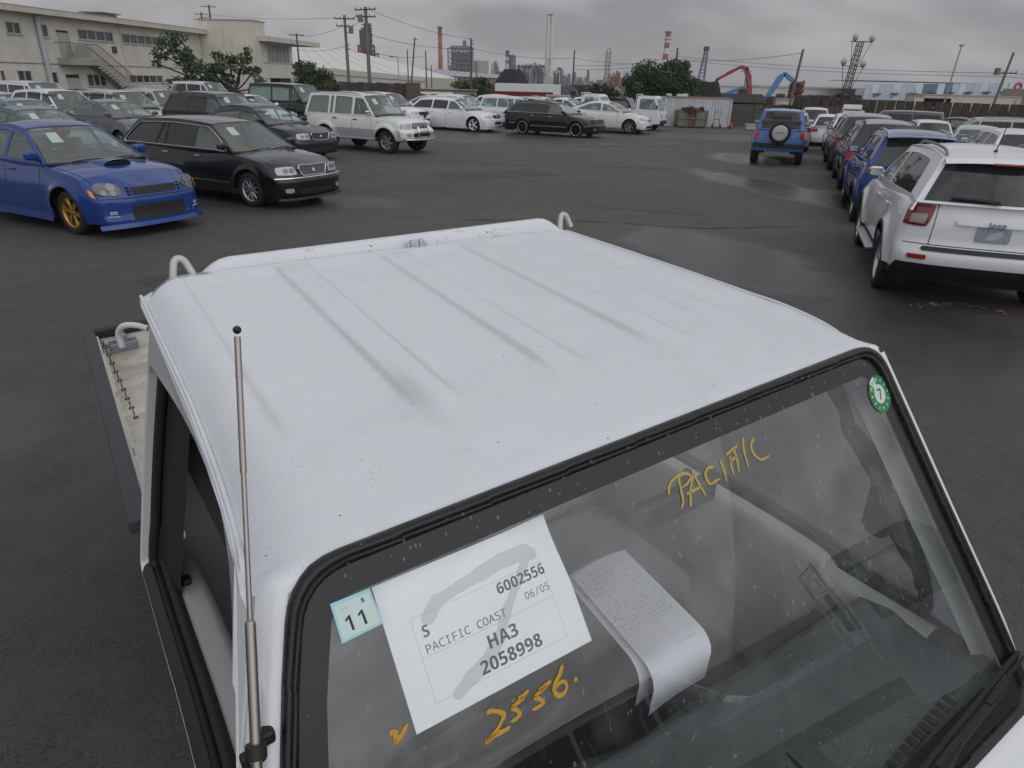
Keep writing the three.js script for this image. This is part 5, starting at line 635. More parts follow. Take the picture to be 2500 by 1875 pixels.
  { const g = new THREE.CircleGeometry(1, 40); const m = mapGeo(g, (x, y) => WS(-0.600 - x * 0.0365, 0.113 - y * 0.042, 0.0026)); put('round_sticker', m, std([1, 1, 1], 0.5, 0, { map: s7 }), T); }
  const ribbon = (p, w, off = 0.0012) => { const cv = new THREE.CatmullRomCurve3(p.map(([a, b]) => V(a, b, 0)), false, 'centripetal'), n = p.length * 5; return grid(1, n, (u, v) => { const a = cv.getPoint(v), t = cv.getTangent(v), k = w * (0.75 + 0.35 * Math.sin(v * 3.1 + 0.4) + 0.15 * Math.sin(v * 17)) / 2 * (u * 2 - 1); return WS(a.x - t.y * k, a.y + t.x * k, off); }); };
  const mk = std([0.50, 0.275, 0.025], 0.6), mk2 = std([0.44, 0.34, 0.07], 0.6);
  put('marker_writing', [[[0.476, 0.294], [0.470, 0.294], [0.464, 0.297], [0.457, 0.302], [0.452, 0.309], [0.457, 0.314], [0.469, 0.323], [0.482, 0.328], [0.491, 0.330]], [[0.491, 0.330], [0.472, 0.328], [0.455, 0.329], [0.448, 0.328]],
    [[0.415, 0.301], [0.425, 0.303], [0.439, 0.306]], [[0.439, 0.306], [0.431, 0.312], [0.429, 0.320], [0.437, 0.323], [0.445, 0.323]], [[0.424, 0.299], [0.416, 0.299], [0.404, 0.295]],
    [[0.375, 0.303], [0.387, 0.306], [0.400, 0.309]], [[0.400, 0.309], [0.391, 0.316], [0.388, 0.323], [0.398, 0.325], [0.408, 0.324]], [[0.388, 0.304], [0.375, 0.302], [0.365, 0.300]],
    [[0.339, 0.288], [0.349, 0.299], [0.362, 0.309], [0.365, 0.317], [0.360, 0.326], [0.351, 0.327], [0.343, 0.321], [0.344, 0.312], [0.353, 0.310], [0.362, 0.315]], [[0.327, 0.316], [0.322, 0.320]],
    [[0.612, 0.252], [0.605, 0.253], [0.607, 0.262], [0.609, 0.267]], [[0.609, 0.267], [0.600, 0.263], [0.586, 0.252]]].map((p) => ribbon(p, 0.0062)), mk, T);
  put('marker_writing', [[[0.016, 0.099], [0.018, 0.121], [0.022, 0.143], [0.030, 0.151]], [[0.047, 0.120], [0.041, 0.106], [0.022, 0.097], [-0.003, 0.098], [-0.012, 0.106], [-0.003, 0.114], [0.017, 0.119]], [[0.008, 0.155], [-0.003, 0.128], [-0.020, 0.104]], [[-0.020, 0.104], [-0.026, 0.127], [-0.033, 0.150]], [[0.008, 0.132], [-0.028, 0.131]],
    [[-0.070, 0.108], [-0.055, 0.106], [-0.046, 0.115], [-0.050, 0.133], [-0.066, 0.133], [-0.077, 0.132]], [[-0.091, 0.103], [-0.092, 0.125], [-0.091, 0.142]], [[-0.117, 0.102], [-0.113, 0.122], [-0.113, 0.137]], [[-0.109, 0.097], [-0.132, 0.092], [-0.143, 0.090]], [[-0.113, 0.112], [-0.136, 0.107]], [[-0.131, 0.094], [-0.131, 0.118], [-0.127, 0.136]], [[-0.162, 0.081], [-0.155, 0.106], [-0.155, 0.136]], [[-0.190, 0.090], [-0.177, 0.100], [-0.178, 0.118], [-0.193, 0.133], [-0.217, 0.133]]].map((p) => ribbon(p, 0.0052)), mk2, T);
  // ---- sides: panel with door window opening
  const yG = (x, s = 1) => x < -0.03 ? roofAt(x, 0.985 * s)[1] - 0.004 : Y0 - (x + 0.03) / CA * SA - 0.02;
  const zEdge = (x, s) => { if (x < -0.03) return zE(x, s) + 0.002; const q = (x + 0.03) / CA; return s > 0 ? eL(q) + 0.037 : eR(q) + 0.027; };
  const zSide = (x, y, s) => { const z0 = zEdge(Math.min(x, 0.44), s), cap = 0.875, z = z0 + 0.235 * Math.max(0, yG(Math.min(x, 0.44), s) - y); const rc = x < -1.16 ? 0.09 * Math.pow((-1.16 - x) / 0.14, 2) : 0; return (z < cap - 0.02 ? z : cap - 0.02 + 0.02 * (1 - Math.exp(-(z - cap + 0.02) / 0.02))) - rc; };
  const win = roundPoly([[-1.13, 1.10], [-1.10, 1.45], [-1.03, 1.735], [-0.60, 1.765], [-0.25, 1.755], [-0.10, 1.68], [0.06, 1.50], [0.20, 1.25], [0.22, 1.10]], [0.03, 0.3, 0.05, 0.2, 0.12, 0.12, 0.3, 0.1, 0.03], 5);
  for (const s of [1, -1]) {
    const out = []; out.push([-1.30, 1.70], [-1.285, 1.79], [-1.25, 1.845]); for (let k = 1; k <= 14; k++) { const x = lerp(-1.28, -0.03, k / 14); out.push([x, yG(x, s)]); } for (let k = 1; k <= 12; k++) { const x = lerp(-0.03, 0.44, k / 12); out.push([x, yG(x)]); } out.push([0.5, 0.9], [0.5, 0.35], [-1.30, 0.35]);
    const sh = shape(dense(out, 0.06)); sh.holes.push(new THREE.Path(dense(win, 0.05).reverse().map((p) => new THREE.Vector2(...p))));
    const e = new THREE.ExtrudeGeometry(sh, { depth: 0.035, bevelEnabled: true, bevelSize: 0.004, bevelThickness: 0.004, bevelSegments: 2, bevelOffset: -0.004 });
    put('cab_side', mapGeo(e, (x, y, z) => [x, y, s * (zSide(x, y, s) - z)]), body, T);
    // rubber around the opening, sill rubber, inner door trim
    const lp = dense(win, 0.08), chan = (d0, d1, r) => tube(lp.map(([x, y]) => [x + (x < -0.9 ? d0 : 0), y - (y > 1.2 ? d0 : -0.0), s * (zSide(x, y, s) - d1)]), r, 160, 6, true);
    put('window_rubber', [chan(0.008, 0.03, 0.014), chan(0.02, 0.055, 0.016), grid(2, 12, (u, v) => { const y = lerp(1.11, 1.70, v), x = lerp(-1.13, -0.935, u) + 0.07 * v; return [x, y, s * (zSide(x, y, s) - 0.045 - 0.02 * u)]; })], M.rubber, T);
    const sill = (a0, a1, y0, y1) => grid(30, 6, (u, v) => { const x = lerp(-1.12, 0.24, u), z = lerp(a0, a1, v), h = lerp(y0, y1, v) + 0.012 * Math.sin(v * Math.PI); return [x, h, s * (zSide(x, 1.1, s) + z)]; }, (u, v) => [u * 5, v * 0.4]);
    put('window_sill_rubber', [sill(0.004, -0.042, 1.098, 1.104), sill(-0.046, -0.054, 1.10, 1.075), sill(-0.06, -0.068, 1.075, 1.10)], rubberWet, T);
    const trimP = curve([[0, 1.06], [0.1, 1.098], [0.25, 1.106], [0.55, 1.104], [0.75, 1.085], [0.9, 1.03], [1, 0.80]]), trimZ = curve([[0, 0.064], [0.1, 0.068], [0.55, 0.120], [0.75, 0.138], [1, 0.152]]);
    put('door_trim', [grid(30, 14, (u, v) => { const x = lerp(-1.1, 0.26, u); return [x, trimP(v), s * (zSide(x, 1.1, s) - trimZ(v))]; })], std([0.36, 0.36, 0.35], 0.7), T);
    put('lock_knob', box(0.035, 0.022, 0.026, -0.98, 1.112, s * (zSide(-0.98, 1.1, s) - 0.09), 0.008), M.black, T);
    if (s < 0) { const g = new THREE.ShapeGeometry(shape(win)); mapGeo(g, (x, y) => [x, y, s * (zSide(x, y, s) - 0.03)]); put('side_window', g, phys([0.93, 0.96, 0.95], { roughness: 0.015, transmission: 1, ior: 1.52, thickness: 0 }), T); }
  }
  put('cab_back', [grid(12, 4, (u, v) => { const z = lerp(0.69, -0.69, u), y = lerp(1.42, 1.845, v); return [-1.28 - 0.0 * z, Math.min(y, roofAt(-1.14, clamp(z / 0.69, -0.98, 0.98))[1] - 0.002), z * (0.86 + 0.25 * (1.85 - y))]; }), box(0.02, 0.6, 1.5, -1.28, 0.75, 0), ...[1, -1].map((s) => box(0.02, 0.4, 0.22, -1.281, 1.24, s * 0.62)), grid(40, 3, (u, v) => { const c = 1 - 2 * u, q = roofAt(-1.14, c); return [-1.14 - 0.15 * v, q[1] - 0.05 * v * v, q[2] * (1 - 0.08 * v * v)]; })], body, T);
  put('rear_cab_window', box(0.006, 0.42, 1.06, -1.282, 1.24, 0), M.tint, T);
  // headboard bar with two eyes behind the roof
  {
    const yH = (z) => 1.872 + 0.030 * z, hb = grid(50, 10, (u, v) => { const z = lerp(0.545, -0.70, u), e = Math.min(1, Math.min(0.545 - z, z + 0.70) / 0.10), f = Math.pow(Math.sin(Math.max(0.02, e) * Math.PI / 2), 0.8), a = v * Math.PI * 1.15; return [-1.235 + 0.028 * Math.cos(a), yH(z) - 0.035 + (0.026 + 0.034 * Math.min(1, Math.sin(Math.min(a, 1.57)))) * f - (v > 0.5 ? (v - 0.5) * 0.16 : 0) + (v < 0.12 ? -(0.12 - v) * 0.8 : 0), z]; });
    put('headboard', hb, worn, T);
    const eyeM = std([0.50, 0.50, 0.49], 0.5, 0.15);
    for (const [z, y] of [[0.572, 1.878], [-0.712, 1.832]]) put('headboard_eye', tube([[-1.212, y - 0.03, z + 0.032], [-1.222, y + 0.015, z + 0.022], [-1.232, y + 0.043, z + 0.011], [-1.235, y + 0.048, z], [-1.232, y + 0.042, z - 0.011], [-1.226, y + 0.02, z - 0.02], [-1.22, y + 0.002, z - 0.026]], 0.0095, 30, 8), eyeM, T);
    put('headboard_clip', [box(0.012, 0.02, 0.07, -1.19, 1.868, -0.10, 0.003), box(0.016, 0.026, 0.016, -1.186, 1.874, -0.085, 0.004), box(0.016, 0.026, 0.016, -1.186, 1.874, -0.115, 0.004)], M.alloy, T);
  }
  // ---- bed: floor, gates, hooks, chain
  put('bed_floor', grid(8, 20, (u, v) => [lerp(-1.34, -3.32, v), 0.74 + 0.006 * Math.sin(v * 60), lerp(-0.84, 0.80, u)], (u, v) => [u, v * 1.2]), bedPaint, T);
  for (const s of [1, -1]) { const gt = grp('side_gate', T); put('gate_panel', [box(1.98, 0.36, 0.022, -2.34, 0.91, s * 0.815, 0.004), ...[0, 1, 2].map((k) => box(0.55, 0.24, 0.012, -1.70 - k * 0.62, 0.90, s * 0.80, 0.005))], bedPaint, gt); put('gate_rail', box(1.99, 0.05, 0.058, -2.345, 1.095, s * 0.842, 0.01), std([0.045, 0.046, 0.05], 0.6), gt); }
  { const gt = grp('tailgate', T); put('gate_panel', box(0.022, 0.36, 1.60, -3.33, 0.91, 0, 0.004), bedPaint, gt); put('gate_rail', box(0.05, 0.05, 1.66, -3.335, 1.095, 0, 0.01), M.black, gt); }
  put('rope_hook', tube([[-1.29, 1.735, 0.68], [-1.32, 1.742, 0.71], [-1.35, 1.735, 0.738], [-1.37, 1.71, 0.752], [-1.372, 1.67, 0.752]], 0.0085, 24, 8), worn, T);
  put('gate_latch', [box(0.1, 0.05, 0.14, -3.30, 1.02, 0.70, 0.008), box(0.05, 0.08, 0.05, -3.28, 1.05, 0.70, 0.008)], M.steelGrey, T);
  { const ch = grp('gate_chain', T), n = 18; for (let k = 0; k < n; k++) { const g = new THREE.TorusGeometry(0.011, 0.003, 6, 12); g.scale(0.95, 1.75, 0.95); g.rotateY(k % 2 ? Math.PI / 2 : 0); g.rotateZ(-0.9); g.translate(lerp(-3.30, -2.72, k / (n - 1)), lerp(1.05, 0.84, k / (n - 1)), lerp(0.79, 0.75, k / (n - 1))); put('chain_link', g, std([0.06, 0.045, 0.035], 0.8, 0.3), ch); } }
  // ---- aerial on the pillar
  { const ar = grp('aerial', T), A = V(0.155, 1.575, 0.79), B = V(-0.146, 2.083, 0.65), at = (t) => A.clone().lerp(B, t).toArray(), steel = std([0.34, 0.31, 0.29], 0.3, 0.9);
    put('lower_tube', [bar(at(-0.2), at(0.40), 0.0066, 12), new THREE.SphereGeometry(0.0066, 10, 8).translate(...at(0.40))], steel, ar); put('rod', [bar(at(0.38), at(0.72), 0.0033, 10), bar(at(0.7), at(0.985), 0.0042, 10), bar(at(0.9), at(0.905), 0.0048, 10)], steel, ar); put('ball_tip', new THREE.SphereGeometry(0.0054, 14, 10).translate(...at(1)), M.black, ar);
    const p = V(...at(0.16)), dir = B.clone().sub(A).normalize(), cl = new THREE.CylinderGeometry(0.0125, 0.0125, 0.016, 16); cl.applyQuaternion(new THREE.Quaternion().setFromUnitVectors(V(0, 1, 0), dir)); cl.translate(...p.toArray()); put('clamp', [cl, box(0.014, 0.022, 0.03, p.x - 0.012, p.y - 0.022, p.z + 0.004, 0.004), box(0.02, 0.02, 0.02, p.x - 0.02, p.y - 0.006, p.z - 0.016, 0.005)], M.black, ar); const sc = new THREE.SphereGeometry(0.005, 8, 6); sc.translate(p.x - 0.004, p.y - 0.021, p.z + 0.006); put('screw', sc, M.chrome, ar); }
  // ---- cabin inside
  const dashTex = dTex(256, 256, (i, j) => 0.85 + 0.3 * (vn(i / 2, j / 2) - 0.5) + 0.2 * (fbm(i / 30, j / 30) - 0.5), true, 4, 4);
  const dashM = std([0.075, 0.09, 0.087], 0.7, 0, { map: dashTex });
  { const d = grp('dashboard', T);
    put('dash_top', grid(30, 14, (u, v) => { const z = lerp(0.78, -0.78, u), x = lerp(0.40, 0.07, v) - 0.03 * Math.cos(z * 2) * v, hood = 0.07 * Math.exp(-Math.pow((z - 0.36) / 0.2, 4)) * sm(0.3, 0.8, v); return [x, 1.075 + 0.03 * Math.sin(v * 2.2) + hood - (v > 0.93 ? (v - 0.93) * 0.9 : 0) - (Math.abs(z + 0.2) < 0.004 ? 0.006 : 0), z]; }, (u, v) => [u * 1.5, v * 0.4]), dashM, d);
    put('dash_front', grid(16, 6, (u, v) => [0.05 - 0.02 * v, 1.06 - 0.32 * v, lerp(0.78, -0.78, u)]), M.inner, d);
    for (let k = 0; k < 11; k++) { const t = k / 10; put('vent_slot', box(0.026, 0.004, 0.017, lerp(0.375, 0.395, t), 1.083, lerp(-0.58, -0.30, t), 0.001), M.dark, d); }
    put('dash_groove', [box(0.006, 0.004, 0.62, 0.16, 1.10, -0.46), box(0.2, 0.004, 0.006, 0.24, 1.096, -0.16)], M.dark, d);
  }
  { const w = grp('steering_wheel', T); w.position.set(-0.10, 1.16, 0.36); w.rotation.z = 0.72; const t = new THREE.TorusGeometry(0.185, 0.013, 10, 48); t.rotateX(Math.PI / 2); put('wheel_ring', t, M.black, w); put('wheel_spoke', [beam([0, 0, -0.18], [0.0, -0.02, 0.18], 0.05, 0.015), cyl(0.07, 0.06, 0.03, 20, 0, -0.03, 0)], M.black, w); put('steering_column', bar([0, -0.03, 0], [0.0, -0.3, 0], 0.035), M.black, w); }
  const seatM = std([0.20, 0.197, 0.19], 0.85, 0, { map: dTex(128, 128, (i, j) => 0.8 + 0.25 * (vn(i / 1.5, j / 1.5)), true, 6, 6) });
  for (const z of [0.36, -0.36]) { const st = grp('seat', T), b = box(0.13, 0.62, 0.5, 0, 0.31, 0, 0.055); b.rotateZ(0.12); b.translate(-0.92, 0.86, z); put('seat_cushion', box(0.52, 0.15, 0.52, -0.62, 0.82, z, 0.06), seatM, st); put('backrest', b, seatM, st); put('headrest', [box(0.09, 0.15, 0.26, -1.02, 1.56, z, 0.04), bar([-1.01, 1.46, z + 0.06], [-1.01, 1.52, z + 0.06], 0.007), bar([-1.01, 1.46, z - 0.06], [-1.01, 1.52, z - 0.06], 0.007)], seatM, st); put('seat_belt', grid(1, 14, (u, v) => [lerp(-1.1, -0.75, v) + 0.03 * Math.sin(v * 3), lerp(1.6, 0.9, v), Math.sign(z) * (0.70 - 0.12 * v) + (u - 0.5) * 0.045]), M.black, st); }
  put('cab_floor', [box(1.5, 0.02, 1.5, -0.5, 0.55, 0), box(0.5, 0.2, 0.3, -0.6, 0.7, 0, 0.03)], M.inner, T);
  put('head_lining', grid(10, 10, (u, v) => { const c = (1 - 2 * u) * 0.93, q = roofAt(lerp(-0.06, -1.12, v), c); return [q[0], q[1] - 0.03, q[2]]; }), std([0.55, 0.55, 0.53], 0.9), T);
  for (const s of [1, -1]) put('pillar_trim', grid(4, 20, (u, v) => { const e = s > 0 ? eL : eR, q = lerp(s > 0 ? 0.24 : 0.10, SB, v); return WS(s * (e(q) + 0.02 - 0.07 * u), q, -0.035 - 0.03 * u); }), std([0.50, 0.52, 0.50], 0.8), T);
  { const mr = grp('rear_view_mirror', T); put('mirror_housing', box(0.03, 0.06, 0.2, 0.02, 1.64, -0.02, 0.012), M.black, mr); put('mirror_stem', bar([0.03, 1.66, -0.02], [0.04, 1.72, -0.02], 0.008), M.black, mr); }
  put('sun_visor', [0.34, -0.32].map((z) => box(0.16, 0.016, 0.36, -0.08, 1.755, z, 0.007)), std([0.3, 0.3, 0.29], 0.9), T);
  { const dm = grp('door_mirror', T); put('mirror_housing', box(0.07, 0.22, 0.13, 0.02, 1.30, -0.885, 0.03), M.black, dm); put('mirror_glass', box(0.004, 0.18, 0.10, -0.017, 1.30, -0.885), M.chrome, dm); put('mirror_arm', bar([0.14, 1.18, -0.82], [0.03, 1.22, -0.88], 0.011), M.black, dm); }
  // ---- wipers
  for (const [z0, z1] of [[-0.06, -0.80], [0.66, 0.02]]) { const w = grp('wiper', T); put('wiper_blade', [beam(WS(z0, 0.868, 0.014), WS(z1, 0.80, 0.014), 0.009, 0.015), beam(WS(z0, 0.874, 0.024), WS(z1, 0.806, 0.024), 0.006, 0.008)], M.rubber, w); put('wiper_arm', [beam(WS(lerp(z0, z1, 0.55), 0.842, 0.030), WS(z0 + 0.12, 0.99, 0.045), 0.014, 0.008), beam(WS(lerp(z0, z1, 0.25), 0.86, 0.03), WS(lerp(z0, z1, 0.8), 0.822, 0.03), 0.014, 0.01), ...[0.25, 0.5, 0.8].map((t) => beam(WS(lerp(z0, z1, t - 0.06), lerp(0.872, 0.806, t - 0.06), 0.03), WS(lerp(z0, z1, t + 0.06), lerp(0.87, 0.804, t + 0.06), 0.03), 0.012, 0.010))], M.black, w); }
  { const lt = text('CTY', 0.06, 0.004); lt.rotateY(Math.PI / 2); lt.translate(0.575, 0.83, -0.52); put('front_lettering', lt, std([0.03, 0.03, 0.06], 0.4), T); }
  // wheels and chassis under the truck
  for (const x of [0.05, -2.35]) for (const s of [1, -1]) addWheel(T, x, 0.27, s * 0.70, 0.27, 0.15, RIM.steel, M.alloy, s < 0);
  put('chassis', [box(3.5, 0.14, 0.8, -1.4, 0.5, 0), box(1.98, 0.06, 1.6, -2.33, 0.70, 0)], M.dark, T);

  // ---- loose papers in the cab: top-level things
  const world = (g) => { g.applyQuaternion(T.quaternion); g.translate(...T.position.toArray()); return g; };
  const sheetTex = cpTex(1188, 840, (c, w, h) => {
    c.fillStyle = '#eef0f2'; c.fillRect(0, 0, w, h);
    c.fillStyle = '#bcc2c0'; c.lineCap = 'round'; c.lineJoin = 'round'; c.strokeStyle = '#cdd2d2';
    const blob = (pts) => { for (const [x0, y0, x1, y1, w0] of pts) { c.lineWidth = w0; c.beginPath(); c.moveTo(x0, y0); c.lineTo(x1, y1); c.stroke(); } };
    blob([[250, 280, 330, 215, 84], [330, 215, 480, 190, 66], [480, 190, 620, 175, 74], [620, 175, 780, 150, 92], [780, 150, 960, 160, 96], [960, 160, 1000, 190, 80], [960, 190, 820, 330, 60], [820, 330, 730, 420, 54], [730, 420, 620, 560, 64], [620, 560, 500, 660, 84], [500, 660, 380, 700, 92], [380, 700, 290, 745, 74]]);
    c.strokeStyle = '#9ca2a3'; c.lineWidth = 2; c.strokeRect(150, 250, 890, 490); c.beginPath(); c.moveTo(150, 480); c.lineTo(1040, 480); c.stroke();
    c.fillStyle = '#2c3032'; c.textAlign = 'left'; c.font = 'bold 92px sans-serif'; c.fillText('S', 190, 375); c.textAlign = 'right'; c.font = 'bold 92px sans-serif'; c.fillText('6002556', 1050, 330); c.font = '62px monospace'; c.fillText('06/05', 1040, 430);
    c.textAlign = 'left'; c.font = '68px monospace'; c.fillText('PACIFIC COAST', 180, 465); c.textAlign = 'center'; c.font = 'bold 110px sans-serif'; c.fillText('HA3', 640, 600); c.fillText('2058998', 660, 720);
  });
  { const q = [[0.577, 0.067], [0.284, 0.070], [0.272, 0.282], [0.576, 0.276]];
    const g = grid(14, 14, (u, v) => { const a = [0, 1].map((k) => lerp(lerp(q[0][k], q[1][k], u), lerp(q[3][k], q[2][k], u), v)); const cl = 0.012 * sm(0.7, 1, u) * sm(0.6, 0.1, v); return WS(a[0], a[1], -0.009 - cl); }, (u, v) => [u, 1 - v]);
    tag(put('auction_sheet', world(g), std([1, 1, 1], 0.6, 0, { map: sheetTex, side: THREE.DoubleSide })), 'white printed A4 lot sheet reading 6002556 stuck inside the light truck windscreen', 'paper sheet'); }
  const docTex = cpTex(420, 594, (c, w, h) => { c.fillStyle = '#dcdce4'; c.fillRect(0, 0, w, h); const r = rng(4); c.fillStyle = '#8f95a5'; for (let y = 30; y < h - 30; y += 11) for (let x = 24; x < w - 40; x += 8 + r() * 30) if (y < 300 && r() > 0.4) c.fillRect(x, y, 3 + r() * 16, 2.5); c.strokeStyle = '#6b7286'; c.strokeRect(30, 40, 160, 90); c.strokeRect(220, 300, 140, 120); c.beginPath(); c.ellipse(110, 85, 55, 26, 0, 0, 7); c.stroke(); });
  const doc = (x0, x1, z0, z1, y, dropAt, dr, nm, lb, sk = 0) => { const g = grid(8, 24, (u, v) => { const L = x1 - x0 + dr, l = v * L, d = l - dropAt; let x = x0 + Math.min(l, dropAt), yy = y + 0.01 * Math.sin(u * 3); if (d > 0) { const R = 0.05, a = Math.min(d / R, 1.75); x += R * Math.sin(a); yy -= R * (1 - Math.cos(a)) + Math.max(0, d - 1.75 * R); } return [x, yy, lerp(z0, z1, u) + sk * v]; }, (u, v) => [u, 1 - v]); tag(put(nm, world(g), std([1, 1, 1], 0.7, 0, { map: docTex })), lb, 'papers'); };
  doc(-0.36, -0.02, -0.085, -0.272, 1.150, 0.31, 0.12, 'paper_sheets', 'bundle of printed papers curling down in the truck cab right of the lot sheet', 0.055);
  doc(-0.375, -0.05, -0.072, -0.262, 1.138, 0.29, 0.10, 'paper_sheets', 'lower paper showing as a pale edge under the curled bundle in the truck cab', 0.05);
}
// ------------------------------------------------------------------ office block on the left
const dirty = (r, g, b, sc = 1) => std([1, 1, 1], 0.85, 0, { map: dTex(512, 512, (i, j) => { const n = fbm(i / 60, j / 90, 5), st = fbm(i / 5, j / 160 + 4, 3), k = 0.86 + 0.22 * (n - 0.5) - 0.16 * sm(0.55, 0.8, st); return [Math.pow(r * k, 1 / 2.2), Math.pow(g * k, 1 / 2.2), Math.pow(b * k * 0.99, 1 / 2.2)]; }, true, sc, sc) });
{
  const B = thing('office_block', 'two storey cream office block with outside stairs and flat overhanging roof', 'building', [-42.4, 0, -62], 83.7 * Math.PI / 180);
  const wall = dirty(0.68, 0.65, 0.575, 0.2), fascia = dirty(0.64, 0.59, 0.51, 0.25), pane = phys([0.03, 0.034, 0.036], { roughness: 0.08, clearcoat: 1, clearcoatRoughness: 0.03 }), frame = std([0.42, 0.42, 0.40], 0.5), darkIn = std([0.02, 0.02, 0.02], 0.9), curtain = std([0.24, 0.235, 0.22], 0.9);
  const uvBox = (g) => { const p = g.attributes.position, n = g.attributes.normal, u = g.attributes.uv; for (let i = 0; i < p.count; i++) Math.abs(n.getX(i)) > 0.5 ? u.setXY(i, p.getZ(i), p.getY(i)) : Math.abs(n.getY(i)) > 0.5 ? u.setXY(i, p.getX(i), p.getZ(i)) : u.setXY(i, p.getX(i), p.getY(i)); return g; };
  const wallWith = (name, w, h, holes, x, y, z, turn, th = 0.25) => { const s = new THREE.Shape([new THREE.Vector2(0, 0), new THREE.Vector2(w, 0), new THREE.Vector2(w, h), new THREE.Vector2(0, h)]); for (const [a, b, c, d] of holes) s.holes.push(new THREE.Path([new THREE.Vector2(a, c), new THREE.Vector2(a, d), new THREE.Vector2(b, d), new THREE.Vector2(b, c)])); const g = new THREE.ExtrudeGeometry(s, { depth: th, bevelEnabled: false }); g.translate(0, 0, -th); g.rotateY(turn); g.translate(x, y, z); return put(name, g, wall, B); };
  const holes = [[10.2, 11.7, 4.94, 5.75], [14.1, 14.8, 4.9, 5.8], [18.6, 23.6, 4.94, 5.72], [25, 32.6, 4.93, 5.71], [8.4, 8.8, 1.2, 2.07], [10.2, 11.7, 1.1, 2.09], [14.1, 14.75, 1.1, 2.02], [15.8, 17.6, 0.02, 1.92], [18.6, 21.3, 0.9, 1.88], [25, 30.9, 1.2, 1.86], [15.8, 17.4, 3.2, 5.5], [4, 6, 4.9, 5.75], [4, 6, 1.1, 2.0]];
  wallWith('wall', 41, 6.54, holes, -10, 0, 0, 0);
  put('wall', uvBox(box(0.25, 6.54, 14, -9.87, 3.27, -7.3)), wall, B);
  const win = (x0, x1, y0, y1, n, z = 0, mat = pane, turn = false) => { const g = grp('window', B), w = (x1 - x0) / n; put('window_frame', [box(x1 - x0 + 0.12, 0.07, 0.12, (x0 + x1) / 2, y0 - 0.02, z + 0.0), box(x1 - x0 + 0.12, 0.07, 0.12, (x0 + x1) / 2, y1 + 0.02, z), ...Array.from({ length: n + 1 }, (_, k) => box(0.07, y1 - y0, 0.1, x0 + k * w, (y0 + y1) / 2, z - 0.01))], frame, g); for (let k = 0; k < n; k++) put('pane', box(w - 0.06, y1 - y0 - 0.02, 0.02, x0 + (k + 0.5) * w, (y0 + y1) / 2, z - 0.07 - 0.02 * (k % 2)), mat, g); put('window_sill', box(x1 - x0 + 0.3, 0.05, 0.12, (x0 + x1) / 2, y0 - 0.09, z + 0.07), frame, g); };
  win(0.2, 1.7, 4.94, 5.75, 2); win(4.1, 4.8, 4.9, 5.8, 1); win(8.6, 13.6, 4.94, 5.72, 4); win(15, 22.6, 4.93, 5.71, 6); win(0.2, 1.7, 1.1, 2.09, 2); win(4.1, 4.75, 1.1, 2.02, 1); win(8.6, 11.3, 0.9, 1.88, 3); win(15, 20.9, 1.2, 1.86, 5); win(-6, -4, 4.9, 5.75, 2); win(-6, -4, 1.1, 2.0, 2); win(-1.6, -1.2, 1.2, 2.07, 1);
  { const d = grp('door', B); put('door_leaf', box(1.5, 2.25, 0.05, 6.6, 4.36, -0.1), std([0.36, 0.36, 0.34], 0.6), d); put('transom', box(1.5, 0.16, 0.03, 6.6, 5.42, -0.06), darkIn, d); put('handle', box(0.04, 0.2, 0.06, 7.2, 4.3, -0.05), M.steelGrey, d); }
  { const d = grp('door', B); put('door_leaf', box(1.75, 1.5, 0.05, 6.7, 0.77, -0.1), std([0.40, 0.40, 0.38], 0.6), d); put('transom', box(1.7, 0.28, 0.03, 6.7, 1.72, -0.06), darkIn, d); }
  put('floor_band', box(38, 0.06, 0.07, 9.2, 2.72, 0.03), std([0.22, 0.21, 0.19], 0.9), B);
  put('roof', [uvBox(box(42.5, 0.46, 16.2, 10.2, 6.77, -7.0)), box(42.5, 0.03, 16.3, 10.2, 7.015, -7.0)], fascia, B);
  put('roof_vent_box', [box(2.3, 0.42, 2, 14.6, 7.2, -1.6), box(2.9, 0.1, 2.6, 14.6, 7.5, -1.6)], std([0.2, 0.2, 0.19], 0.8), B);
  put('downpipe', [tube([[3.55, 6.5, 0.5], [3.55, 6.15, 0.3], [3.55, 5.6, 0.24], [3.55, 0, 0.24]], 0.22, 30, 12)], std([0.40, 0.42, 0.44], 0.5, 0.2), B);
  put('downpipe', bar([14.75, 6.5, 0.1], [14.75, 0, 0.1], 0.05), wall, B);
  put('wall_vent', box(0.6, 0.6, 0.16, 13.4, 4.2, 0.05), std([0.06, 0.05, 0.045], 0.8), B);
  { const s = grp('outside_stairs', B), rail = std([0.14, 0.12, 0.11], 0.7, 0.2), conc = dirty(0.36, 0.34, 0.31, 0.5);
    put('landing', box(4.0, 0.55, 1.3, 7.2, 2.95, 0.66), conc, s); put('landing_panel', box(1.9, 1.0, 0.03, 7.2, 3.85, 1.24), std([0.36, 0.36, 0.35], 0.6), s);
    const st = []; for (let k = 0; k < 13; k++) { const x = 9.3 + k * 0.42; put('stair_tread', box(0.46, 0.08, 1.2, x, 3.08 - k * 0.235, 0.66), conc, s); }
    put('stringer', [beam([9.0, 2.95, 1.24], [14.6, -0.1, 1.24], 0.5, 0.1), beam([9.0, 2.95, 0.1], [14.6, -0.1, 0.1], 0.5, 0.1)], conc, s); void st;
    put('handrail', [bar([5.2, 4.48, 1.28], [9.3, 4.48, 1.28], 0.035), bar([9.3, 4.48, 1.28], [14.5, 1.5, 1.28], 0.035), bar([5.2, 4.48, 0.1], [5.2, 4.48, 1.28], 0.035), bar([9.3, 4.48, 0.05], [14.5, 1.5, 0.05], 0.03)], rail, s);
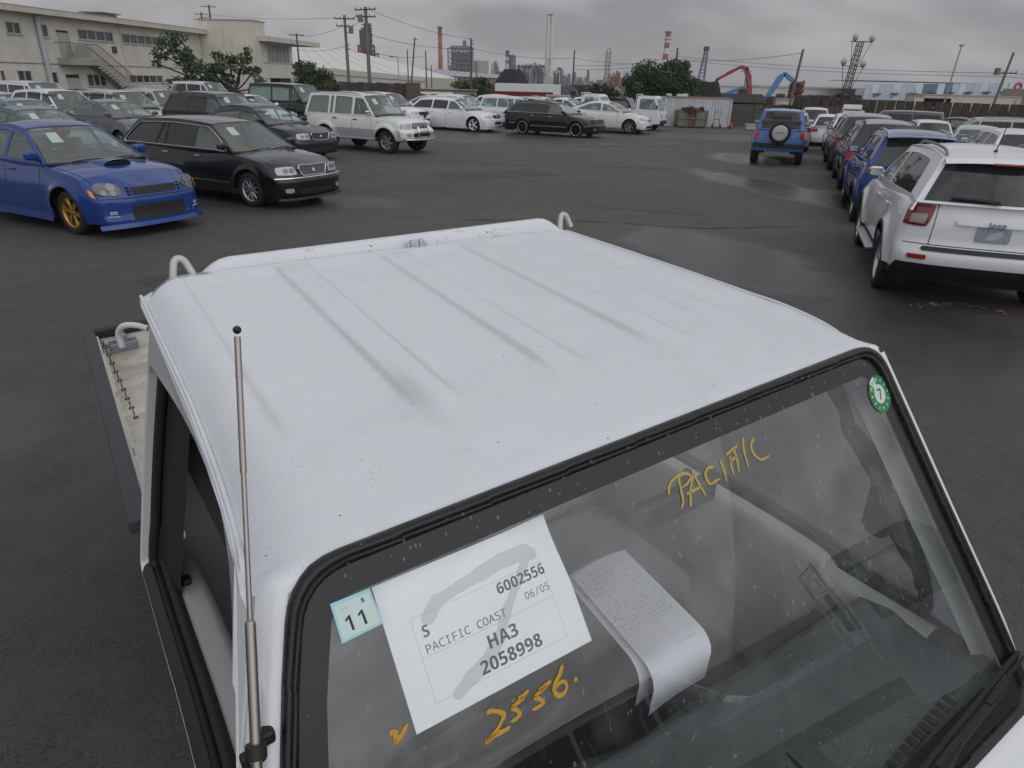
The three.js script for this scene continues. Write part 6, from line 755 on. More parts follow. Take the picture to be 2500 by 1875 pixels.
    for (let k = 0; k <= 18; k++) put('baluster', bar([5.2 + k * 0.227, 3.2, 1.28], [5.2 + k * 0.227, 4.48, 1.28], 0.02, 5), rail, s); for (let k = 1; k < 22; k++) { const x = 9.3 + k * 0.236, y = 3.1 - (x - 9.3) * 0.572; put('baluster', bar([x, y - 0.1, 1.28], [x, y + 1.35, 1.28], 0.02, 5), rail, s); } }
  put('stair_tower', uvBox(box(3.2, 8.1, 6.9, 31.6, 4.05, 3.5)), wall, B); put('tower_cap', box(3.4, 0.1, 7.1, 31.6, 8.15, 3.5), std([0.3, 0.3, 0.3], 0.7), B); put('downpipe', bar([29.96, 8, 3.1], [29.96, 0, 3.1], 0.06), wall, B);
  { const g = new THREE.Group(); void g; const s = new THREE.Shape([new THREE.Vector2(0, 0), new THREE.Vector2(9.5, 0), new THREE.Vector2(9.5, 6.1), new THREE.Vector2(0, 6.1)]); for (const [a, b, c, d] of [[0.6, 8.6, 3.7, 5.75], [0.5, 8.5, 0.02, 1.85]]) s.holes.push(new THREE.Path([new THREE.Vector2(a, c), new THREE.Vector2(a, d), new THREE.Vector2(b, d), new THREE.Vector2(b, c)])); const e = new THREE.ExtrudeGeometry(s, { depth: 0.25, bevelEnabled: false }); e.translate(31, 0, 6.8); put('wing_wall', e, wall, B); put('wing_wall', [uvBox(box(0.25, 6.1, 12, 40.4, 3.05, 1)), box(9.4, 5.9, 0.1, 35.8, 3, 1.0)], wall, B); }
  win(31.6, 39.6, 3.7, 5.72, 7, 7.0, curtain); put('garage_recess', box(8, 1.8, 0.1, 35.5, 0.92, 5.4), darkIn, B);
  put('wing_roof', uvBox(box(16.6, 0.55, 13.5, 39.2, 6.24, 1.6)), fascia, B);
  put('wall_lamp', box(0.3, 0.12, 0.4, 30.0, 2.6, 6.4), M.black, B);
}
// ------------------------------------------------------------------ trees and shrubs
const bark = std([0.045, 0.036, 0.028], 0.95), leafM = (r, g, b) => phys([r, g, b], { roughness: 0.65, transmission: 0.25, thickness: 0 });
function tree(name, label, pos, clumps, o = {}) {
  const t = thing(name, label, o.cat || 'tree', pos), r = rng(o.seed || 1), limbs = [], base = o.base || [0, 0, 0], fork = [base[0] + (o.lean || 0), (o.forkY || 1), base[2]];
  if (!o.noTrunk) { limbs.push(tube([base, [(base[0] + fork[0]) / 2 + 0.06, fork[1] / 2, base[2]], fork], (o.tr || 0.14), 8, 7)); for (const [x, y, z] of clumps) limbs.push(tube([fork, [(fork[0] + x) / 2 + (r() - 0.5) * 0.4, (fork[1] + y) / 2 - 0.15, (fork[2] + z) / 2], [x, y, z]], (o.tr || 0.14) * 0.4, 8, 5)); put('trunk', limbs, bark, t); }
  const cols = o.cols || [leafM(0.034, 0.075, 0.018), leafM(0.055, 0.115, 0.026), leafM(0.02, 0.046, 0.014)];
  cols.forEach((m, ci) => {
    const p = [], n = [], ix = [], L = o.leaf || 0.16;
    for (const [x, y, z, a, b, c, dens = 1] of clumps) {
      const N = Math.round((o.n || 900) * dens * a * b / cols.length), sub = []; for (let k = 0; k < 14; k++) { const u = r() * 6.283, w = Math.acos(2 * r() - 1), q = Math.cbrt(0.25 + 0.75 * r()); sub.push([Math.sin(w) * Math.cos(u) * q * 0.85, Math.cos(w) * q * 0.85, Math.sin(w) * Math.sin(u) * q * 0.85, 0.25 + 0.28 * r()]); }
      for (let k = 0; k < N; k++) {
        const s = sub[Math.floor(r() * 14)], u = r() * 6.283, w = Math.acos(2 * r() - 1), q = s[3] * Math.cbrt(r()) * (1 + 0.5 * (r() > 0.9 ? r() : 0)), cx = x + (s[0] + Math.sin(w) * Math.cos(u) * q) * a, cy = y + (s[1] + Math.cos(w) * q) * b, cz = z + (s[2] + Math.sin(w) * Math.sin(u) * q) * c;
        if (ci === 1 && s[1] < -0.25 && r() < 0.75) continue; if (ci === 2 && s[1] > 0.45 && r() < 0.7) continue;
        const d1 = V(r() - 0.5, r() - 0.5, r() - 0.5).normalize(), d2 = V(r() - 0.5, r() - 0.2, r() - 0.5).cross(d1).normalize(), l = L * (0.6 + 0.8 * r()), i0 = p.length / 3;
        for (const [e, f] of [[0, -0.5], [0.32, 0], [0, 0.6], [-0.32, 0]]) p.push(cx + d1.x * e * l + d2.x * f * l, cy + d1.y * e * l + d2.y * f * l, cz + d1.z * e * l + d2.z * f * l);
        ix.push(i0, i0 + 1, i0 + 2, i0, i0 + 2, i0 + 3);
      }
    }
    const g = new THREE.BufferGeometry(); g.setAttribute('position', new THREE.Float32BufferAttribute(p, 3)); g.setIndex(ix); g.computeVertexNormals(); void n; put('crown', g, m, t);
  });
  return t;
}
const bt = tree('broadleaf_tree', 'spreading green tree with open crown in front of the office block', [-24.0, 0, -58], [[-3.2, 4.3, 0, 0.9, 0.7, 1.0], [-2.4, 4.7, 0, 0.7, 0.45, 0.8], [-3.9, 3.6, 0, 0.7, 0.5, 0.8], [-2.4, 3.6, 0, 1.0, 0.6, 1.0], [-1.6, 2.9, 0, 1.0, 0.6, 1.0], [-0.8, 2.2, 0, 1.4, 0.7, 1.2], [-2.6, 1.5, 0.2, 1.5, 0.6, 1.2], [-0.9, 1.3, 0, 1.4, 0.6, 1.2], [0.4, 2.7, 0, 0.9, 0.55, 0.9], [1.3, 3.3, 0, 0.8, 0.45, 0.8], [0.5, 3.5, 0, 0.5, 0.35, 0.6], [2.5, 3.3, 0, 0.6, 0.5, 0.7], [2.1, 2.6, 0, 0.8, 0.4, 0.8], [3.1, 2.5, 0, 0.6, 0.5, 0.6], [3.5, 1.7, 0, 0.5, 0.5, 0.6], [3.3, 0.9, 0, 0.45, 0.5, 0.5], [2.8, 3.9, 0, 0.3, 0.3, 0.4], [-4.4, 2.9, 0, 0.4, 0.3, 0.4], [1.2, 1.9, 0, 0.8, 0.4, 0.8]], { seed: 3, n: 620, leaf: 0.24, base: [1.3, 0, 0], lean: 0.2, forkY: 1.0, tr: 0.15, cols: [leafM(0.04, 0.085, 0.02), leafM(0.065, 0.125, 0.03), leafM(0.022, 0.05, 0.016)] });
tree('leafy_tree', 'dark leafy tree at the right corner of the office block', [-20.6, 0, -74], [[-0.9, 2.6, 0, 1.4, 1.1, 1.2], [0.6, 2.1, 0, 1.4, 0.9, 1.2], [-0.2, 1.4, 0, 2.0, 0.9, 1.2], [1.6, 1.4, 0, 0.9, 0.6, 0.9]], { seed: 5, n: 1250, leaf: 0.23, forkY: 0.8 });
tree('leafy_tree', 'two lobed green tree in front of the sheds below the coal heap', [-5.0, 0, -84], [[-1.3, 1.6, 0, 1.3, 0.7, 1.0], [0.6, 1.7, 0, 1.2, 1.0, 1.0], [1.4, 1.1, 0, 1.1, 0.7, 1.0], [-0.6, 0.9, 0, 1.4, 0.6, 1.0]], { seed: 7, n: 1250, leaf: 0.23, forkY: 0.6 });
tree('leafy_tree', 'large dense green tree behind the white shipping container', [14.0, 0, -75], [[-1.0, 3.4, 0, 1.5, 1.1, 1.4], [1.6, 3.3, 0, 1.6, 1.2, 1.4], [-2.0, 2.2, 0, 1.6, 1.3, 1.4], [0.4, 2.4, 0.3, 2.0, 1.3, 1.6], [2.8, 2.3, 0, 1.4, 1.1, 1.3], [0.2, 1.2, 0, 3.2, 1.1, 1.5], [3.2, 1.6, 0, 0.9, 0.8, 0.9], [1.2, 4.1, 0, 0.7, 0.6, 0.7], [2.6, 4.0, 0, 0.5, 0.5, 0.5]], { seed: 9, n: 1250, leaf: 0.23, forkY: 1.0 });
tree('leafy_tree', 'smaller hazy green tree left of the large dense tree', [8.9, 0, -80], [[0, 1.5, 0, 1.4, 0.8, 1.1], [-1.0, 0.9, 0, 1.1, 0.7, 1.0], [1.1, 1.0, 0, 1.0, 0.7, 1.0]], { seed: 11, n: 700, leaf: 0.3, forkY: 0.6, cols: [leafM(0.035, 0.06, 0.022), leafM(0.05, 0.085, 0.03), leafM(0.025, 0.045, 0.018)] });
tree('dry_bush', 'rust brown dry bush at the foot of the floodlight mast', [27.4, 0, -62.5], [[0, 1.35, 0, 1.2, 0.55, 0.9], [1.2, 1.2, 0, 0.8, 0.45, 0.8], [-1.2, 1.1, 0, 0.8, 0.4, 0.8]], { seed: 13, n: 600, leaf: 0.22, cat: 'bush', forkY: 0.5, tr: 0.06, cols: [leafM(0.07, 0.035, 0.018), leafM(0.045, 0.03, 0.018), leafM(0.035, 0.04, 0.015)] });
tree('creeper', 'green creeper hanging over the top of the weathered grey fence', [17.2, 0, -45.9], [[-0.8, 1.18, 0, 1.4, 0.16, 0.2], [1.1, 1.12, 0, 0.8, 0.2, 0.2]], { seed: 15, n: 1500, leaf: 0.14, cat: 'plant', noTrunk: 1, cols: [leafM(0.05, 0.075, 0.02), leafM(0.03, 0.05, 0.015)] });
tree('shrub', 'dark green shrub beside the blue shutter of the cream store building', [52, 0, -92], [[0, -0.2, 0, 1.5, 0.7, 1]], { seed: 17, n: 500, leaf: 0.3, cat: 'shrub', noTrunk: 1 });
tree('shrub', 'brownish hedge in front of the brown wall left of the sheds', [-17.2, 0, -66], [[0, 1.3, 0, 1.5, 0.5, 0.6]], { seed: 19, n: 800, leaf: 0.25, cat: 'shrub', noTrunk: 1, cols: [leafM(0.07, 0.06, 0.02), leafM(0.05, 0.055, 0.02)] });

// ------------------------------------------------------------------ poles and wires
const woodP = M.woodPole, concP = std([0.16, 0.155, 0.15], 0.9);
function pole(name, label, x, z, h, o = {}) {
  const t = thing(name, label, 'pole', [x, 0, z]), dx = o.lean || 0; put('shaft', bar([0, 0, 0], [dx, h, 0], o.r || 0.13, 10, (o.r || 0.13) * 0.75), o.m || woodP, t);
  for (const [y, w, tilt = 0] of o.arms || []) put('crossarm', [beam([dx * y / h - w / 2, y - tilt, 0.1], [dx * y / h + w / 2, y + tilt, 0.1], 0.09, 0.09), ...[-0.46, -0.2, 0.2, 0.46].map((k) => cyl(0.035, 0.025, 0.16, 6, dx * y / h + k * w, y + 0.04 + k * 2 * tilt, 0.1))], std([0.06, 0.06, 0.06], 0.8), t);
  for (const [ox, y] of o.cans || []) put('transformer', [cyl(0.22, 0.22, 0.5, 12, dx * y / h + ox, y, 0.1), box(0.5, 0.05, 0.1, dx * y / h + ox / 2, y + 0.1, 0.1)], std([0.15, 0.15, 0.155], 0.6), t);
  for (const y of o.pegs || []) put('insulator', box(0.3, 0.07, 0.12, dx * y / h + 0.12, y, 0), M.black, t);
  return t;
}
pole('utility_pole', 'utility pole with two crossarms and small transformer, left one of the front pair', -16.2, -70, 7.4, { arms: [[7.1, 1.9], [6.5, 1.6]], cans: [[0.55, 5.9]], pegs: [5.0, 4.6], r: 0.16, m: concP });
pole('utility_pole', 'tallest utility pole with top transformer, right one of the front pair', -12.6, -62, 7.45, { arms: [[7.25, 1.7, 0.05], [6.75, 1.6]], cans: [[-0.45, 6.35]], pegs: [4.2, 4.6], r: 0.17, m: concP });
pole('utility_pole', 'thin leaning pole before the white warehouse end', -11.95, -80, 6.2, { lean: 0.75, pegs: [6.0], r: 0.09 });
pole('utility_pole', 'bare thin dark pole left of the leaning pole', -12.15, -80.6, 5.1, { r: 0.07 });
pole('utility_pole', 'slim pole standing at the warehouse gable corner', -10.1, -80, 5.0, { r: 0.08 });
pole('utility_pole', 'short thin pole just right of the warehouse gable corner', -9.65, -81, 3.6, { r: 0.06 });
pole('utility_pole', 'dark pole with insulators in front of the blue grey boiler house', -5.25, -80, 6.25, { pegs: [6.0, 5.7, 5.3, 4.9], r: 0.12 });
pole('utility_pole', 'low thin pole in the trees right of the boiler house', -4.75, -81, 4.1, { r: 0.06 });
pole('utility_pole', 'bare dark pole alone right of the tall white stack', 5.75, -80, 5.4, { r: 0.1 });
pole('utility_pole', 'dark pole above the large dense tree right of the striped chimney', 18.75, -90, 6.3, { pegs: [5.7, 5.4], r: 0.12 });
pole('utility_pole', 'grey wooden pole standing before the blue grabber arm', 20.1, -54.6, 4.85, { lean: 0.35, r: 0.11, m: std([0.14, 0.13, 0.12], 0.9) });
pole('utility_pole', 'leaning utility pole with small transformer at the far right', 38.6, -60, 5.25, { lean: 0.55, cans: [[-0.75, 3.6]], arms: [[3.75, 1.6]], r: 0.12, m: concP });
pole('utility_pole', 'distant pole with crossarm rising behind the office block roof', -54.5, -130, 11.6, { arms: [[11.3, 2.2], [10.7, 2.6, 0.2]], r: 0.18 });
pole('utility_pole', 'pole top with crossarm behind the stair tower of the office block', -52.2, -128, 12.6, { arms: [[12.3, 2.6]], r: 0.18 });
pole('utility_pole', 'pole with stay behind the right end of the office block roof', -27.3, -92, 6.9, { arms: [[6.7, 1.8]], r: 0.12 });
pole('utility_pole', 'small distant pole with crossarm between the two grabber arms', 45.6, -150, 5.0, { arms: [[4.9, 2.2]], r: 0.14, m: concP });
{ const t = thing('street_lamp', 'thin grey lamp post with bent arm left of the leaning pole', 'lamp post', [-13.1, 0, -80]); put('post', tube([[0, 0, 0], [0, 3.6, 0], [0, 4.2, 0], [-0.15, 4.3, 0], [-0.6, 4.3, 0]], 0.05, 24, 6), std([0.3, 0.32, 0.33], 0.5), t); put('lamp_head', box(0.4, 0.1, 0.2, -0.7, 4.3, 0, 0.03), M.steelGrey, t); }
{ const t = thing('street_lamp', 'tall thin grey lamp mast before the cream store building', 'lamp post', [40.45, 0, -70]); put('post', bar([0, 0, 0], [0.25, 6.1, 0], 0.09, 8, 0.06), std([0.3, 0.31, 0.32], 0.5), t); put('lamp_head', box(0.35, 0.16, 0.25, 0.25, 6.2, 0, 0.04), M.steelGrey, t); }
const wireM = std([0.06, 0.06, 0.065], 0.8);
function wire(label, pts, r = 0.016) { tag(put('power_line', pts.slice(1).map((b, i) => { const a = pts[i], m = []; for (let k = 0; k <= 10; k++) { const t = k / 10; m.push([lerp(a[0], b[0], t), lerp(a[1], b[1], t) - 0.35 * 4 * t * (1 - t), lerp(a[2], b[2], t)]); } return tube(m, r, 10, 4); }), wireM), label, 'wire'); }
wire('upper power line sagging from the front poles across to the dark pole', [[-53.5, 11.4, -130], [-16.8, 7.15, -70], [-12.4, 7.3, -62], [-5.2, 6.2, -80]]);
wire('thin power line from the tallest pole past the tall white stack to the far poles', [[-12.2, 5.4, -62], [-5.2, 5.3, -80], [5.8, 4.6, -80], [18.8, 4.7, -90]]);
wire('upper of two long power lines crossing above the grabbers to the right pole', [[5.8, 3.9, -80], [18.8, 5.4, -90], [38.9, 3.75, -60], [70, 4.3, -70]]);
wire('lower of two long power lines crossing above the grabbers to the right pole', [[5.8, 3.5, -80], [18.8, 5.0, -90], [38.6, 3.5, -60], [70, 4.0, -70]]);
wire('faint power line from the dark pole behind the tree to the wooden pole', [[18.9, 5.1, -90], [20.4, 4.6, -54.6]]);
wire('power line from the office block roof pole to the left front pole', [[-27.3, 6.7, -92], [-16.4, 6.5, -70], [-12.9, 6.7, -62]]);
wire('low power line behind the front poles over the warehouse roof', [[-27.3, 5.2, -92], [-16.2, 4.9, -70], [-12.6, 4.3, -62], [-10.1, 4.5, -80]]);

// ------------------------------------------------------------------ sheds, walls, container and things along the back of the yard
{ const t = thing('warehouse', 'long white tented warehouse with pale roof behind the front poles', 'warehouse', [0, 0, 0]), rM = std([0.62, 0.61, 0.58], 0.8), wM = std([0.48, 0.46, 0.40], 0.85);
  const e0 = [-40, 4.0, -114], e1 = [-15.3, 2.42, -120], r0 = [-46, 7.6, -140], r1 = [-30.5, 6.5, -137], b1 = [-12.5, 2.3, -150], b0 = [-52, 4, -165];
  const quad = (a, b, c, d) => grid(8, 8, (u, v) => [0, 1, 2].map((k) => lerp(lerp(a[k], b[k], u), lerp(d[k], c[k], u), v)));
  put('roof', [quad(e0, e1, r1, r0), quad(e1, b1, r1, r1), quad(b1, b0, r0, r1)], rM, t);
  const dn = (p, y) => [p[0], y, p[2]]; put('wall', [quad(dn(e0, -2), dn(e1, -2), e1, e0), quad(dn(e1, -2), dn(b1, -2), b1, e1), quad(dn(b1, -2), dn(b0, -2), b0, b1)], wM, t);
  put('eave_band', quad([e0[0], e0[1] - 1.15, e0[2] + 0.1], [e1[0], e1[1] - 0.72, e1[2] + 0.1], [e1[0], e1[1] - 0.62, e1[2] + 0.1], [e0[0], e0[1] - 1.0, e0[2] + 0.1]), std([0.2, 0.19, 0.17], 0.9), t);
  for (let k = 1; k < 9; k++) { const f = k / 9, p = [0, 1, 2].map((i) => lerp(e0[i], e1[i], f)), q = [0, 1, 2].map((i) => lerp(r0[i], r1[i], f)); put('roof_seam', bar([p[0], p[1] + 0.02, p[2]], [q[0], q[1] + 0.02, q[2]], 0.04, 4), std([0.5, 0.49, 0.46], 0.9), t); put('wall_post', box(0.12, 6, 0.1, p[0], p[1] - 3.6, p[2] + 0.06), wM, t); } }
{ const t = thing('grey_warehouse', 'grey ridged warehouse between the white warehouse and the coal heap', 'warehouse', [0, 0, -150]), rM = std([0.36, 0.37, 0.38], 0.7), wM = std([0.25, 0.25, 0.25], 0.85);
  put('roof', [grid(24, 4, (u, v) => [lerp(-21, -4.4, u), lerp(lerp(4.2, 3.3, u), lerp(2.9, 2.6, u), v), lerp(-14, 0, v)]), grid(10, 3, (u, v) => [lerp(-21, -16, u), lerp(4.2, 1.2, v) - 0.2 * u, lerp(-13, -1, u * v)])], rM, t); put('wall', [box(17, 4.6, 0.3, -12.6, 0.35, -0.6), box(0.3, 5, 13, -20.8, 0.3, -7)], wM, t); for (let k = 0; k < 12; k++) put('roof_rib', bar([lerp(-21, -4.4, k / 11), lerp(4.25, 3.35, k / 11), -14], [lerp(-21, -4.4, k / 11), lerp(2.95, 2.65, k / 11), 0], 0.05, 4), rM, t); }
{ const t = thing('brown_wall', 'dark brown boarded wall left of the low sheds', 'wall', [-10.2, 0, -54]); for (let k = 0; k < 13; k++) put('board', box(0.44, 1.95 - 0.05 * (k % 3), 0.06, -2.8 + k * 0.45, 0.98, 0.02 * (k % 2)), k % 4 ? std([0.055, 0.042, 0.034], 0.9) : std([0.075, 0.058, 0.045], 0.9), t); put('end_pier', box(1.0, 2.0, 0.5, 2.4, 1.0, 0), std([0.10, 0.08, 0.065], 0.9), t); }
{ const t = thing('shed', 'low white shed with torn pale awning below the warehouses', 'shed', [-7.7, 0, -76]); put('wall', [box(6.4, 1.25, 1.5, 0, 0.62, -0.8)], std([0.36, 0.36, 0.36], 0.8), t); put('roof', box(6.7, 0.08, 2, 0, 1.29, -0.6), std([0.25, 0.25, 0.25], 0.8), t); put('awning', grid(14, 5, (u, v) => [lerp(-2.7, 0.9, u), lerp(1.12, 0.82, v) + 0.05 * Math.sin(u * 17) * v, 0.05 + 0.7 * v]), std([0.58, 0.55, 0.44], 0.85), t); for (let k = 0; k < 5; k++) put('wall_panel', box(0.34, 1.1, 0.05, 1.3 + k * 0.42, 0.6, 0.0), std([0.38, 0.39, 0.4], 0.7), t); put('window', box(0.5, 0.35, 0.05, 2.9, 0.75, 0.04), std([0.12, 0.07, 0.05], 0.8), t); }
{ const t = thing('articulated_truck', 'white box trailer with dark rounded tractor cab behind the red container', 'truck', [1, 0, -75]); put('trailer_box', box(6.7, 1.2, 1.6, -0.15, 1.42, -0.3, 0.03), std([0.6, 0.62, 0.62], 0.5), t); put('chassis', box(8.6, 0.25, 1.2, 0.6, 0.65, -0.3), M.dark, t); const s = shape(roundPoly([[3.3, 0.45], [5.2, 0.45], [5.1, 1.0], [4.6, 1.7], [4.0, 1.95], [3.3, 1.98]], [0.02, 0.1, 0.15, 0.3, 0.3, 0.02], 5)), e = new THREE.ExtrudeGeometry(s, { depth: 1.5, bevelEnabled: true, bevelSize: 0.04, bevelThickness: 0.04 }); e.translate(0, 0, -1.05); put('cab', e, paint(0.11, 0.115, 0.12), t); put('windshield', box(0.05, 0.5, 1.2, 4.95, 1.25, -0.3), M.blackGloss, t); put('side_window', box(0.5, 0.4, 0.02, 4.45, 1.25, 0.52), M.blackGloss, t); for (const x of [-2.6, -1.9, 3.0, 4.6]) for (const z of [0.35, -0.95]) addWheel(t, x, 0.35, z, 0.35, 0.2, RIM.steel, M.alloy, z < 0); put('door_mirror', box(0.1, 0.3, 0.1, 5.3, 1.25, 0.55), M.black, t); }
{ const t = thing('red_container', 'faded red shipping container in front of the white box trailer', 'container', [0.25, 0, -68]); put('side_panel', grid(220, 1, (u, v) => [lerp(-2.8, 2.8, u), lerp(0.1, 1.32, v), 0.04 * Math.sign(Math.sin(u * 150))]), std([0.20, 0.018, 0.022], 0.6), t); put('roof', box(5.6, 0.06, 1.6, 0, 1.32, -0.8), std([0.22, 0.03, 0.03], 0.7), t); put('frame', [box(5.7, 0.1, 0.1, 0, 1.33, 0), box(5.7, 0.12, 0.1, 0, 0.06, 0), box(0.1, 1.3, 0.1, -2.82, 0.66, 0), box(0.1, 1.3, 0.1, 2.82, 0.66, 0)], std([0.17, 0.02, 0.02], 0.6), t); put('stencil', [0, 1].map((k) => box(0.35, 0.05, 0.01, 1.3, 1.05 - k * 0.09, 0.06)), M.paper, t); }
{ const t = thing('hut', 'small beige hut with dull pink roof beside the red container', 'hut', [3.3, 0, -62]); put('wall', box(1.9, 1.15, 1.4, 0, 0.58, -0.7), std([0.42, 0.36, 0.30], 0.85), t); put('roof', box(2.1, 0.12, 1.7, 0, 1.2, -0.65), std([0.40, 0.31, 0.28], 0.8), t); put('door', box(0.55, 0.95, 0.03, 0.1, 0.5, 0.02), std([0.52, 0.46, 0.36], 0.7), t); }
{ const t = thing('dark_fence', 'dark wooden fence right of the small hut behind the white saloon', 'fence', [6.5, 0, -61]); for (let k = 0; k < 16; k++) put('board', box(0.3, 1.1 + 0.06 * (k % 3), 0.05, -2.3 + k * 0.31, 0.55, 0.02 * (k % 2)), k % 3 ? std([0.05, 0.042, 0.036], 0.9) : std([0.07, 0.055, 0.045], 0.9), t); }
{ const t = thing('shipping_container', 'white corrugated shipping container with rusty top edge', 'container', [10.75, 0, -43.9], -0.02), wm = dirty(0.55, 0.57, 0.60, 0.6);
  put('side_panel', grid(240, 2, (u, v) => { const q = (u * 22) % 1, w = q < 0.3 ? 0 : q < 0.5 ? (q - 0.3) * 5 : q < 0.8 ? 1 : (1 - q) * 5; return [lerp(-1.94, 1.94, u), lerp(0.08, 1.62, v), -0.03 * w]; }, (u, v) => [u * 3, v]), wm, t);
  put('frame', [box(4.0, 0.07, 0.09, 0, 0.05, 0), box(0.09, 1.66, 0.09, -1.98, 0.83, 0), box(0.09, 1.66, 0.09, 1.98, 0.83, 0)], wm, t); put('top_rail', box(4.0, 0.06, 0.09, 0, 1.655, 0), dirty(0.40, 0.27, 0.2, 2), t); put('roof', box(3.9, 0.03, 1.6, 0, 1.63, -0.85), wm, t); put('end_wall', [box(0.04, 1.55, 1.6, 1.97, 0.85, -0.85), box(0.04, 1.55, 1.6, -1.97, 0.85, -0.85)], wm, t); put('back_wall', box(3.9, 1.55, 0.04, 0, 0.85, -1.66), wm, t); put('corner_casting', [[-1.97, 1.71], [1.97, 1.66], [-1.97, 0.05], [1.97, 0.05]].map(([x, y]) => box(0.13, 0.1, 0.13, x, y, 0, 0.01)), M.rust, t); }
tag(put('rooftop_boxes', [box(0.3, 0.12, 0.25, 9.0, 1.75, -44.2, 0.02), box(0.5, 0.14, 0.3, 9.7, 1.73, -44.1, 0.05), box(0.3, 0.16, 0.3, 10.0, 1.75, -44.3, 0.02)], std([0.5, 0.51, 0.52], 0.8)), 'pale odds and ends lying on top of the white container', 'boxes');
{ const t = thing('dumpster', 'rusty green steel skip heaped with scrap before the white container', 'dumpster', [10.3, 0, -43.0]), gm = dirty(0.20, 0.215, 0.17, 1), rm = dirty(0.15, 0.085, 0.055, 2); put('front_panel', [box(0.5, 0.9, 0.05, -0.55, 0.5, 0.02), box(0.62, 0.9, 0.05, 0.53, 0.5, 0.02)], gm, t); put('rusty_panel', box(0.52, 0.9, 0.05, -0.05, 0.5, 0.015), rm, t); put('end_wall', [box(0.05, 0.9, 1.1, -0.82, 0.5, -0.5), box(0.05, 0.9, 1.1, 0.85, 0.5, -0.5)], gm, t); put('back_panel', box(1.7, 0.9, 0.05, 0, 0.5, -1.05), gm, t); put('floor', box(1.7, 0.05, 1.1, 0, 0.08, -0.5), rm, t); for (const x of [-0.8, -0.32, 0.22, 0.84]) put('rib', box(0.07, 0.95, 0.1, x, 0.5, 0.05), gm, t); put('rail', box(1.75, 0.05, 0.1, 0, 0.5, 0.05), gm, t); }
{ const r = rng(31), g = []; for (let k = 0; k < 26; k++) { const b = box(0.12 + 0.25 * r(), 0.06 + 0.12 * r(), 0.1 + 0.2 * r()); b.rotateX(r() * 3); b.rotateY(r() * 3); b.translate(9.6 + 1.4 * r(), 0.9 + 0.14 * r(), -43.5 + 0.6 * r()); g.push(b); } tag(put('scrap', g, std([0.05, 0.035, 0.03], 0.9)), 'dark mixed scrap heaped in the rusty skip', 'scrap', null, 'stuff'); }
tag(put('red_sack', [box(0.4, 0.16, 0.3, 10.62, 1.04, -43.1, 0.06), box(0.14, 0.14, 0.2, 10.85, 1.06, -43.1, 0.04)], std([0.45, 0.06, 0.05], 0.7)), 'red and white sack on top of the scrap in the skip', 'sack');
{ const t = thing('hand_cart', 'grey upright hand cart leaning before the white container', 'cart', [11.73, 0, -42.9]), m = std([0.12, 0.12, 0.125], 0.6); put('frame', [bar([-0.18, 0.1, 0], [-0.16, 0.9, -0.1], 0.018), bar([0.18, 0.1, 0], [0.16, 0.9, -0.1], 0.018), bar([-0.16, 0.9, -0.1], [0.16, 0.9, -0.1], 0.018), bar([-0.18, 0.5, -0.05], [0.18, 0.5, -0.05], 0.03), bar([-0.18, 0.25, 0], [0.18, 0.25, 0], 0.015)], m, t); put('toe_plate', box(0.46, 0.03, 0.25, 0, 0.1, 0.12), m, t); for (const s of [-1, 1]) { const w = new THREE.TorusGeometry(0.09, 0.03, 8, 16); w.rotateY(Math.PI / 2); w.translate(s * 0.24, 0.12, -0.02); put('wheel', w, M.tyre, t); } }
{ const t = thing('grey_fence', 'weathered grey concrete panel fence right of the white container', 'fence', [16.4, 0, -46]), a = dirty(0.085, 0.078, 0.068, 1), b = dirty(0.11, 0.10, 0.085, 1); for (let k = 0; k < 12; k++) put('fence_panel', box(0.6, 1.28, 0.07, -3.2 + k * 0.61, 0.64, 0.015 * (k % 2)), k % 3 ? a : b, t); for (let k = 0; k < 5; k++) put('post', box(0.1, 1.34, 0.12, -3.2 + k * 1.7, 0.67, 0.05), b, t); }
tag(put('white_crate', [box(0.56, 0.26, 0.4, 13.55, 0.15, -42.3, 0.02), box(0.6, 0.05, 0.44, 13.55, 0.3, -42.3, 0.01)], std([0.33, 0.37, 0.37], 0.7)), 'pale green low crate on the ground before the grey fence', 'crate');
{ const g = new THREE.LatheGeometry([[0.0, 0], [0.09, 0], [0.11, 0.12], [0.1, 0.25], [0.06, 0.3], [0, 0.31]].map(([a, b]) => new THREE.Vector2(a, b)), 14); g.translate(12.5, 0.02, -42.6); tag(put('red_drum', g, std([0.33, 0.06, 0.05], 0.6)), 'small dull red drum right of the white container', 'drum'); }
{ const t = thing('rust_wall', 'long rust brown sheet pile wall along the back right', 'wall', [0, 0, 0]), a = dirty(0.060, 0.036, 0.030, 1), b = dirty(0.045, 0.028, 0.024, 1); for (let k = 0; k < 44; k++) { const f = k / 44, x = lerp(13.8, 46, f), z = lerp(-60, -58, f); put('sheet_pile', box(0.62, lerp(1.62, 1.28, f) + 0.03 * (k % 2), 0.12, x, 0.8, z + 0.07 * (k % 2)), k % 2 ? a : b, t); } }
{ const t = thing('gate_pier', 'cream concrete gate pier behind the small blue off-roader', 'pier', [20.7, 0, -57.5]); put('pier', box(1.3, 1.45, 0.6, 0, 0.72, 0), std([0.40, 0.38, 0.33], 0.85), t); put('door', box(0.75, 1.1, 0.05, 0.05, 0.65, 0.31), std([0.5, 0.48, 0.40], 0.8), t); put('cap', box(1.4, 0.1, 0.7, 0, 1.48, 0), std([0.3, 0.28, 0.25], 0.9), t); }
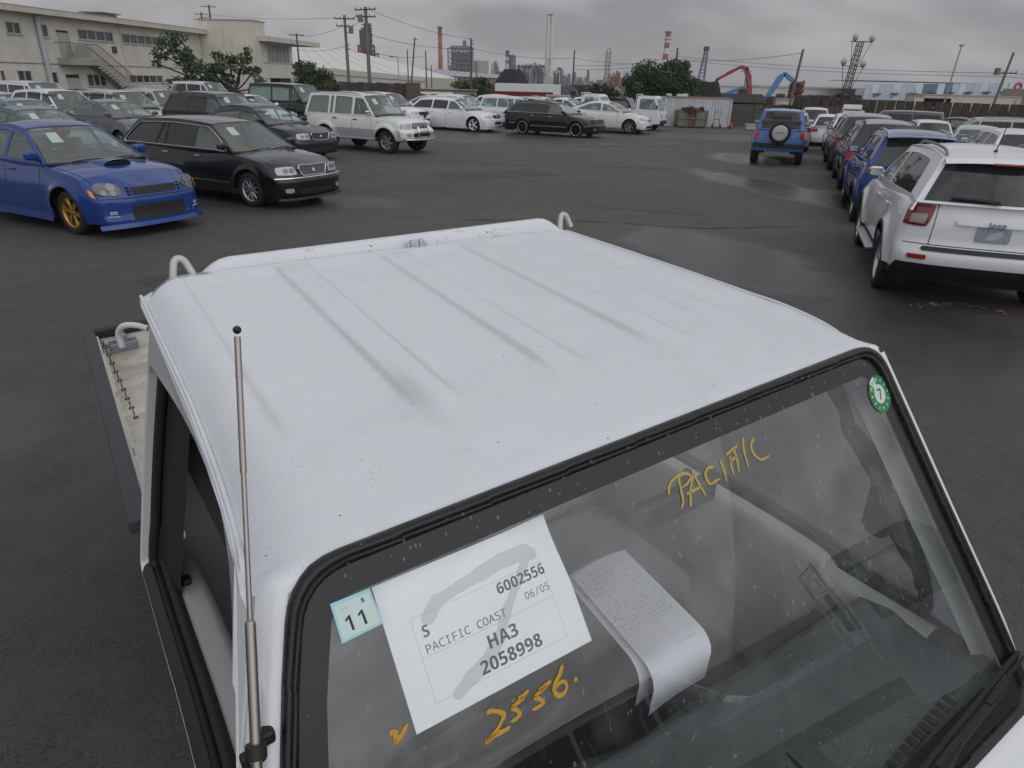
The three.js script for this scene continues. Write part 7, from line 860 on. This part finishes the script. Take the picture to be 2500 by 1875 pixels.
{ const t = thing('low_shed', 'low dark roofed shed with white strip behind the container end', 'shed', [18.0, 0, -59]); put('wall', box(2.6, 0.95, 1, 0, 0.5, -0.3), std([0.5, 0.5, 0.49], 0.8), t); put('roof', grid(6, 3, (u, v) => [lerp(-1.6, 1.8, u), lerp(1.75, 1.12, v), lerp(-1.0, 0.5, v)]), std([0.03, 0.03, 0.032], 0.9), t); put('window_strip', [-0.9, -0.3, 0.3, 0.9].map((x) => box(0.4, 0.2, 0.03, x, 0.85, 0.22)), std([0.62, 0.63, 0.62], 0.6), t); }
// heaps of coal and scrap
function heap(name, label, x, z, w, h, d, c, seed, flat = 0) { const g = grid(40, 30, (u, v) => { const a = u * 2 - 1, b = v * 2 - 1, q = Math.hypot(a, b); let y = h * clamp((1 - q) / (1 - flat)); y += (fbm(u * 7 + seed, v * 7, 4) - 0.5) * h * 0.22 * sm(1, 0.8, q); return [x + a * w / 2, y - 0.1, z + b * d / 2]; }); tag(put(name, g, std(c, 0.95)), label, 'heap'); }
heap('coal_heap', 'conical heap of black coal below the refinery pipework', -1.4, -132, 9.5, 4.1, 14, [0.012, 0.012, 0.013], 3, 0.3);
heap('coal_heap', 'flat topped black heap left of the red grabber', 21.6, -87, 5.6, 2.75, 6, [0.014, 0.012, 0.012], 5, 0.62);
heap('scrap_heap', 'low dark scrap heap behind the smaller hazy tree', 6.5, -90, 9, 2.0, 7, [0.02, 0.016, 0.015], 7, 0.5);
heap('scrap_heap', 'dark scrap heap between the two grabbers', 27.6, -66, 10, 1.75, 4, [0.018, 0.015, 0.015], 9, 0.5);
// grabbers
function arm(list, w, m, t, n) { put(n, list.map(([a, b, k]) => beam(a, b, w * (k || 1), w * 0.8)), m, t); }
{ const t = thing('red_grabber', 'red material handler with long bent arm and black grab', 'excavator', [0, 0, -90]), m = std([0.30, 0.045, 0.03], 0.55); put('boom', [beam([28.3, 0.4, 0], [27.65, 3.6, 0], 0.55, 0.5), beam([27.7, 3.4, 0], [27.3, 4.25, 0], 0.42, 0.4)], m, t); put('stick', [beam([27.45, 4.2, 0], [26.6, 4.4, 0], 0.4, 0.4), beam([26.7, 4.45, 0], [24.1, 3.05, 0], 0.3, 0.34)], m, t); put('hydraulic_ram', [bar([28.0, 2.2, 0.3], [26.9, 4.1, 0.3], 0.07), bar([26.4, 4.45, 0.2], [24.9, 3.75, 0.2], 0.07)], M.steelGrey, t); put('grab', [beam([24.05, 3.1, 0], [23.8, 2.6, 0], 0.25, 0.4), beam([23.8, 2.7, 0], [23.65, 2.0, 0.1], 0.3, 0.3), beam([23.95, 2.7, 0], [24.15, 2.0, -0.1], 0.2, 0.3)], M.black, t); put('machine_house', [box(2.2, 1.4, 2, 28.6, 0.7, -0.8, 0.1)], m, t); put('crawler_track', [box(3, 0.6, 0.6, 28.5, 0.3, 0.6, 0.25), box(3, 0.6, 0.6, 28.5, 0.3, -1.8, 0.25)], M.black, t); put('cab', box(0.9, 1.3, 1, 27.0, 1.4, 0.6, 0.06), M.blackGloss, t); }
{ const t = thing('blue_machine', 'light blue low boom and cab standing left of the red grabber arm', 'excavator', [0, 0, -97]), m = std([0.07, 0.22, 0.48], 0.5); put('boom', [beam([26.3, 0.95, 0], [29.3, 2.1, 0], 0.5, 0.5)], m, t); put('cab', [box(1.3, 1.3, 1.2, 29.6, 1.45, 0, 0.06)], std([0.03, 0.06, 0.08], 0.3), t); put('cab_window', box(0.5, 0.6, 0.04, 29.5, 1.6, 0.62), std([0.25, 0.35, 0.4], 0.2), t); put('crawler_track', box(3.4, 0.8, 2.4, 29, 0.4, -0.2, 0.3), M.black, t); }
{ const t = thing('blue_grabber', 'light blue material handler arm holding rusty scrap, by the wooden pole', 'excavator', [0, 0, -100]), m = std([0.07, 0.20, 0.45], 0.5), r = rng(77); put('boom', [beam([33.4, 0.3, 0], [35.0, 3.6, 0], 0.55, 0.5), beam([34.9, 3.4, 0], [35.6, 3.95, 0], 0.5, 0.45)], m, t); put('stick', [beam([35.5, 3.95, 0], [36.9, 3.05, 0], 0.5, 0.45)], m, t); put('hydraulic_ram', bar([34.3, 1.6, 0.3], [35.4, 3.6, 0.3], 0.08), M.steelGrey, t); put('machine_house', box(2.6, 1.2, 2, 34.2, 0.5, -1, 0.1), m, t); put('cab', box(0.9, 1.0, 1, 35.3, 1.0, 0.5, 0.06), M.blackGloss, t); const g = []; for (let k = 0; k < 60; k++) { const b = box(0.5 + 0.6 * r(), 0.1 + 0.2 * r(), 0.3); b.rotateZ(r() * 6); b.rotateY(r() * 3); b.translate(37.4 + (r() - 0.5) * 1.6, 2.0 + (r() - 0.5) * 1.5, (r() - 0.5)); g.push(b); } put('grab', [beam([36.9, 3.1, 0], [37.2, 2.0, 0], 0.3, 0.4)], M.rust, t); tag(put('scrap_load', g, M.rust, t), null, null, null, 'stuff'); put('crawler_track', box(3.4, 0.8, 2.4, 34, 0.3, -0.6, 0.3), M.black, t); }
// floodlight mast
{ const t = thing('floodlight_mast', 'lattice floodlight mast with four round lamps leaning above the right row', 'floodlight mast', [30.7, 0, -70]), m = std([0.05, 0.045, 0.045], 0.7), L = [], P = (y, s) => [0.0 + y * 0.105 + s * 0.27 * (1 - y * 0.03), y, s * 0.0];
  for (const zz of [-0.2, 0.2]) for (const s of [-1, 1]) L.push(bar([P(0.4, s)[0], 0, zz], [P(6.3, s)[0], 6.3, zz], 0.045)); for (let k = 0; k < 15; k++) { const y = 0.6 + k * 0.38; for (const zz of [-0.2, 0.2]) L.push(bar([P(y, -1)[0], y, zz], [P(y + 0.38, 1)[0], y + 0.38, zz], 0.022, 5), bar([P(y, -1)[0], y, zz], [P(y, 1)[0], y, zz], 0.022, 5)); } put('lattice', L, m, t);
  put('crossbeam', [bar([-0.25, 6.3, 0], [1.75, 6.3, 0], 0.045), bar([-0.6, 4.25, 0], [1.5, 4.25, 0], 0.04), bar([-0.1, 6.3, 0], [0.15, 4.4, 0], 0.025), bar([1.7, 6.3, 0], [0.9, 4.4, 0], 0.025), bar([-0.55, 4.25, 0], [-0.15, 2.3, 0], 0.025), bar([1.45, 4.25, 0], [0.55, 2.0, 0], 0.025)], m, t);
  for (const [x, y] of [[0.12, 6.65], [1.68, 6.6], [-0.5, 4.6], [1.35, 4.45]]) { const d = new THREE.LatheGeometry([[0, 0.1], [0.2, 0.06], [0.33, -0.06]].map(([a, b]) => new THREE.Vector2(a, b)), 20); d.rotateX(Math.PI / 2); d.rotateY(0.25); d.translate(x, y, 0.05); const f = grp('floodlight', t); put('reflector', d, std([0.34, 0.34, 0.34], 0.4, 0.2), f); put('lamp_body', cyl(0.08, 0.1, 0.25, 10, x, y - 0.36, 0), m, f); } }
// big stores on the right
{ const t = thing('blue_white_store', 'long blue and white panelled store with small gantries at far right', 'building', [0, 0, -180]), a = std([0.44, 0.50, 0.57], 0.6), b = std([0.58, 0.62, 0.66], 0.6), c = std([0.12, 0.17, 0.24], 0.7); for (let k = 0; k < 30; k++) { const f = k / 30, x = 84 + k * 1.75, h = lerp(3.3, 5.1, f); put('wall_panel', box(1.7, h + 3, 0.3, x + 0.85, (h - 3) / 2, 0), k % 3 === 1 ? b : k > 7 && k < 12 ? c : a, t); } put('roof', box(53, 0.15, 20, 110, 4.2, -10.2), std([0.3, 0.34, 0.38], 0.7), t); for (let k = 0; k < 9; k++) { const g = grp('gantry', t), x = 87 + k * 4.4, y = lerp(1.3, 2.6, k / 8); put('platform', box(1.9, 0.14, 1, x, y, 0.6), M.dark, g); put('brace', [beam([x - 0.8, y - 0.9, 0.3], [x + 0.6, y - 0.1, 0.9], 0.1, 0.1), bar([x, y, 0.9], [x + 0.3, y + 0.7, 0.6], 0.08)], c, g); } put('sign_panel', box(5, 3.0, 0.2, 121, 3.3, 0.3), b, t); { const tor = new THREE.TorusGeometry(0.75, 0.26, 10, 28); tor.translate(120.6, 3.7, 0.5); put('sign_emblem', tor, std([0.42, 0.06, 0.09], 0.6), t); } }
{ const t = thing('cream_store', 'cream store building with blue shutter under the blue and white store', 'building', [0, 0, -120]), m = std([0.50, 0.46, 0.38], 0.85); put('wall', [box(24, 3.4, 6, 78, 0.0, -3), box(6, 3.2, 3, 67.4, -0.4, -1.5)], m, t); put('upper_step', box(5, 4.6, 6, 84.5, 0.6, -2.6), std([0.30, 0.25, 0.20], 0.9), t); put('shutter', box(4.0, 1.7, 0.1, 71.6, -0.9, 0.05), std([0.07, 0.14, 0.24], 0.6), t); put('roof_edge', box(24.3, 0.12, 6.3, 78, 1.74, -3), std([0.38, 0.35, 0.3], 0.9), t); put('ladder', bar([80, -1, 0.2], [81, 1.4, 0.2], 0.06), M.steelGrey, t); }
{ const t = thing('long_white_store', 'long low off-white store behind the grabbers', 'building', [0, 0, -200]); put('wall', box(40, 6, 20, 71, -0.95, -10), std([0.52, 0.49, 0.44], 0.85), t); put('roof_edge', box(40.4, 0.2, 20.4, 71, 2.12, -10), std([0.4, 0.38, 0.35], 0.9), t); put('side_block', box(6, 5, 8, 90, -1.8, -4), std([0.45, 0.42, 0.37], 0.9), t); }
{ const t = thing('boundary_wall', 'dark brown boundary wall below the cream store at far right', 'wall', [0, 0, 0]); for (let k = 0; k < 14; k++) put('wall_panel', box(2.4, 1.0, 0.15, 41 + k * 2.45, 0.2, -66 - 0.6 * k), k % 2 ? std([0.06, 0.05, 0.045], 0.9) : std([0.05, 0.04, 0.036], 0.9), t); }

// ------------------------------------------------------------------ the works on the skyline
const far = { steel: std([0.16, 0.17, 0.18], 0.8), dark: std([0.07, 0.07, 0.075], 0.85), pale: std([0.42, 0.42, 0.42], 0.8), blue: std([0.16, 0.21, 0.27], 0.8), red: std([0.33, 0.065, 0.035], 0.8), orange: std([0.36, 0.11, 0.05], 0.8), white: std([0.58, 0.57, 0.56], 0.8) };
function stripes(name, label, x, z, r0, r1, y0, h, bands) { const t = thing(name, label, 'chimney', [x, 0, z]); const n = bands.length; bands.forEach((m, k) => put('band', cyl(lerp(r0, r1, k / n), lerp(r0, r1, (k + 1) / n), h / n, 18, 0, y0 + k * h / n, 0), m, t)); put('cap_ring', cyl(r1 * 1.35, r1 * 1.35, h * 0.02, 18, 0, y0 + h * 0.975, 0), far.dark, t); put('platform', cyl(r1 * 1.5, r1 * 1.5, 0.3, 14, 0, y0 + h * 0.86, 0), far.dark, t); return t; }
stripes('striped_chimney', 'rusty orange red banded chimney left of the boiler house', -64, -600, 2.0, 1.5, 0, 39.3, [far.orange, far.orange, far.orange, far.orange, far.orange, std([0.40, 0.16, 0.09], 0.8), far.red, far.orange, far.red, std([0.14, 0.05, 0.04], 0.8)]);
stripes('striped_chimney', 'red and white banded chimney rising behind the large dense tree', 115.6, -600, 2.3, 2.0, 0, 40, [far.white, far.red, far.white, far.red, far.white, far.red, far.white, far.red, far.white, far.red].map((m, i) => (i === 9 ? far.red : m))).rotation.z = -0.02;
stripes('striped_chimney', 'short red and white chimney beside the blue tank', -10.3, -600, 1.8, 1.4, 0, 23.6, [far.red, far.red, far.red, far.red, far.white, far.white, far.orange, far.white, far.red, far.dark]);
{ const t = thing('stack_cluster', 'tall pale four flue stack in the middle of the skyline', 'chimney', [19.2, 0, -500]); for (const [x, z] of [[-1.2, 0.9], [1.2, 0.9], [-1.2, -0.9], [1.2, -0.9]]) put('flue', cyl(1.5, 1.3, 41.6, 14, x, 0, z), far.white, t); put('platform', [cyl(2.6, 2.6, 0.7, 16, 0, 41.2, 0), cyl(2.3, 2.3, 0.3, 12, 0, 38.6, 0), cyl(2.6, 2.6, 0.4, 12, 0, 14.5, 0)], far.steel, t); for (let k = 1; k < 9; k++) put('collar', cyl(2.3, 2.3, 0.25, 12, 0, k * 4.6, 0), far.pale, t); put('base_duct', [beam([1, 14, 2], [-1.5, 6, 2.6], 1.2, 1), box(6, 6, 5, 0, 2, 0)], far.pale, t); }
function lattice(x0, x1, y0, y1, d, nx, ny, r) { const g = []; for (let i = 0; i <= nx; i++) for (const z of [0, d]) g.push(bar([lerp(x0, x1, i / nx), y0, z], [lerp(x0, x1, i / nx), y1, z], r, 4)); for (let j = 0; j <= ny; j++) { const y = lerp(y0, y1, j / ny); g.push(box(x1 - x0, r * 1.6, d + r, (x0 + x1) / 2, y, d / 2)); if (j < ny) for (let i = 0; i < nx; i++) g.push(bar([lerp(x0, x1, i / nx), y, d], [lerp(x0, x1, (i + 1) / nx), lerp(y0, y1, (j + 1) / ny), d], r * 0.6, 4)); } return g; }
{ const t = thing('boiler_house', 'blue grey steel boiler house with open floors on the skyline', 'industrial plant', [-44, 0, -550]); put('main_block', box(15, 11, 14, 0.5, 14.5, -9), far.blue, t); put('lower_block', box(17, 12, 14, 0, 5, -9), std([0.26, 0.28, 0.31], 0.8), t); put('top_block', [box(15.8, 2.4, 15, 0.5, 23, -9), box(3, 4, 3, 2.5, 24.5, -9)], std([0.11, 0.17, 0.23], 0.8), t); const fr = grp('open_frame', t); tag(put('steel_frame', lattice(-9, 9.5, 0, 22.5, 2, 7, 7, 0.32), far.steel, fr), null, null, null, 'stuff'); for (let k = 0; k < 4; k++) for (let j = 0; j < 3; j++) put('louvre_panel', box(3.0, 1.6, 0.4, -5.4 + k * 4, 11 + j * 4.4, -1.8), (k + j) % 2 ? far.dark : far.pale, t); put('stack', cyl(1.3, 1.2, 4.5, 12, 2.5, 23.5, -9), std([0.13, 0.05, 0.045], 0.8), t); }
{ const t = thing('storage_tank', 'pale round storage tank right of the boiler house', 'tank', [-26.5, 0, -500]); put('shell', cyl(5.4, 5.4, 13.3, 28, 0, 0, 0), std([0.36, 0.34, 0.30], 0.8), t); put('roof', cyl(5.5, 0.8, 0.9, 28, 0, 13.3, 0), far.pale, t); put('handrail', Array.from({ length: 14 }, (_, k) => bar([5.4 * Math.cos(k * 0.449), 13.3, 5.4 * Math.sin(k * 0.449)], [5.4 * Math.cos(k * 0.449), 14.4, 5.4 * Math.sin(k * 0.449)], 0.1, 4)), far.steel, t); put('spiral_stair', beam([-4, 1, 3.9], [4, 12.5, 3.9], 0.5, 0.8), far.steel, t); }
{ const t = thing('blue_tank', 'blue upright tank beside the short striped chimney', 'tank', [-6.3, 0, -600]); put('shell', cyl(2.8, 2.8, 20, 20, 0, 0, 0), std([0.06, 0.14, 0.22], 0.8), t); put('roof', cyl(2.8, 0.5, 0.9, 20, 0, 20, 0), std([0.1, 0.18, 0.25], 0.8), t); }
function plant(name, label, x, z, w, h, d, seed, mats, n = 60) { const t = thing(name, label, 'industrial plant', [x, 0, z]), r = rng(seed), hh = (q) => h * (0.55 + 0.45 * vn(q * 3.1 + seed, seed)); tag(put('steel_frame', lattice(-w / 2, w / 2, 0, h * 0.72, d, Math.max(2, Math.round(w / 2.6)), Math.max(3, Math.round(h / 2.4)), 0.15), mats[0], t), null, null, null, 'stuff');
  for (let k = 0; k < n; k++) { const m = mats[Math.floor(r() * mats.length)], q = r(), px = (q - 0.5) * w, s = 0.4 + 1.1 * r(); if (r() < 0.4) put('vessel', cyl(s * 0.6, s * 0.6, hh(q) * (0.4 + 0.6 * r()), 10, px, 0, r() * d), m, t); else if (r() < 0.6) put('plant_box', box(s * 1.8, s * 1.4, s, px, hh(q) * r(), r() * d), m, t); else put('pipe', bar([px, hh(q) * r(), d * r()], [px + (r() - 0.5) * 5, hh(q) * r(), d * r()], 0.18, 5), m, t); } return t; }
plant('refinery_block', 'tangled grey refinery pipework right of the blue tank', 5.6, -480, 20, 15, 8, 41, [far.steel, far.pale, std([0.25, 0.19, 0.16], 0.85), far.steel], 90);
plant('refinery_block', 'slim brown refinery tower left of the short striped chimney', -16, -480, 4, 16, 4, 43, [std([0.2, 0.17, 0.15], 0.85), far.steel, far.pale], 26);
plant('refinery_block', 'rust orange refinery block behind the smaller hazy tree', 63.5, -500, 7, 10, 5, 45, [far.orange, far.steel, std([0.28, 0.12, 0.08], 0.85)], 34);
plant('refinery_block', 'low hazy refinery equipment left of the paired columns', 38, -520, 16, 7, 5, 47, [far.pale, far.steel, std([0.3, 0.26, 0.24], 0.85)], 36);
plant('refinery_block', 'pale refinery vessels behind the large dense tree', 78, -500, 16, 13, 5, 49, [far.pale, far.steel, far.white], 40);
plant('refinery_block', 'low pipe bridge between white warehouse roof and banded chimney', -84, -520, 26, 9, 5, 51, [far.dark, far.steel, far.dark], 40);
plant('refinery_block', 'tall thin framed tower right of the tall pale stack', 27, -520, 6, 12, 4, 53, [far.steel, far.pale, far.dark], 22);
plant('refinery_block', 'dark low frames below the boiler house left side', -70, -540, 14, 10, 5, 55, [far.dark, far.steel, far.pale], 34);
plant('refinery_block', 'hazy frames and vessels just left of the tall pale stack', 10, -560, 12, 18, 6, 57, [far.pale, std([0.24, 0.2, 0.18], 0.85), far.steel], 44);
{ const t = thing('paired_columns', 'two slim pale distillation columns right of the bare dark pole', 'industrial plant', [58.8, 0, -500]); put('column', [cyl(1.0, 0.8, 21.4, 12, -1.1, 0, 0), cyl(0.9, 0.8, 21.2, 12, 1.1, 0, 0)], far.pale, t); for (let k = 1; k < 9; k++) put('platform', box(4.4, 0.25, 2.4, 0, k * 2.5, 0), far.steel, t); put('top_pipe', tube([[-1.1, 21, 0], [-0.6, 22.6, 0], [0.6, 22.6, 0], [1.1, 21, 0]], 0.3, 12, 6), far.steel, t); }
{ const t = thing('refinery_tower', 'dark bristling refinery tower with red steelwork behind the tallest pole', 'industrial plant', [-102, 0, -500]), r = rng(61); put('column', [cyl(2.6, 2.4, 34, 14, 1, 0, 0), cyl(1.6, 1.5, 30, 12, -3, 0, 1)], far.dark, t); for (let k = 0; k < 14; k++) put('platform', box(6 + 3 * r() - k * 0.1, 0.35, 5, 0.6, 9 + k * 1.85, 0.5), k % 3 ? far.dark : far.steel, t); tag(put('red_frame', lattice(-5.5, 5, 4, 21, 3, 5, 6, 0.35), std([0.22, 0.04, 0.035], 0.8), t), null, null, null, 'stuff'); tag(put('lower_frame', lattice(-8, 7.5, 0, 16, 5, 6, 6, 0.3), far.dark, t), null, null, null, 'stuff'); const g = []; for (let k = 0; k < 40; k++) g.push(bar([(r() - 0.5) * 8, 8 + 26 * r(), 1], [(r() - 0.5) * 9, 8 + 26 * r(), 2], 0.15, 4)); tag(put('pipework', g, far.dark, t), null, null, null, 'stuff'); }
{ const t = thing('crane_tower', 'blue grey lattice crane tower right of the large dense tree', 'crane', [61, 0, -250]), g = []; for (const s of [-1, 1]) for (const z of [0, 1.2]) g.push(bar([s * 1.3 - 0.3, 0, z], [s * 0.35 + 0.55, 13.2, z], 0.16, 5)); for (let k = 0; k < 10; k++) { const y = 2 + k * 1.1, a = lerp(1.3, 0.35, y / 13.2), c = lerp(-0.3, 0.55, y / 13.2); g.push(bar([c - a, y, 0], [c + a, y + 1.1, 0], 0.09, 4), bar([c + a, y, 1.2], [c - a, y + 1.1, 1.2], 0.09, 4)); } tag(put('lattice', g, std([0.12, 0.15, 0.21], 0.8), t), null, null, null, 'stuff'); put('head', box(1.5, 1.3, 1.6, 0.5, 13.2, 0.6), far.dark, t); put('base', box(3.2, 3.6, 2.6, -0.3, 1.8, 0.6), std([0.26, 0.24, 0.26], 0.8), t); }
{ const r = rng(71), g = []; for (let k = 0; k < 60; k++) { const x = -130 + 280 * r(), h = 2 + 7 * r() * r(); g.push(r() < 0.5 ? cyl(0.7, 0.6, h, 8, x, 0, -620 + 40 * r()) : box(3 + 6 * r(), h, 4, x, h / 2, -630 + 40 * r())); } for (const [x, h] of [[33, 7], [37, 8], [46, 9.5], [30, 6]]) g.push(cyl(1.1, 0.9, h, 8, x, 0, -500)); tag(put('distant_works', g, far.steel), 'low hazy line of distant works along the horizon', 'skyline', null, 'stuff'); }
tag(put('background_hill_sheds', [box(60, 5, 12, -95, 1, -230), box(50, 4, 10, 130, 0.6, -330)], std([0.3, 0.3, 0.3], 0.9)), 'distant low grey sheds at both ends of the yard horizon', 'sheds', null, 'stuff');

// ------------------------------------------------------------------ vehicles ahead of the light truck (seen only mirrored in its screen)
lightTruck('small_truck', 'white small truck mirrored large in the light truck windscreen', [7.0, 0.5], 69.7);
add(van({ paint: white, rearGlass: M.tint, sheet: 0 }), 'white_minivan', 'white minivan mirrored faintly in the light truck windscreen', 'van', [9.8, 4.6], 69.7);
renderer.render(scene, camera);
